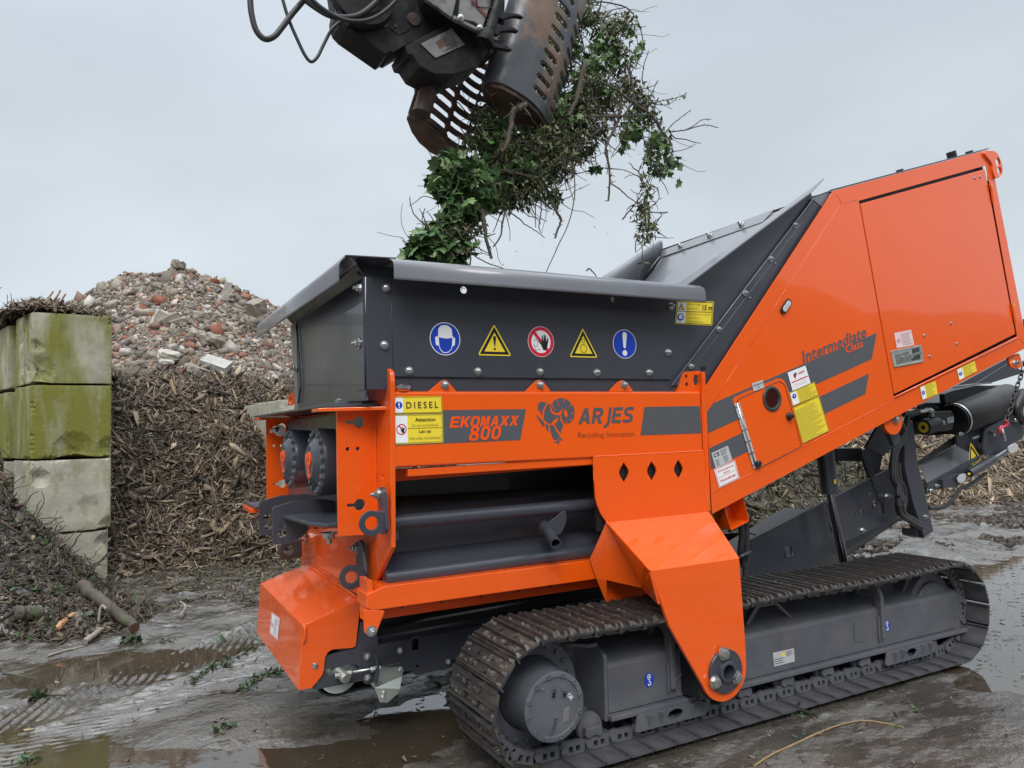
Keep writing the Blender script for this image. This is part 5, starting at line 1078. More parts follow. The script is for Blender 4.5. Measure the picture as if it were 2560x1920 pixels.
for x in (2.535, 4.21):
    o_ = fillet([V((x, 3.092, .23)), V((x, 3.092, .49)), V((x, 3.12, .555)), V((x, 3.19, .59)), V((x, 3.27, .575)), V((x, 3.32, .53)), V((x, 3.34, .47)), V((x, 3.27, .47)), V((x, 3.25, .52)), V((x, 3.19, .54)), V((x, 3.145, .51)), V((x, 3.14, .42)), V((x, 3.12, .40)), V((x, 3.12, .23))], .015, 4)
    MB().prism([o_], X_*.032).build('lashing_eye', 'track_grey', TF, .004)
    MB().box((x-.012, 3.106, .215), (x, 3.119, .37)).build('eye_weld', 'track_grey', TF, .003)
    k = Sticker(rectY(x-.15, x-.095, .24, .30, 3.198)[::-1] if False else [V((x-.155, 3.118, .335)), V((x-.095, 3.118, .335)), V((x-.095, 3.118, .265)), V((x-.155, 3.118, .265))] if x < 3 else [V((x+.05, 3.118, .335)), V((x+.11, 3.118, .335)), V((x+.11, 3.118, .265)), V((x+.05, 3.118, .265))])
    k.disc(.5, .5, .5, .5, 'blue', 0); k.disc(.5, .28, .2, .2, 'white', 1, hole=.75); k.poly([(.5, .17), (.6, .28), (.55, .28), (.55, .38), (.45, .38), (.45, .28), (.4, .28)], 'white', 1); k.rect(.47, .46, .53, .6, 'white', 1); k.line([(.5, .58), (.64, .68), (.66, .8), (.55, .88), (.42, .85), (.38, .76)], .1, 'white', 1); k.build('hook_sticker', TF)
br = P('J 150,830 210,720 335,705 430,805 415,805 325,720 230,735 165,840', 'y', 3.18)
MB().prism([br], Y_*.04).build('top_guide', 'track_grey', TF, .003)
MB().prism([fillet(P('J 770,820 825,812 830,925 775,935', 'y', 3.119), .01)], Y_*-.003).build('inspection_cover', 'track_grey', TF, .001)
k = Sticker(P('J 303,995 425,968 430,1045 312,1075', 'y', 3.118)); k.rect(0, 0, 1, 1, 'silver', 0); k.poly([(.38, .3), (.45, .15), (.55, .18), (.56, .38), (.42, .4)], 'yellow', 1); k.rows(.6, .1, .95, .5, 4, 'ink', 1); k.rows(.05, .45, .5, .9, 3, 'ink', 1); k.build('rating_plate', TF)
MB().tube(smooth_path(P('F 1690,1000 1680,920 1760,830 J 20,700', 'y', 3.115)[:3], 4), .005, 6).build('weld_seam', 'track_grey', TF)
# rollers and their guards
for i, x in enumerate(np.linspace(2.06, 4.72, 9)):
    c_ = V((x, 3.13, .125)); R_ = MB(); R_.lathe(c_, Y_, [(0, 0), (0, .03), (.01, .045), (.012, .07), (.03, .075), (.03, .06), (.13, .06), (.13, .075), (.15, .075), (.15, 0)], 28); R_.build('track_roller', 'track_grey', SH)
    cl_ = [V((x-.045, 3.105, .10)), V((x+.045, 3.105, .10)), V((x+.05, 3.105, .065)), V((x+.03, 3.105, .05)), V((x+.012, 3.105, .06)), V((x-.012, 3.105, .06)), V((x-.03, 3.105, .05)), V((x-.05, 3.105, .065))]
    MB().prism([[p+Z_*.04 for p in cl_]], Y_*.05).build('roller_clamp', 'track_grey', SH, .004)
for x0, x1 in ((2.30, 2.78), (4.22, 4.70)):
    g_ = MB().prism([fillet([V((x0-.02, 3.075, .075)), V((x1-.04, 3.075, .075)), V((x1, 3.075, .105)), V((x1-.01, 3.075, .155)), V((x0, 3.075, .155))], .02), circ(V(((x0+x1)/2, 3.075, .118)), .05, 'y', 20, .025)], Y_*.012).build('roller_guard', 'track_grey', SH, .003)
    for t_ in (.14, .3, .72, .88):
        xx = x0+(x1-x0)*t_; MB().add([(xx-.018, 3.074, .152), (xx+.018, 3.074, .152), (xx, 3.074, .085), (xx, 3.05, .15)], [(0, 3, 2), (3, 1, 2), (0, 1, 3)]).build('guard_rib', 'track_grey', g_)
# ================================================================== sorting grab
GR = thing('sorting_grab', P('L 600,300', 'y', 4.4)[0], 'dark hydraulic sorting grab with slotted rusty shells hanging over the hopper', 'excavator grab')
U = V((0.30, -0.05, 0.95)).normalized()
def curve_on(s, p0): return smooth_path(PP(s, p0, U), 6)
def shell(name, prof, slots, length, m, back=0.0, ds=.0075, thick=.016):
    L_ = [0]
    for a, b in zip(prof, prof[1:]): L_.append(L_[-1]+(b-a).length)
    tot = L_[-1]; ns = int(tot/ds); nt_ = int(length/ds)
    def at(s):
        j = 0
        while j < len(L_)-2 and L_[j+1] < s: j += 1
        return prof[j].lerp(prof[j+1], (s-L_[j])/max(1e-6, L_[j+1]-L_[j]))
    ring = [at(tot*i/ns) for i in range(ns+1)]
    vs = [p+U*(length*j/nt_-back) for j in range(nt_+1) for p in ring]; fs = []
    for j in range(nt_):
        t = length*(j+.5)/nt_
        for i in range(ns):
            s = tot*(i+.5)/ns; hole = False
            for sc, hl, t0, pitch, cnt in slots:
                k = round((t-t0)/pitch)
                if 0 <= k < cnt:
                    dt = t-(t0+k*pitch); dsn = max(0, abs(s-sc*tot)-hl)
                    if dsn*dsn+dt*dt < .021**2: hole = True; break
            if not hole: a = j*(ns+1)+i; fs.append((a, a+1, a+ns+2, a+ns+1))
    b = MB(); b.add(vs, fs, 0, True); return b.build(name, m, GR, solid=thick, recalc=False)
p0 = P('L 690,600', 'y', 4.25)[0]
pR = curve_on('L 497,492 545,488 610,502 690,545 760,592 820,650 860,710 884,772', p0)
SR = shell('grab_shell', pR, [(.60, .058, .10, .092, 9), (.93, .05, .10, .092, 9)], 1.15, 'grab_steel')
eR = PP('L 497,492 545,488 610,502 690,545 760,592 820,650 860,710 884,772 800,770 700,745 600,690 520,600 490,520', p0, U)
MB().prism([eR], U*-.03).build('shell_end', 'rust', SR, .004)
MB().tube([P('L 540,520', 'y', 4.25)[0]+U*-.03, P('L 540,520', 'y', 4.25)[0]-U*.036], .035, 18).build('pin_boss', 'rust', SR)
MB().prism([[p+U*1.13 for p in eR]], U*.03).build('shell_end', 'rust', SR)
p1 = P('L 200,800', 'y', 4.55)[0]
pL = curve_on('L 48,672 100,690 170,730 240,785 310,842 380,878 470,890', p1)
SL_ = shell('grab_shell', pL, [(.36, .055, .055, .078, 9), (.66, .055, .03, .078, 10), (.93, .05, .03, .078, 10)], .95, 'rust')
eL = PP('L 45,680 60,670 100,686 170,728 240,783 310,840 380,876 400,900 330,930 260,918 190,885 120,825 75,760', p1, U)
MB().prism([eL], U*-.03).build('shell_end', 'rust', SL_, .004)
MB().prism([[p+U*.93 for p in eL]], U*.03).build('shell_end', 'rust', SL_)
q = P('K 1640,740 1565,985', 'y', 4.32); MB().tube([q[0], q[1]], .058, 22).build('shell_tube', 'rust', SL_, .003)
MB().lathe(P('K 1600,560', 'y', 4.32)[0], P('K 1660,745', 'y', 4.32)[0]-P('K 1600,560', 'y', 4.32)[0], [(0, .045), (.03, .065), (.07, .05), (.10, .045), (.14, .07), (.18, .06), (.19, 0)], 26).build('swivel_knuckle', 'grab_dark', GR)
kk = MB(); kk.prism([P('K 1490,470 1700,500 1760,640 1650,760 1560,740 1540,580', 'y', 4.36)], Y_*.12); kk.build('knuckle_web', 'grab_dark', GR, .01)
def blk(name, m, s, Y, t, bevel=.006, parent=GR): return MB().prism([P(s, 'y', Y)], Y_*t).build(name, m, parent, bevel)
HBk = blk('rotator_housing', 'grab_dark', 'K 780,-500 860,20 850,60 852,110 880,180 930,235 1262,472 1305,443 1322,458 1420,400 1900,200 1850,-500', 4.15, .22)
LB = blk('linkage_block', 'grab_dark', 'K 1425,400 1450,470 1495,480 1555,575 1680,640 1850,645 2060,578 2112,475 2165,430 2230,440 2270,330 2212,340 1830,165 1700,250', 4.10, .26)
blk('cylinder_housing', 'grab_dark', 'K 1500,-500 1615,0 1838,160 2212,345 2290,200 2300,-500', 4.02, .3, .01)
MB().tube(P('K 870,40 880,170', 'y', 4.12)+P('K 930,232', 'y', 4.12), .02, 10).build('housing_edge', 'grab_dark', HBk)
pv = P('K 1050,-10', 'y', 4.14)[0]; MB().lathe(pv, Y_*-1, [(0, .19), (.06, .18), (.06, .11), (.02, .10), (.02, 0)], 40).build('slew_ring', 'grab_dark', HBk)
for c_, r_ in (('K 1250,215', .02), ('K 1500,170', .045), ('K 1340,230', .012)): MB().lathe(P(c_, 'y', 4.15)[0], Y_*-1, [(0, r_), (.012, r_*.9), (.012, 0)], 16).build('cover_cap', 'rust', HBk)
blk('housing_cover', 'grab_dark', 'K 1290,240 1390,190 1480,230 1440,275 1370,300', 4.145, .01, .002, HBk)
blk('side_plate', 'grab_plate', 'K 1500,-120 1615,0 1832,152 1872,-10 1880,-120', 3.995, .03, .004)
bp2 = blk('side_plate', 'grab_plate', 'K 1905,-10 1925,-120 2200,-120 2150,80 2100,225 2065,215 2030,190 1925,165 1895,140', 3.985, .03, .003)
bolt(P('K 1905,152', 'y', 3.98)[0], bp2, s=1.3, kind='hex'); bolt(P('K 2070,242', 'y', 3.98)[0], bp2, s=1.3, kind='hex')
k = Sticker(P('K 1980,-60 2180,-60 2180,150 1980,150', 'y', 3.98)); k.poly([(.05, .3), (.2, .3), (.78, .93), (.7, 1)], 'faded_red', 0); k.poly([(.2, .3), (.3, .3), (.3, .42)], 'faded_red', 0); k.frame(.3, .0, .95, .62, .05, .05, 'ink', 0); k.build('worn_marking', bp2)
blk('edge_bar', 'grab_plate', 'K 1840,158 1850,130 2212,318 2250,300 2220,350', 3.99, .03, .003)
lp = P('K 1560,378 1832,243 1945,385 1692,502', 'y', 4.09)
LPp = MB().prism([lp], Y_*.01).build('lower_plate', 'grab_plate', LB, .003)
k = Sticker([p+Y_*-.001 for p in (lp[0], lp[1], lp[2], lp[3])]); k.poly([(.35, .25), (.7, .2), (.62, .5), (.9, .75), (.7, .8), (.5, .6), (.3, .65)], 'rust', 0); k.line([(.35, .85), (.8, .85)], .03, 'ink', 0); k.build('worn_marking', LPp)
# pin and fins joining the right shell
pn = P('R 1390,40 1300,340', 'y', 4.0); MB().tube([pn[0]+(pn[0]-pn[1])*.8, pn[1]], .036, 20).build('hinge_pin', 'grab_dark', GR)
MB().lathe(pn[1]+V((0, 0, .03)), pn[0]-pn[1], [(-.06, 0), (-.06, .055), (-.03, .06), (.02, .045)], 20).build('hinge_collar', 'grab_dark', GR)
for s_ in ('R 1330,60 1420,95 1500,110 1575,118 1622,150 1560,138 1490,150 1440,165 1360,130', 'R 1300,170 1390,200 1450,225 1530,232 1580,270 1500,262 1420,275 1390,300 1300,250', 'R 1230,320 1320,345 1400,375 1470,390 1525,432 1440,420 1380,410 1330,385 1235,365'):
    f_ = smooth_path(P(s_, 'y', 3.98), 3)[:-1]; MB().prism([f_], Y_*.035).build('hinge_fin', 'grab_dark', SR, .004)
blk('hinge_block', 'grab_dark', 'R 1340,390 1370,400 1360,460 1320,450', 4.0, .04)
# hoses
def hose(s, Y, r, parent=GR): return MB().tube(smooth_path(P(s, 'y', Y), 8), r, 12).build('hydraulic_hose', 'hose', parent)
hose('K 75,-160 88,0 98,110 130,240 180,315 235,338 300,310 360,240 450,120 560,-10 640,-120', 4.1, .0165)
hose('K 330,-160 370,0 420,165 490,330 560,475 615,533 670,490 720,390 790,260 870,185 930,150', 4.12, .0095)
hose('K 480,-100 560,-10 650,60 760,125 880,152 1000,140 1100,85 1180,10 1260,-90', 4.05, .018)
hose('K 560,-90 640,10 740,90 860,155 980,182 1110,170 1230,110 1340,10 1400,-90', 4.03, .011)
# ================================================================== greenery
def leaf_arrays(kind):
    if kind == 'ivy':
        o = [(0, 0), (.28, -.06), (.52, .12), (.34, .34), (.62, .62), (.26, .66), (0, 1.05), (-.26, .66), (-.62, .62), (-.34, .34), (-.52, .12), (-.28, -.06)]
    else:
        o = [(0, 0), (.16, .2), (.2, .5), (.12, .8), (0, 1.0), (-.12, .8), (-.2, .5), (-.16, .2)]
    v = [(0, .42, .06)]+[(x, y, -.16*abs(x)-.10*max(0, y-.5)) for x, y in o]
    n = len(o); f = [(0, i+1, (i+1) % n+1) for i in range(n)]
    return np.array(v), np.array(f)
LA = {k: leaf_arrays(k) for k in ('ivy', 'small')}
def rand_rot(n, droop=0.6):
    """leaf frames: y axis = leaf direction (drooping), z = leaf normal"""
    d = RNG.normal(size=(n, 3)); d[:, 2] -= droop*1.6; d /= np.linalg.norm(d, axis=1)[:, None]
    a = RNG.normal(size=(n, 3)); a[:, 2] += .8; x = np.cross(d, a); x /= np.linalg.norm(x, axis=1)[:, None]; z = np.cross(x, d)
    return np.stack([x, d, z], axis=2)
PALS = {'ivy': [(.045, .10, .036), (.06, .13, .042), (.09, .18, .06), (.15, .25, .09), (.22, .29, .13)], 'small': [(.085, .125, .055), (.12, .16, .065), (.06, .09, .04), (.19, .21, .10), (.13, .11, .055)], 'dark': [(.02, .045, .016), (.035, .07, .024), (.05, .08, .03)], 'dry': [(.17, .11, .05), (.1, .07, .035), (.22, .17, .08)]}
def arr_mesh(name, vs, fs, cols, m, parent=None, smooth=False):
    me = bpy.data.meshes.new(name); nv = len(vs); nf = len(fs); k = fs.shape[1]
    me.vertices.add(nv); me.vertices.foreach_set('co', np.ascontiguousarray(vs, dtype=np.float32).ravel())
    me.loops.add(nf*k); me.loops.foreach_set('vertex_index', fs.astype(np.int32).ravel())
    me.polygons.add(nf); me.polygons.foreach_set('loop_start', np.arange(0, nf*k, k, dtype=np.int32)); me.polygons.foreach_set('loop_total', np.full(nf, k, dtype=np.int32))
    if smooth: me.polygons.foreach_set('use_smooth', np.ones(nf, dtype=bool))
    me.update(calc_edges=True)
    if cols is not None:
        a = me.color_attributes.new('col', 'FLOAT_COLOR', 'POINT'); c = np.ones((nv, 4), np.float32); c[:, :3] = cols; a.data.foreach_set('color', c.ravel())
    me.materials.append(MAT[m]); me.validate()
    o = bpy.data.objects.new(name, me); link(o, parent); return o
def scatter(tv, tf, pos, rot, scl, col):
    n = len(pos); vs = np.einsum('nij,nvj->nvi', rot, tv[None]*scl[:, None, :] if scl.ndim == 2 else tv[None]*scl[:, None, None])+pos[:, None, :]
    fs = (tf[None]+(np.arange(n)*len(tv))[:, None, None]).reshape(-1, tf.shape[1])
    return vs.reshape(-1, 3), fs, np.repeat(col, len(tv), axis=0)
def leaves(name, kind, pos, size, parent, pal=None, droop=.6):
    pos = np.asarray(pos); n = len(pos); tv, tf = LA[kind]; pal = np.array(PALS[pal or kind])
    c = pal[RNG.choice(len(pal), n, p=None)]*RNG.uniform(.75, 1.25, (n, 1))
    s = RNG.uniform(.6, 1.25, n)*size
    return arr_mesh(name, *scatter(tv, tf, pos, rand_rot(n, droop), s, c), 'leaf', parent)
def blob_pts(reg, blobs, Y, depth, dens):
    o = []
    for x, y, r in blobs:
        c = P('%s %f,%f' % (reg, x, y), 'y', Y)[0]; e = P('%s %f,%f' % (reg, x+r, y), 'y', Y)[0]; R = (e-c).length
        n = max(3, int(dens*(r/80)**2)); d = RNG.normal(size=(n, 3)); d /= np.linalg.norm(d, axis=1)[:, None]; d *= (RNG.uniform(0, 1, n)**.5)[:, None]*R
        d[:, 1] *= depth/R*.6 if R > .12 else 1; o.append(np.array(c)+d)
    return np.concatenate(o)
def twig_mesh(b, pts, r, n=5, m=0):
    pts = smooth_path(pts, 5); k = len(pts); pts = [p+V((random.uniform(-1, 1), random.uniform(-1, 1), random.uniform(-1, 1)))*r*.35 for p in pts]
    b.tube(pts, [r*(1-.55*i/k) for i in range(k)], n, m)
def random_twigs(b, pos, cnt, length, r, droop=.5):
    for _ in range(cnt):
        p = V(pos[random.randrange(len(pos))]); d = V((random.gauss(0, 1), random.gauss(0, .8), random.gauss(0, 1)-droop)).normalized(); pts = [p]
        for _ in range(4): d = (d+V((random.gauss(0, .35), random.gauss(0, .35), random.gauss(0, .35)))).normalized(); pts.append(pts[-1]+d*length*random.uniform(.15, .4))
        twig_mesh(b, pts, r*random.uniform(.5, 1.4), 5)
def bunch(name, label, cat, blobs_ivy, blobs_small, Y, depth, d_ivy, d_small, ivysize, ntw, twl=.25, group=None):
    allb = (blobs_ivy or [])+(blobs_small or []); c = P('L %f,%f' % (allb[0][0], allb[0][1]), 'y', Y)[0]
    T = thing(name, c, label, cat, group); pos = []
    if blobs_ivy: p = blob_pts('L', blobs_ivy, Y, depth, d_ivy); leaves('ivy_leaves', 'ivy', p, ivysize, T)['kind'] = 'stuff'; pos.append(p)
    if blobs_small: p = blob_pts('L', blobs_small, Y, depth, d_small); leaves('small_leaves', 'small', p, .044, T)['kind'] = 'stuff'; pos.append(p)
    pos = np.concatenate(pos); b = MB(); random_twigs(b, pos, ntw, twl, .0042); T2 = b.build('stems', 'bark', T); T2['kind'] = 'stuff'
    return T
bunch('ivy_bunch', 'glossy dark ivy hanging lowest over the left part of the hopper rim', 'ivy', [(300, 1000, 100), (260, 1080, 80), (340, 1180, 95), (420, 1060, 110), (300, 1320, 70), (190, 1410, 85), (260, 1490, 95), (110, 1450, 55), (350, 1450, 75), (320, 1560, 60), (160, 1530, 70), (90, 1510, 50), (380, 1260, 70), (480, 1130, 90)],
      [(300, 1400, 100), (200, 1500, 100), (420, 1350, 80)], 4.35, .22, 130, 90, .076, 150)
bunch('hedge_tangle', 'dense dark tangle of cut hedge branches clamped between the grab shells', 'brushwood', [(560, 880, 110), (700, 1000, 110), (620, 1090, 90), (560, 760, 80), (760, 880, 80), (850, 1000, 70), (960, 700, 90), (1020, 620, 80)],
      [(700, 880, 130), (800, 920, 120), (820, 1050, 110), (720, 1130, 100), (900, 850, 110), (950, 970, 90), (500, 700, 80), (430, 830, 60), (1000, 780, 120), (1050, 660, 100), (820, 830, 90), (640, 960, 120), (1080, 480, 60), (560, 1180, 70), (640, 1200, 50), (900, 1170, 50)], 4.42, .3, 75, 330, .066, 330, .26)
bunch('ivy_spray', 'loose leafy ivy and twigs spilling from the right side of the grab', 'ivy', [(1120, 420, 80), (1150, 330, 70), (1250, 280, 50), (1180, 220, 40), (1385, 200, 26), (1440, 265, 22), (1400, 330, 22), (1270, 380, 50), (1180, 560, 70), (1390, 730, 55), (1360, 790, 60), (1330, 850, 30), (1520, 850, 60), (1600, 950, 45), (1560, 1010, 40), (1480, 930, 35), (1140, 870, 30), (1150, 970, 26), (1640, 1090, 10), (1030, 900, 50), (1130, 110, 40)],
      [(1150, 470, 100), (1220, 180, 90), (1330, 150, 70), (1120, 100, 60), (1230, 600, 90), (1340, 520, 80), (1430, 640, 70), (1480, 700, 60), (1550, 830, 60), (1430, 560, 60), (1300, 330, 80), (1500, 950, 60), (1130, 700, 90), (1180, 780, 60), (1080, 900, 60)], 4.5, .2, 75, 240, .055, 230, .24)
bunch('packed_brush', 'packed brush filling the space behind the right grab shell', 'brushwood', [(980, 300, 70)], [(1000, 120, 90), (960, 260, 110), (900, 400, 110), (860, 520, 110), (1040, 20, 90), (1060, -120, 90)], 4.85, .25, 60, 420, .06, 200, .25)
bunch('bramble_strand', 'thin leafy strand dangling down in front of the grey chute', 'bramble', [], [(1445, 1030, 26), (1450, 1100, 30), (1450, 1210, 40), (1430, 1270, 55), (1470, 1350, 50), (1440, 1400, 40), (1460, 1160, 30), (1440, 1560, 14)], 4.3, .1, 0, 160, .05, 46, .14)
def stick(name, label, s, Y, r, m='bark', cutend=False, cat='branch', n=8, leaflets=0):
    pts = P(s, 'y', Y); b = MB(); pp = smooth_path(pts, 5); k = len(pp); pp = [p+V((random.uniform(-1, 1), random.uniform(-1, 1), random.uniform(-1, 1)))*r*.25 for p in pp]
    b.tube(pp, [r*(1-.35*i/k) for i in range(k)], n)
    for _ in range(int(3+len(pp)/3)):
        i = random.randrange(1, k); d = V((random.gauss(0, 1), random.gauss(0, .5), random.gauss(0, 1))).normalized(); b.tube([pp[i], pp[i]+d*r*random.uniform(2, 5)], [r*.4, r*.15], 5)
    o = b.build(name, m); tag(o, label, cat)
    if cutend: MB().cyl(pp[0]+(pp[0]-pp[1]).normalized()*.004, pp[0], r*.98, n).build('cut_face', 'cut_wood', o)
    if leaflets:
        a = np.array([pp[random.randrange(k)] for _ in range(leaflets)])+RNG.normal(size=(leaflets, 3))*.008; leaves('leaflets', 'small', a, .035, o)['kind'] = 'stuff'
    return o
stick('branch', 'thick sawn branch stub with a fresh orange cut at the mouth of the grab', 'L 735,622 700,645 672,655 660,720 640,830 600,900', 4.15, .021, cutend=True)
stick('branch', 'straight mossy branch lying along the right shell of the grab', 'L 1090,360 1070,500 1040,600 1000,690', 4.2, .02, cutend=False)
stick('branch', 'long crooked brown branch hanging down right of the grab', 'L 1310,600 1300,700 1250,800 1218,890 1235,960 1242,1060 1235,1190', 4.3, .0105)
stick('branch', 'dark stick poking down through the ivy above the hopper rim', 'L 485,1240 500,1330 510,1420 540,1530', 4.2, .015)
stick('branch', 'thin bent stick hanging beside the dark stick under the ivy', 'L 625,1250 605,1330 595,1400 553,1462', 4.25, .007)
stick('branch', 'short forked stick dangling alone under the tangle', 'L 900,1200 930,1260 955,1300 935,1360 918,1412', 4.2, .0095)
stick('twig', 'very long thin twig reaching from the tangle down to the hopper rim', 'L 1025,960 1034,1060 1032,1180 1000,1320 940,1450 890,1560 848,1650', 4.0, .0042, cat='twig')
stick('twig', 'bare curved twig arching over the hopper rim below the ivy', 'L 440,1515 520,1560 610,1590 660,1636', 4.0, .004, cat='twig')
stick('twig', 'small bare twig standing up behind the hopper rim', 'L 1105,1605 1122,1592 1150,1620 1178,1660', 4.3, .005, cat='twig')
stick('twig', 'leafy twig sticking out to the right with small paired leaves', 'L 1480,620 1540,600 1600,588 1650,575 1697,555', 4.4, .004, cat='twig', leaflets=34)
stick('twig', 'bare twig reaching farthest right against the sky', 'L 1600,780 1690,770 1780,745 1830,742 1884,757', 4.4, .005, cat='twig')
stick('twig', 'bare twig with a kinked tip just above the farthest reaching twig', 'L 1690,770 1740,745 1790,710 1842,706', 4.42, .004, cat='twig')
stick('twig', 'short reddish bare twig pointing up right from the ivy spray', 'L 1570,790 1610,740 1660,700 1722,652', 4.4, .0045, cat='twig')
stick('twig', 'arched twig at the very top right of the greenery', 'L 1110,20 1200,12 1290,28 1350,50 1400,110 1430,190 1440,260', 4.5, .006, cat='twig')
stick('twig', 'thorny twig ending beside the bramble strand', 'L 1585,1257 1540,1262 1500,1258 1440,1270', 4.3, .005, cat='twig')
stick('twig', 'curved thin stem linking ivy leaves below the big leaf cluster', 'L 1180,992 1260,1000 1340,1012 1440,1060', 4.4, .004, cat='twig')
stick('twig', 'slanting thorny stem running down to the bramble strand', 'L 1250,1088 1300,1120 1350,1165 1420,1215', 4.35, .005, cat='twig')
stick('twig', 'reddish hooked twig at the lower left of the bramble strand', 'L 1318,1300 1350,1260 1400,1200 1440,1140', 4.33, .006, cat='twig')
stick('twig', 'thin stem hanging down onto the grey chute', 'L 1452,1150 1450,1300 1436,1430 1434,1560 1410,1640', 4.3, .004, cat='twig')
for i, s_ in enumerate(('L 1395,1490 1400,1420 1440,1390', 'L 1180,480 1290,540 1400,620 1500,690 1560,790', 'L 1340,380 1370,470 1380,600 1310,700', 'L 1480,680 1540,760 1610,860 1600,960', 'L 1050,690 1200,690 1330,685 1490,680', 'L 1120,815 1190,760 1240,690', 'L 1060,700 1070,800 1050,890 960,980', 'L 540,930 600,940 650,990 600,1010', 'L 600,1010 700,1030 780,1050 830,1050', 'L 665,1050 670,1110 690,1160', 'L 590,1060 590,1140 560,1230', 'L 820,1140 850,1200 900,1240', 'L 1110,60 1180,120 1260,60 1340,45', 'L 1440,260 1420,340 1370,430')):
    lbl = ['short curled reddish twig above the chute', 'long dark stem crossing the ivy spray diagonally', 'dark stem bending down the right edge of the spray', 'stem carrying the outermost ivy leaves on the right', 'nearly level dark twig crossing right of the shell tip', 'short slanted stick below the level dark twig', 'yellow green stem hanging from the shell tip', 'pale curled stub in the middle of the tangle', 'pale broken stick lying level in the tangle', 'short pale stick with a knobbly end in the tangle', 'brown upright stub over the ivy bunch', 'dark slanted stick at the foot of the tangle', 'thin forked twig among the topmost leaves', 'hanging twig end at the upper right edge'][i]
    stick('branch' if i in (1, 2, 6, 7, 8, 9, 10) else 'twig', lbl, s_, 4.28+.02*(i % 4), (.004, .009, .009, .006, .007, .009, .012, .01, .012, .013, .012, .009, .005, .005)[i], cat='branch' if i in (1, 2, 6, 7, 8, 9, 10) else 'twig')
fl = P('L 1070,1105 1150,1335 1225,1375 695,1495 840,1440 1100,1080 610,1560', 'y', 4.2)
o = leaves('falling_leaf', 'small', np.array(fl), .03, None); tag(o, 'tiny leaf scraps falling through the air above the hopper', 'leaf scraps', kind='stuff')
MB().prism([P('K 900,-330 1650,-330 1250,-2400 700,-2400', 'y', 4.18)], Y_*.2).build('dipper_arm', 'grab_dark', GR, .01)
# ================================================================== ground, heaps, blocks
def vnoise(x, y, s, seed=0):
    x = np.asarray(x)/s; y = np.asarray(y)/s; xi = np.floor(x).astype(np.int64); yi = np.floor(y).astype(np.int64); fx = x-xi; fy = y-yi
    fx = fx*fx*(3-2*fx); fy = fy*fy*(3-2*fy)
    def h(a, b):
        n = (a*374761393+b*668265263+seed*982451653) & 0x7fffffff; n = ((n ^ (n >> 13))*1274126177) & 0x7fffffff; n = n ^ (n >> 16); return (n & 0xffff)/65535.0
    return (h(xi, yi)*(1-fx)+h(xi+1, yi)*fx)*(1-fy)+(h(xi, yi+1)*(1-fx)+h(xi+1, yi+1)*fx)*fy
def fbm(x, y, s, o=4, seed=0, g=.5):
    t = 0; a = 1; n = 0
    for i in range(o): t = t+a*vnoise(x+i*17.3, y-i*9.1, s/2**i, seed+i); n += a; a *= g
    return t/n
def gau(x, y, cx, cy, rx, ry, rot=0):
    c, s = math.cos(rot), math.sin(rot); u = ((x-cx)*c+(y-cy)*s)/rx; v = (-(x-cx)*s+(y-cy)*c)/ry; return np.exp(-(u*u+v*v))
def ss(e0, e1, x): t = np.clip((x-e0)/(e1-e0), 0, 1); return t*t*(3-2*t)
def mound_h(x, y):
    d = np.sqrt(((x+1.45)/1.35)**2+((y-8.8)/2.0)**2); h = 1.25*np.clip(1-d**1.5, 0, None)
    h += .2*gau(x, y, -.25, 7.4, .45, .45)
    return h*(.8+.4*fbm(x, y, .5, 4, 40))
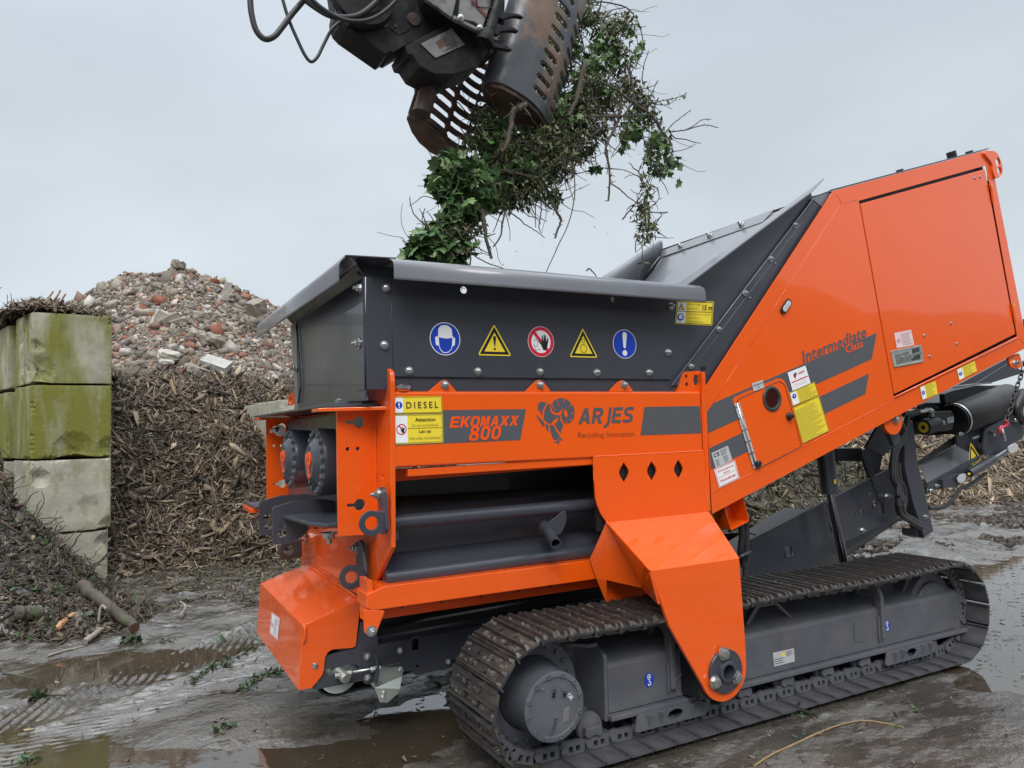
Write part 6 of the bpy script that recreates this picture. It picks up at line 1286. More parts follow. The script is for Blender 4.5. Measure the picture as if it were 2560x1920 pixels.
def ground_h(x, y):
    h = .004+.05*(fbm(x, y, 1.3, 3, 1)-.5)+.034*(fbm(x, y*1.3+x*.4, .30, 4, 5)-.5)+.016*(fbm(x, y*1.6+x*.5, .075, 3, 6)-.5)
    rough = ss(.45, .7, fbm(x, y, 1.7, 3, 9)); h += .05*(fbm(x, y, .09, 3, 12)-.5)*rough
    far = np.clip(ss(5.8, 8.5, y)+ss(5.2, 7.5, x), 0, 1); h += (.09*(fbm(x, y, .5, 4, 33)-.5)+.06*(fbm(x, y, .13, 3, 34)-.5)+.008)*far
    # smooth flat mud, left foreground
    sm = gau(x, y, .75, 4.55, 1.0, .45, -.35); h = h*(1-.8*sm)+.006*sm
    # puddles
    h -= .045*gau(x, y, .55, 3.98, .75, .20, -.55); h -= .03*gau(x, y, -.35, 4.9, .5, .5, -.8)
    h -= .035*gau(x, y, 1.6, 4.0, .6, .5)
    c = ss(.12, .6, gau(x, y, 3.3, 2.95, 1.95, .95, .15)); h = h*(1-.55*c)-.004*c
    h -= .055*gau(x, y, 6.9, 3.75, 1.6, .55, .15); h -= .034*gau(x, y, 5.2, 2.8, .55, .5, .1); h -= .04*gau(x, y, 8.0, 4.6, 1.2, .5, .2); h -= .04*gau(x, y, .35, 6.1, .8, .30, -.2)
    h -= .02*gau(x, y, .1, 5.7, 1.2, .35, -.5)
    # track print: two bands of herringbone ridges
    ax, ay, bx, by = -.75, 4.95, 1.35, 6.35; L_ = math.hypot(bx-ax, by-ay); tx, ty = (bx-ax)/L_, (by-ay)/L_
    s = (x-ax)*tx+(y-ay)*ty; d = -(x-ax)*ty+(y-ay)*tx+.04*np.sin(s*1.7)
    for off, wd, ph in ((-.32, .20, .8), (.24, .20, -.8)):
        m = np.exp(-((d-off)/wd)**4)*ss(-1.2, -.6, s)*(1-ss(2.2, 2.9, s)); rid = np.sin((s+ph*(d-off)*1.6)*2*np.pi/.098+2.5*fbm(x, y, .25, 2, 77)); h = h+m*(.021*rid*(.35+fbm(x, y, .15, 2, 55))-.002)
        h += .028*np.exp(-((d-off-wd)/.035)**2)*ss(-1.2, -.6, s)*(1-ss(2.2, 2.9, s))*fbm(x, y, .06, 2, 66)
    # clods churned at the far side of the tracks
    h += .02*np.exp(-((y-2.91)/.035)**2)*ss(1.4, 1.8, x)*(1-ss(4.9, 5.2, x))*fbm(x, y, .08, 2, 501)*1.5
    h += .10*gau(x, y, 8.2, 6.2, 2.2, .8, .1)*fbm(x, y, .25, 4, 21)*1.2
    # footing under the machine's tracks stays level
    tr = gau(x, y, 3.3, 3.28, 1.9, .28); h = h*(1-.9*np.clip(tr*1.5, 0, 1))-.004*np.clip(tr*1.5, 0, 1)
    return h+mound_h(x, y)
def grid_obj(name, x0, x1, y0, y1, d, fn, m, clipz=None):
    xs = np.arange(x0, x1+d/2, d); ys = np.arange(y0, y1+d/2, d); X, Yg = np.meshgrid(xs, ys); Zz = fn(X, Yg); nx, ny = len(xs), len(ys)
    vs = np.stack([X, Yg, Zz], -1).reshape(-1, 3); i = np.arange((ny-1)*(nx-1)); r = i//(nx-1); c = i % (nx-1); a = r*nx+c
    fs = np.stack([a, a+1, a+nx+1, a+nx], -1)
    if clipz is not None: keep = Zz.ravel()[fs].max(axis=1) > clipz; fs = fs[keep]
    return vs, fs
def join(parts):
    V_, F_ = [], []; k = 0
    for v, f in parts: V_.append(v); F_.append(f+k); k += len(v)
    return np.concatenate(V_), np.concatenate(F_)
# mud material: wet, darker and glossier where low
m = mat('mud', (0.040, 0.033, 0.026), 0.30, var=.28, vscale=3.5, bump=1.0, bscale=26, col2=(0.074, 0.064, 0.052), c2=(.40, .62), c2scale=1.3, rvar=.2, spec=.85)
for n_ in m.node_tree.nodes:
    if n_.bl_idname == 'ShaderNodeBump': n_.inputs['Distance'].default_value = .022
m2 = mat('water', (0.05, 0.038, 0.026), 0.04, var=.15, vscale=1.5, spec=.6); m2.node_tree.nodes['Principled BSDF'].inputs['IOR'].default_value = 2.1
t = m2.node_tree; nz = t.nodes.new('ShaderNodeTexNoise'); nz.inputs['Scale'].default_value = 9; nz.inputs['Detail'].default_value = 3; bu = t.nodes.new('ShaderNodeBump'); bu.inputs['Strength'].default_value = .035; bu.inputs['Distance'].default_value = .02
t.links.new(t.nodes['Texture Coordinate'].outputs['Object'], nz.inputs['Vector']); t.links.new(nz.outputs['Fac'], bu.inputs['Height']); t.links.new(bu.outputs[0], t.nodes['Principled BSDF'].inputs['Normal'])
t = m.node_tree; N_ = t.nodes.new; bs_ = t.nodes['Principled BSDF']; bs_.inputs['IOR'].default_value = 1.75; tcn = t.nodes['Texture Coordinate']
mpn = N_('ShaderNodeMapping'); mpn.inputs['Rotation'].default_value = (0, 0, -.5); mpn.inputs['Scale'].default_value = (1.0, 3.0, 1); t.links.new(tcn.outputs['Object'], mpn.inputs[0])
nn_ = N_('ShaderNodeTexNoise'); nn_.inputs['Scale'].default_value = 1.9; nn_.inputs['Detail'].default_value = 9; nn_.inputs['Roughness'].default_value = .68; t.links.new(mpn.outputs[0], nn_.inputs['Vector'])
r1 = N_('ShaderNodeMapRange'); r1.inputs['From Min'].default_value = .46; r1.inputs['From Max'].default_value = .56; r1.inputs['To Min'].default_value = .10; r1.inputs['To Max'].default_value = .55; t.links.new(nn_.outputs['Fac'], r1.inputs[0]); t.links.new(r1.outputs[0], bs_.inputs['Roughness'])
r2 = N_('ShaderNodeMapRange'); r2.inputs['From Min'].default_value = .46; r2.inputs['From Max'].default_value = .56; r2.inputs['To Min'].default_value = .35; r2.inputs['To Max'].default_value = 1.0; t.links.new(nn_.outputs['Fac'], r2.inputs[0])
for n_ in t.nodes:
    if n_.bl_idname == 'ShaderNodeBump': t.links.new(r2.outputs[0], n_.inputs['Strength'])
near_g = grid_obj('g', -3.0, 6.4, 1.4, 7.6, .019, ground_h, 'mud'); mid = grid_obj('g', -5, 22, 7.55, 16, .07, lambda x, y: ground_h(x, y), 'mud'); rt = grid_obj('g', 6.35, 22, 0.5, 7.6, .045, ground_h, 'mud')
flat_f = lambda x, y: -.05+0*x
ring = [(np.array([(-300, -200, -.06), (300, -200, -.06), (300, 400, -.06), (-300, 400, -.06)], float), np.array([[0, 1, 2, 3]]))]
vs, fs = join([near_g, mid, rt]+ring)
g = arr_mesh('ground', vs, fs, None, 'mud', smooth=True); tag(g, kind='structure')
wv = np.array([(-3.2, 1.2, -.018), (14, 1.2, -.001), (14, 9.0, -.018), (-3.2, 9.0, -.018)]); o = arr_mesh('puddle_water', wv, np.array([[0, 1, 2, 3]]), None, 'water'); tag(o, kind='structure')
# earth bank and scrub behind the camera, seen only as reflections
bv, bf = grid_obj('b', -60, 120, -34, -14, 1.0, lambda x, y: (5.6+5.2*fbm(x, 0*y, 13, 4, 3)+2.2*gau(x, 0*y, 34, 0, 7, 1)+1.6*(fbm(x, y, 1.6, 3, 4)-.5))*np.exp(-((y+24)/6.5)**4)-.5, 'soil')
mat('scrub', (0.03, 0.032, 0.02), .9, var=.4, vscale=.6); o = arr_mesh('hills', bv, bf, None, 'scrub', smooth=True); tag(o, kind='structure')
# ------------------------------------------------------------------ heaps
def ridge(x):
    px = np.array([-6, -3, -1.6, -.66, -.3, .2, .75, 1.0, 1.17, 1.4, 1.9, 2.4, 2.75, 3.4, 5, 8]); pz = np.array([2.6, 3.5, 4.05, 4.62, 4.85, 5.12, 5.25, 5.3, 5.45, 5.32, 5.22, 5.1, 4.9, 4.6, 3.6, 2.0])
    return np.interp(x, px, pz)
def rubble_h(x, y):
    h = ridge(x)-.62*np.clip(18-y, 0, None)-.7*np.clip(y-18.4, 0, None); return h*1.0+.28*(fbm(x, y, 1.2, 4, 91)-.5)-.05
def chips_h(x, y):
    top = 2.42-.10*np.clip(x+.2, 0, 3)-.02*np.clip(-x, 0, 9)+.75*(fbm(x, y*.3, .9, 3, 171)-.5); h = np.minimum((y-9.55-.25*np.sin(x*1.7))*1.02, top+.15*(y-12)); h = h+.22*(fbm(x, y, .8, 4, 71)-.5)*np.clip(h, 0, 1)+.95*gau(x, y, 1.45, 10.3, .42, .8)
    return h
def chips2_h(x, y): return 2.5*np.clip(1-(((x-3.0)/2.2)**2+((y-12.3)/1.9)**2), -.2, None)**.8 if False else 2.55*np.exp(-(((x-3.2)/1.9)**4+((y-12.3)/1.6)**4))-.1+.2*(fbm(x, y, .6, 3, 72)-.5)
def rheap_h(x, y): return 2.7*np.exp(-(((x-17.5)/4.6)**2+((y-11.5)/2.6)**2))-.22+.35*(fbm(x, y, 1.2, 4, 73)-.5)
def brush_h(x, y): return 1.75*np.exp(-(((x-8.5)/4.2)**4+((y-9.6)/1.5)**2))-.2+.5*(fbm(x, y, .9, 4, 74)-.5)
def heap(name, fn, box, d, m, cz=-.05):
    v, f = grid_obj(name, *box, d, fn, m, cz); return arr_mesh(name, v, f, None, m, smooth=True)
def normals(fn, x, y, e=.06):
    hx = (fn(x+e, y)-fn(x-e, y))/(2*e); hy = (fn(x, y+e)-fn(x, y-e))/(2*e); n = np.stack([-hx, -hy, np.ones_like(hx)], -1); return n/np.linalg.norm(n, axis=1)[:, None]
CUBE = (np.array([(x, y, z) for x in (-.5, .5) for y in (-.5, .5) for z in (-.5, .5)]), np.array([(0, 1, 3, 2), (4, 6, 7, 5), (0, 4, 5, 1), (2, 3, 7, 6), (0, 2, 6, 4), (1, 5, 7, 3)]))
def frames(n, nrm, tilt):
    z = nrm+RNG.normal(size=(n, 3))*tilt; z /= np.linalg.norm(z, axis=1)[:, None]; a = RNG.normal(size=(n, 3)); x = np.cross(a, z); x /= np.linalg.norm(x, axis=1)[:, None]; y = np.cross(z, x); return np.stack([x, y, z], 2)
def chunk_mesh(name, pts, nrm, size, asp, pal, wts, m, parent=None, tilt=.5, jit=.18, sink=0.0, taper=0):
    n = len(pts); pal = np.array(pal); c = pal[RNG.choice(len(pal), n, p=np.array(wts)/sum(wts))]*RNG.uniform(.7, 1.3, (n, 1))
    tv, tf = CUBE; scl = size[:, None]*asp; rot = frames(n, nrm, tilt)
    base = np.repeat(tv[None], n, 0)+RNG.normal(size=(n, 8, 3))*jit*.5
    if taper: base[:, :4, 1:] *= taper; base[:, 4:, 1:] *= RNG.uniform(.5, 1.1, (n, 1, 1))
    base = base*scl[:, None, :]; vs = np.einsum('nij,nvj->nvi', rot, base)+pts[:, None, :]+nrm[:, None, :]*(size*sink)[:, None, None]
    fs = (tf[None]+(np.arange(n)*8)[:, None, None]).reshape(-1, 4)
    return arr_mesh(name, vs.reshape(-1, 3), fs, np.repeat(c, 8, axis=0), m, parent)
def sow(fn, box, n, minz=.02, fine=None, maxfn=None):
    x = RNG.uniform(box[0], box[1], n); y = RNG.uniform(box[2], box[3], n); z = fn(x, y); k = z > minz
    if maxfn is not None: k &= maxfn(x, y, z)
    x, y, z = x[k], y[k], z[k]; return np.stack([x, y, z], -1), normals(fn, x, y)
RH = thing('rubble_heap', (1.2, 17, 0), 'tall grey and red heap of crushed bricks and concrete behind the block wall', 'rubble heap')
v, f = grid_obj('h', -5.5, 7.0, 12.0, 21, .12, rubble_h, 'x', .2); o = arr_mesh('heap_body', v, f, None, 'rubble_dirt', RH, smooth=True); o['kind'] = 'stuff'
RP = [(.22, .19, .155), (.15, .125, .10), (.36, .33, .29), (.24, .085, .05), (.19, .11, .08), (.10, .088, .078), (.28, .23, .165)]; RW = [5, 5, 2, 1.3, 1.5, 2, 2]
ab = lambda x, y, z: (z > chips_h(x, y)-.3) & ((fbm(x, y, .55, 4, 301) > .40) | (RNG.uniform(0, 1, x.shape) < .35))
for nn, s0, s1, sd in ((62000, .022, .05, 0), (20000, .04, .09, 1), (3200, .08, .15, 2), (200, .15, .26, 3)):
    p, nr = sow(rubble_h, (-4.5, 5.5, 12.6, 18.7), nn, .8, maxfn=ab); sz = s0+(s1-s0)*RNG.uniform(0, 1, len(p))**2
    asp = np.stack([RNG.uniform(.9, 1.8, len(p)), RNG.uniform(.6, 1.1, len(p)), RNG.uniform(.35, .8, len(p))], -1)
    chunk_mesh('rubble', p, nr, sz, asp, RP, RW, 'rubble', RH, .5, .24, .12)['kind'] = 'stuff'
def solid_chunk(name, label, cat, s, Y, dims, rot, m, group=None, jit=.1):
    c = P(s, 'y', Y)[0]; R_ = Matrix.Rotation(rot[2], 4, 'Z') @ Matrix.Rotation(rot[1], 4, 'Y') @ Matrix.Rotation(rot[0], 4, 'X'); b = MB(); rr = random.Random(label)
    bm = bmesh.new(); bmesh.ops.create_cube(bm, size=1); bmesh.ops.subdivide_edges(bm, edges=bm.edges, cuts=2, use_grid_fill=True)
    if name == 'stone':
        for v in bm.verts: v.co = v.co.lerp(v.co.normalized()*.58, .55)
    for v in bm.verts: v.co = V((v.co.x*dims[0]*(1+rr.uniform(-jit, jit)), v.co.y*dims[1]*(1+rr.uniform(-jit, jit)), v.co.z*dims[2]*(1+rr.uniform(-jit, jit))))
    me = bpy.data.meshes.new(name); bm.to_mesh(me); bm.free(); me.materials.append(MAT[m]); o = bpy.data.objects.new(name, me); o.matrix_basis = Matrix.Translation(c) @ R_; link(o); return tag(o, label, cat, group)
mat('brick', (.30, .085, .045), .85, var=.2, vscale=8, bump=.4); mat('stone_pale', (.42, .40, .35), .85, var=.2, vscale=6, bump=.5); mat('stone_mid', (.24, .21, .175), .85, var=.25, vscale=6, bump=.5)
CK = [('concrete_slab', 'large pale rectangular concrete slab lying on the front of the rubble heap', 'slab', 'M 1445,775', 13.95, (.46, .30, .12), (.5, .35, -.45), 'slab_concrete', .03),
      ('stone', 'white blocky stone on the rubble heap left of the pale slab', 'stone', 'M 1132,712', 14.1, (.34, .22, .14), (.3, .1, .2), 'stone_pale', .2),
      ('stone', 'flat white stone just below the white blocky stone', 'stone', 'M 1112,762', 13.95, (.22, .16, .08), (.3, 0, .1), 'stone_pale', .15),
      ('stone', 'mossy round boulder in the middle of the rubble heap', 'boulder', 'M 1425,620', 14.8, (.40, .3, .24), (.2, .2, .5), 'stone_mid', .25),
      ('stone', 'top boulder crowning the rubble heap', 'boulder', 'M 1190,112', 17.9, (.26, .24, .2), (.3, .2, .5), 'stone_mid', .25),
      ('concrete_piece', 'pale tilted concrete piece high left of the slab', 'concrete piece', 'M 1075,480', 15.6, (.26, .2, .34), (.2, .4, .2), 'stone_pale', .15),
      ('concrete_piece', 'brown slanted block leaning beside the pale tilted piece', 'concrete piece', 'M 1138,490', 15.5, (.34, .2, .2), (.1, -.6, .2), 'stone_mid', .12),
      ('concrete_piece', 'dark slanted block right of the brown slanted block', 'concrete piece', 'M 1195,502', 15.4, (.32, .16, .16), (.2, -.4, .3), 'stone_mid', .12),
      ('tile', 'black glossy tile standing on the upper rubble heap', 'tile', 'M 1258,398', 16.3, (.18, .04, .2), (.3, .1, .1), 'black', .05),
      ('concrete_piece', 'flat light panel leaning near the upper right of the rubble heap', 'concrete piece', 'M 1515,290', 16.8, (.14, .05, .4), (.2, .2, .1), 'stone_pale', .08),
      ('brick', 'large broken brick block at the right shoulder of the rubble heap', 'brick', 'M 1715,400', 15.9, (.3, .26, .28), (.3, -.5, .4), 'stone_mid', .15),
      ('brick', 'red brick piece low on the heap beside a yellowish stone', 'brick', 'M 1412,928', 13.2, (.16, .12, .16), (.3, .2, .4), 'brick', .15),
      ('stone', 'white chip standing upright in front of the lowest bricks', 'stone', 'M 1110,918', 13.1, (.2, .08, .14), (.2, .5, .2), 'stone_pale', .15),
      ('stone', 'cream lump with a rounded top near the foot of the rubble', 'stone', 'M 1480,930', 13.2, (.3, .22, .22), (.1, .1, .6), 'stone_pale', .25),
      ('stone', 'beige angular rock above the foot of the rubble heap', 'stone', 'M 1320,832', 13.5, (.4, .26, .2), (.3, .3, .4), 'stone_mid', .22)]
for n_, l_, c_, s_, y_, d_, r_, m_, j_ in CK: solid_chunk(n_, l_, c_, s_, y_, d_, r_, m_, jit=j_)
# wood chips
CP = [(.20, .15, .10), (.125, .092, .063), (.075, .056, .038), (.31, .25, .175), (.042, .032, .024), (.22, .155, .095)]; CW = [4, 5, 4, 1.7, 3, 1]
def chipheap(name, label, cat, fn, box, d, n, size, loc, maxfn=None, pal=CP, wt=CW, minz=.02, extra=0):
    T = thing(name, loc, label, cat); v, f = grid_obj('h', *box, d, fn, 'x', -.1); o = arr_mesh('heap_body', v, f, None, 'soil', T, smooth=True); o['kind'] = 'stuff'
    for s_, k in ((size*.6, .5), (size, .45), (size*1.7, .05)):
        p, nr = sow(fn, box, int(n*k), minz, maxfn=maxfn); m_ = len(p); sz = s_*RNG.uniform(.5, 1.4, m_); asp = np.stack([RNG.uniform(.8, 1.4, m_), RNG.uniform(.12, .3, m_), RNG.uniform(.05, .12, m_)], -1)
        chunk_mesh('wood_chips', p, nr, sz, asp, pal, wt, 'chips', T, .55, .35, .12, .35)['kind'] = 'stuff'
    return T
vis = lambda x, y, z: (z > ground_h(x, y)-.02) & (y < 13.2)
chipheap('wood_chip_heap', 'brown heap of shredded wood chips between the block wall and the machine', 'wood chip heap', chips_h, (-2.4, 3.6, 9.2, 13.6), .08, 64000, .12, (.8, 10.5, 0), vis)
chipheap('wood_chip_heap', 'darker chips piled on top of and behind the low concrete wall', 'wood chip heap', chips2_h, (1.55, 5.4, 10.2, 14), .1, 14000, .11, (3, 12, 0), lambda x, y, z: z > 1.0, minz=.8)
chipheap('wood_chip_heap', 'pale wood chip heap on the far right beyond the conveyor', 'wood chip heap', rheap_h, (9.5, 22, 5.8, 15), .2, 46000, .17, (16, 11, 0), pal=[(.26, .19, .12), (.16, .12, .08), (.10, .075, .055), (.36, .28, .19)], wt=[4, 4, 3, 2])
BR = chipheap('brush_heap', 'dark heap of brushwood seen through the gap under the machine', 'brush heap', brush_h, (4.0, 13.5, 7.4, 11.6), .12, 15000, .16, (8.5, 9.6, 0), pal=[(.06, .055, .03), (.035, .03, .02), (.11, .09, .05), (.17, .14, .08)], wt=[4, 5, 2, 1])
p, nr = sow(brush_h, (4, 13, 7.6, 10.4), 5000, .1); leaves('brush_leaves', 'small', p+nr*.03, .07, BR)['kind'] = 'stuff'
# ------------------------------------------------------------------ concrete blocks
def block(name, label, plan, z0, z1, m, grp, chips_=(), tilt=0):
    b = MB(); b.prism([[V((x, y, z0+.008)) for x, y in plan]], Z_*(z1-z0-.016)); me = b.mesh(name); me.materials.append(MAT[m])
    bm = bmesh.new(); bm.from_mesh(me); bmesh.ops.dissolve_limit(bm, angle_limit=.02, verts=bm.verts, edges=bm.edges)
    bmesh.ops.triangulate(bm, faces=bm.faces); 
    for _ in range(6):
        ed = [e for e in bm.edges if e.calc_length() > .05]
        if not ed: break
        bmesh.ops.subdivide_edges(bm, edges=ed, cuts=1); bmesh.ops.triangulate(bm, faces=bm.faces)
    bm.normal_update(); rr = random.Random(label)
    c = sum((v.co for v in bm.verts), V())/len(bm.verts)
    A = np.array([tuple(v.co) for v in bm.verts]); F1 = fbm(A[:, 0]+A[:, 2]*1.3, A[:, 1]+A[:, 2]*.8, .25, 3, 5); F2 = fbm(A[:, 0]*2+A[:, 2]*2.1, A[:, 1]*2-A[:, 2]*1.9, .11, 3, 15)
    for i_, v in enumerate(bm.verts):
        n = v.normal.copy(); sharp = max((e.calc_face_angle(0) for e in v.link_edges if len(e.link_faces) == 2), default=0); f1 = float(F1[i_]); f2 = float(F2[i_])
        v.co -= n*(.004*f2)
        if sharp > .6: v.co -= n*(.003+.06*max(0, f1-.6)*2+.004*f2)
        for (px_, py_, pz_, r_) in chips_:
            d = (v.co-V((px_, py_, pz_))).length
            if d < r_: v.co -= n*(.06*(1-d/r_)**.7)*(.6+.7*f2)
    bm.to_mesh(me); bm.free()
    o = bpy.data.objects.new(name, me); link(o); return tag(o, label, 'concrete block', grp)
PA = [(-.80, 9.39), (-.05, 9.45), (-.05, 10.40), (-.9, 10.40), (-1.02, 10.1)]
PB = [(-1.12, 10.42), (-.10, 10.42), (-.45, 12.0), (-1.62, 12.0)]
zs = (-.2, .598, 1.392, 2.203, 2.987)
GA = 'stacked concrete blocks at the end of the wall'
nmA = ('bottom grey block of the wall end stack, standing in the dirt', 'second block from the ground, pale grey with a streak of moss', 'third block of the wall end stack, very green with a broken patch', 'top green block of the wall end stack under the chip pile')
for i in range(4):
    pl = [(x, y) for x, y in PA]
    if i == 0: pl = [(-.76, 9.40), (-.075, 9.47), (-.075, 10.4), (-.9, 10.4)]
    block('concrete_block', nmA[i], pl, zs[i], zs[i+1], 'concrete%d' % (0, 1, 2, 3)[i], GA, {2: ((-.40, 9.42, 1.48, .20), (-.06, 9.45, 1.5, .12)), 3: ((-.78, 9.40, 2.35, .2), (-.78, 9.4, 2.6, .08)), 1: ((-.72, 9.40, 1.2, .1), (-.05, 9.45, .62, .12)), 0: ((-.08, 9.47, .45, .12),)}[i])
nmB = ('shaded block low behind the wall end stack', 'block behind the pale second block at the picture edge', 'mossy block behind the very green third block', 'top block behind the green top block at the picture edge')
for i in range(4): block('concrete_block', nmB[i], PB, zs[i], zs[i+1]-.02, 'concrete%d' % (0, 1, 2, 3)[i], GA)
for k, (y0, y1, z1, lb_) in enumerate(((10.95, 12.5, 2.03, 'pale low concrete block at the far end of the chip bay wall'), (9.75, 10.92, 2.05, 'pale low concrete block nearest the machine in the chip bay wall'))):
    xo = 1.50+(12.5-y1)*.13; xn = 1.50+(12.5-y0)*.13
    block('concrete_block', lb_, [(xn, y0), (xn+.8, y0), (xo+.8, y1), (xo, y1)], 1.22, z1, 'concrete0', 'chip bay wall'); block('concrete_block', lb_.replace('pale low', 'buried lower'), [(xn, y0), (xn+.8, y0), (xo+.8, y1), (xo, y1)], .4, 1.22, 'concrete0', 'chip bay wall')
# chips lying on top of the block wall
def capf(x, y): return 2.97+.22*np.exp(-(((x+.75)/.55)**2+((y-10.3)/.85)**2))-.02+.08*(fbm(x, y, .25, 3, 8)-.5)
T = thing('wood_chip_pile', (-.6, 10.2, 2.98), 'thin pile of dark chips lying on top of the green concrete block', 'wood chips')
v, f = grid_obj('h', -1.3, -.1, 9.46, 11.6, .05, capf, 'x'); k_ = (v[f].mean(axis=1)[:, 0] > -1.1-(v[f].mean(axis=1)[:, 1]-10)*.3); arr_mesh('heap_body', v, f[k_], None, 'soil', T)['kind'] = 'stuff'
p, nr = sow(capf, (-1.2, -.12, 9.46, 11.6), 6000, 2.96); k_ = p[:, 0] > -1.05-(p[:, 1]-10)*.3; p = p[k_]; nr = nr[k_]; n_ = len(p)
chunk_mesh('wood_chips', p, nr, .11*RNG.uniform(.5, 1.5, n_), np.stack([RNG.uniform(.8, 1.4, n_), RNG.uniform(.1, .25, n_), RNG.uniform(.05, .1, n_)], -1), CP, CW, 'chips', T, .5, .3, .1, .35)['kind'] = 'stuff'
def gstick(name, label, pts, r, m='bark', cut=False, cat='stick'):
    b = MB(); pp = smooth_path(pts, 5); k = len(pp); pp = [p+V((random.gauss(0, 1), random.gauss(0, 1), random.gauss(0, 1)))*r*.1 for p in pp]; b.tube(pp, [r*(1-.25*i/k) for i in range(k)], 18 if r > .02 else 10); o = b.build(name, m); tag(o, label, cat)
    if cut: MB().cyl(pp[-1], pp[-1]+(pp[-1]-pp[-2]).normalized()*.006, r*.74, 14).build('cut_face', 'cut_wood', o)
    return o
mat('reddish_twig', (.32, .16, .13), .7, var=.2)
for i, (a_, l_) in enumerate((('M 275,400 320,340 358,290', 'long reddish stick leaning on top of the block wall'), ('M 370,345 390,310 405,282', 'middle reddish stick standing on the block wall'), ('M 420,335 430,320 440,308', 'shortest reddish stick on the block wall'))):
    gstick('stick', l_, P(a_, 'y', 10.2), .012, 'reddish_twig')
# ------------------------------------------------------------------ brush and soil mound on the left
def G(s, Y=None, lift=0.0):
    o = []
    for p in P(s, 'z', 0.0):
        d = (p-CAM).normalized(); t = np.arange(1.0, 20, .02); X = CAM.x+d.x*t; Yy = CAM.y+d.y*t; hit = np.nonzero(CAM.z+d.z*t < ground_h(X, Yy)+lift)[0]
        q = CAM+d*float(t[hit[0]] if len(hit) else 20)
        o.append(q)
    return o
MB_T = thing('brush_pile', (-.8, 7.6, 0), 'low pile of roots, twigs and soil in front of the concrete blocks', 'brush pile')
mm = lambda x, y, z: mound_h(x, y) > .04
p, nr = sow(ground_h, (-3.2, 1.0, 6.6, 9.5), 16000, -1, maxfn=mm); n_ = len(p)
chunk_mesh('litter', p, nr, .07*RNG.uniform(.4, 1.5, n_), np.stack([RNG.uniform(.8, 1.6, n_), RNG.uniform(.1, .4, n_), RNG.uniform(.06, .3, n_)], -1), [(.075, .055, .04), (.045, .034, .025), (.13, .10, .065), (.2, .155, .10), (.06, .06, .03)], [5, 6, 2.5, .8, 1], 'chips', MB_T, .7, .35, .1, .35)['kind'] = 'stuff'
b = MB(); pos = [tuple(q) for q in p[RNG.choice(n_, 500)]]; random_twigs(b, [(x, y, z+.05) for x, y, z in pos], 520, .26, .0065, .25); b.build('roots', 'bark', MB_T)['kind'] = 'stuff'
q = p[RNG.choice(n_, 420)]+np.array([0, 0, .05]); leaves('green_leaves', 'ivy', q, .05, MB_T, 'dark', droop=0)['kind'] = 'stuff'
# litter at the foot of the chip heap and across the mud
def band_(x, y, z): return (fbm(x, y, .8, 3, 88) > .5) | (gau(x, y, 1.0, 9.0, 2.2, .8) > .4)
GT = [(.10, .08, .055), (.06, .05, .035), (.2, .16, .1), (.07, .075, .035)]
p, nr = sow(ground_h, (-1.0, 3.4, 7.3, 10.0), 9000, -.2, maxfn=band_); n_ = len(p)
o = chunk_mesh('litter', p, nr, .06*RNG.uniform(.4, 1.5, n_), np.stack([RNG.uniform(.8, 1.6, n_), RNG.uniform(.1, .3, n_), RNG.uniform(.06, .2, n_)], -1), GT, [4, 5, 2, 1], 'chips', None, .5, .35, .1, .35); tag(o, 'chips and twigs strewn over the mud below the chip heap', 'litter', kind='stuff')
p, nr = sow(ground_h, (-1.2, 9.5, 2.2, 7.5), 2600, -.2); p[:, 2] = np.maximum(p[:, 2], 0); n_ = len(p)
o = chunk_mesh('litter', p, nr, .018*RNG.uniform(.4, 1.8, n_), np.stack([RNG.uniform(.8, 1.8, n_), RNG.uniform(.15, .5, n_), RNG.uniform(.1, .3, n_)], -1), GT+[(.3, .25, .15)], [4, 5, 2, 2, 1.2], 'chips', None, .2, .35, .1, .5); tag(o, 'tiny bits of bark and leaf scattered over the wet mud', 'litter', kind='stuff')
p, nr = sow(ground_h, (5.5, 20, 5.2, 10.5), 26000, -.2, maxfn=lambda x, y, z: fbm(x, y, .9, 3, 89) > .5); n_ = len(p)
o = chunk_mesh('clods', p, nr, .05*RNG.uniform(.3, 1.5, n_), np.stack([RNG.uniform(.8, 1.4, n_), RNG.uniform(.6, 1, n_), RNG.uniform(.4, .8, n_)], -1), [(.06, .046, .036), (.045, .035, .028), (.1, .08, .06)], [5, 4, 1], 'chips', None, .5, .5, 0); tag(o, 'clods of churned mud beyond the tracks on the right', 'mud clods', kind='stuff')

def gpos(s, lift=0.0): return [q+V((0, 0, lift)) for q in G(s)]
lg_ = gstick('log', 'grey brown log lying at the right edge of the brush pile', [G('N 500,640')[0]+V((0, 0, .13)), G('N 640,730')[0]+V((0, 0, .10)), G('N 812,838')[0]+V((0, 0, .05))], .05, 'bark', False, 'log'); MB().cyl(G('N 812,838')[0]+V((0, 0, .05)), G('N 818,842')[0]+V((.004, -.006, .05)), .039, 14).build('cut_face', 'rust', lg_)
gstick('stump', 'short round brown stump half buried in the brush pile', gpos('N 90,770 240,760', .06), .075, 'bark', False, 'stump')
gstick('root', 'broken root with orange wood showing at the foot of the pile', gpos('N 350,840 400,790 450,750', .04), .028, 'cut_wood', False, 'root')
gstick('root', 'pale peeled stick lying below the log', gpos('N 515,915 560,880 600,850 620,835', .03), .024, 'stone_mid', False, 'stick')
gstick('branch', 'thin pale stick propped upright against the log', [G('N 592,830')[0]+V((0, 0, .02)), G('N 600,800')[0]+V((.02, 0, .16)), P('N 648,690', 'y', G('N 592,830')[0].y)[0]], .012, 'stone_mid')
gstick('branch', 'knotty upright stub in front of the brush pile', [G('N 488,820')[0], P('N 478,760', 'y', G('N 488,820')[0].y)[0], P('N 470,715', 'y', G('N 488,820')[0].y)[0]], .025, 'stone_mid')
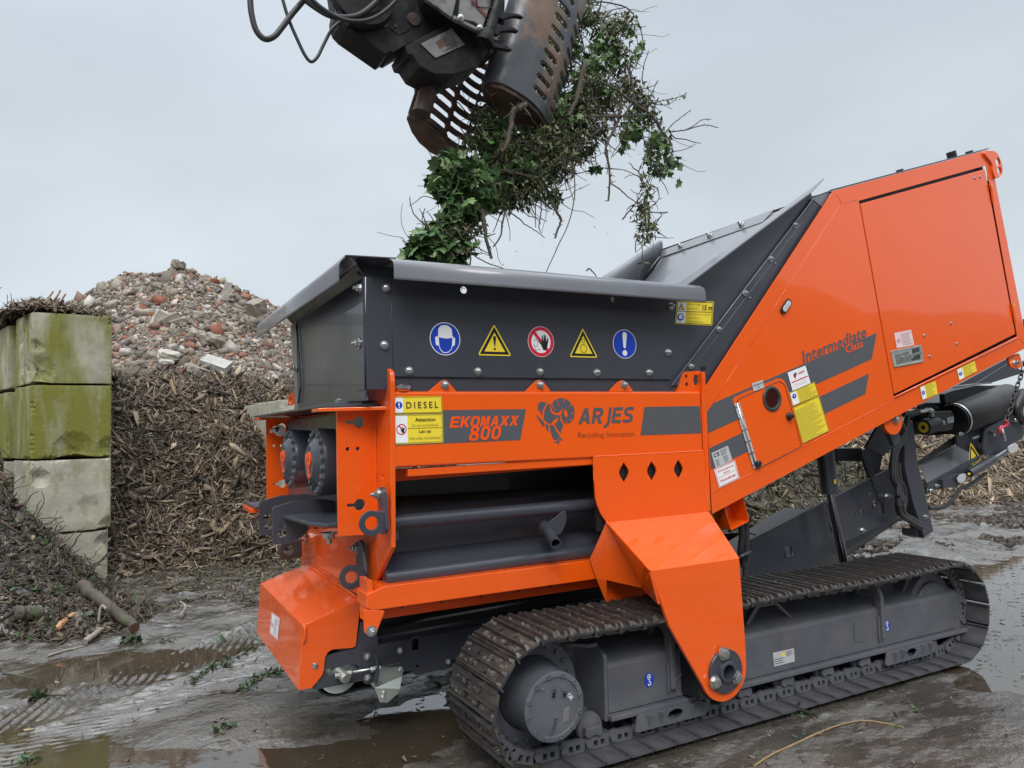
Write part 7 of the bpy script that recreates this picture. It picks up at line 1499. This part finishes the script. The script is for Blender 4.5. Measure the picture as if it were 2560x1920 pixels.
gstick('branch', 'green bent stem at the left edge of the brush pile', gpos('N 0,190 50,225 115,268', .06), .014, 'bark')
gstick('branch', 'grey branch lying across the mud right of the concrete blocks', gpos('N 940,585 1030,575 1110,540', .03), .022, 'bark')
gstick('branch', 'thin dark branch leaning on the bottom concrete block', [G('N 470,515')[0], P('N 580,430', 'y', 9.3)[0], P('N 655,350', 'y', 9.35)[0]], .012, 'bark')
gstick('twig', 'long pale twig trailing over the mud in front of the pile', gpos('N 290,985 400,950 510,925', .01), .009, 'stone_mid', cat='twig')
gstick('twig', 'crooked twig on the mud near the left edge', gpos('N 20,1090 130,1105 200,1120 300,1118', .01), .006, 'bark', cat='twig')
gstick('twig', 'short forked twig beside a green leaf on the left mud', gpos('N 225,1190 280,1220 400,1225', .012), .009, 'bark', cat='twig')
gstick('twig', 'curved brown twig beside the track print', gpos('N 1350,1200 1430,1205 1500,1160 1600,1125', .012), .011, 'bark', cat='twig')
gstick('twig', 'forked bare twig sticking out of the chips right of the log', gpos('N 1100,760 1130,700 1100,670', .04), .009, 'stone_mid', cat='twig')
def sprig(label, s, n, size, kind='small', r=.005, name='sprig', lift=.02):
    pts = gpos(s, lift); b = MB(); pp = smooth_path(pts, 6); b.tube(pp, [r*(1-.5*i/len(pp)) for i in range(len(pp))], 6); o = b.build(name, 'bark'); tag(o, label, 'sprig')
    a = np.array([tuple(pp[random.randrange(len(pp))]) for _ in range(n)])+RNG.normal(size=(n, 3))*np.array([.02, .02, .008]); leaves('leaves', kind, a, size*.8, o, 'dark', droop=0)['kind'] = 'stuff'; return o
sprig('leafy green sprig lying across the track print', 'N 1180,1155 1240,1090 1320,1050 1420,1010 1540,950', 120, .05)
sprig('second green sprig lying behind the orange tail hood', 'N 1500,1190 1560,1130 1640,1100 1720,1080', 90, .045)
sprig('small dark green tuft on the smooth mud', 'N 1310,1440 1340,1450 1400,1415', 40, .045)
sprig('bright green leaf cluster on the left mud', 'N 200,1250 235,1235 270,1225', 14, .06, 'ivy')
sprig('green leaves beside the log end', 'N 730,915 780,895 850,905', 26, .06, 'ivy')
sprig('single dark upright leaf on the wet mud', 'N 1370,895 1376,890', 2, .09, 'ivy')
sprig('yellow green weed on the mud right of the log', 'N 990,905 1020,895 1060,905', 26, .035)
sprig('tuft of grass at the bottom left corner', 'N 120,1650 150,1620 180,1640', 34, .05)
sprig('ivy leaf lying against the track at the front right', 'J 385,1340 440,1350 490,1350 520,1375', 9, .075, 'ivy')
mat('pale_twig', (.22, .15, .075), .6, var=.3, vscale=20)
lt_ = gstick('twig', 'long thin orange brown twig lying on the wet mud in front of the track', gpos('J 195,1659 300,1590 430,1530 560,1470 690,1420 830,1395 950,1410 1060,1435', .008), .0055, 'pale_twig', cat='twig')
a = np.array([tuple(q) for q in gpos('J 640,1415 985,1430 1000,1440 1030,1425 1150,1370 1155,1395 1145,1340 480,1490 460,1500 215,1590', .02)]); leaves('leaves', 'small', np.repeat(a, 2, axis=0)+RNG.normal(size=(20, 3))*.012, .035, lt_, 'dark', droop=0)['kind'] = 'stuff'
# dry grass hanging at the picture's left edge
b = MB()
for _ in range(420):
    x = random.uniform(-1.6, -.98); y = random.uniform(9.55, 10.1); z = random.uniform(.5, 2.35)*random.uniform(.7, 1); p0 = V((x-.15, y, z)); p1 = p0+V((random.gauss(0, .08), -.06, random.uniform(-.3, .1))); b.tube([p0, (p0+p1)/2+V((0, -.03, .04)), p1], .004, 4)
tag(b.build('dry_grass', 'bark'), 'dark tuft of dry grass hanging beside the blocks at the left edge', 'grass', kind='stuff')
b = MB()
for _ in range(60):
    x = random.uniform(-1.7, -1.0); p0 = V((x, random.uniform(10.2, 11), 2.98)); h_ = random.uniform(.1, .42); b.tube([p0, p0+V((random.gauss(0, .04), 0, h_*.6)), p0+V((random.gauss(0, .09), 0, h_))], .0035, 4)
tag(b.build('grass_blades', 'bark'), 'thin grass blades standing on the block wall at the left edge', 'grass', kind='stuff')
# distant dark hedge row on the right
hv = []
tag(MB().box((66, 30, 0), (90, 34, 9.5)).build('hedge_row', 'scrub'), 'dark building far away behind the right end of the machine', 'hedgerow')
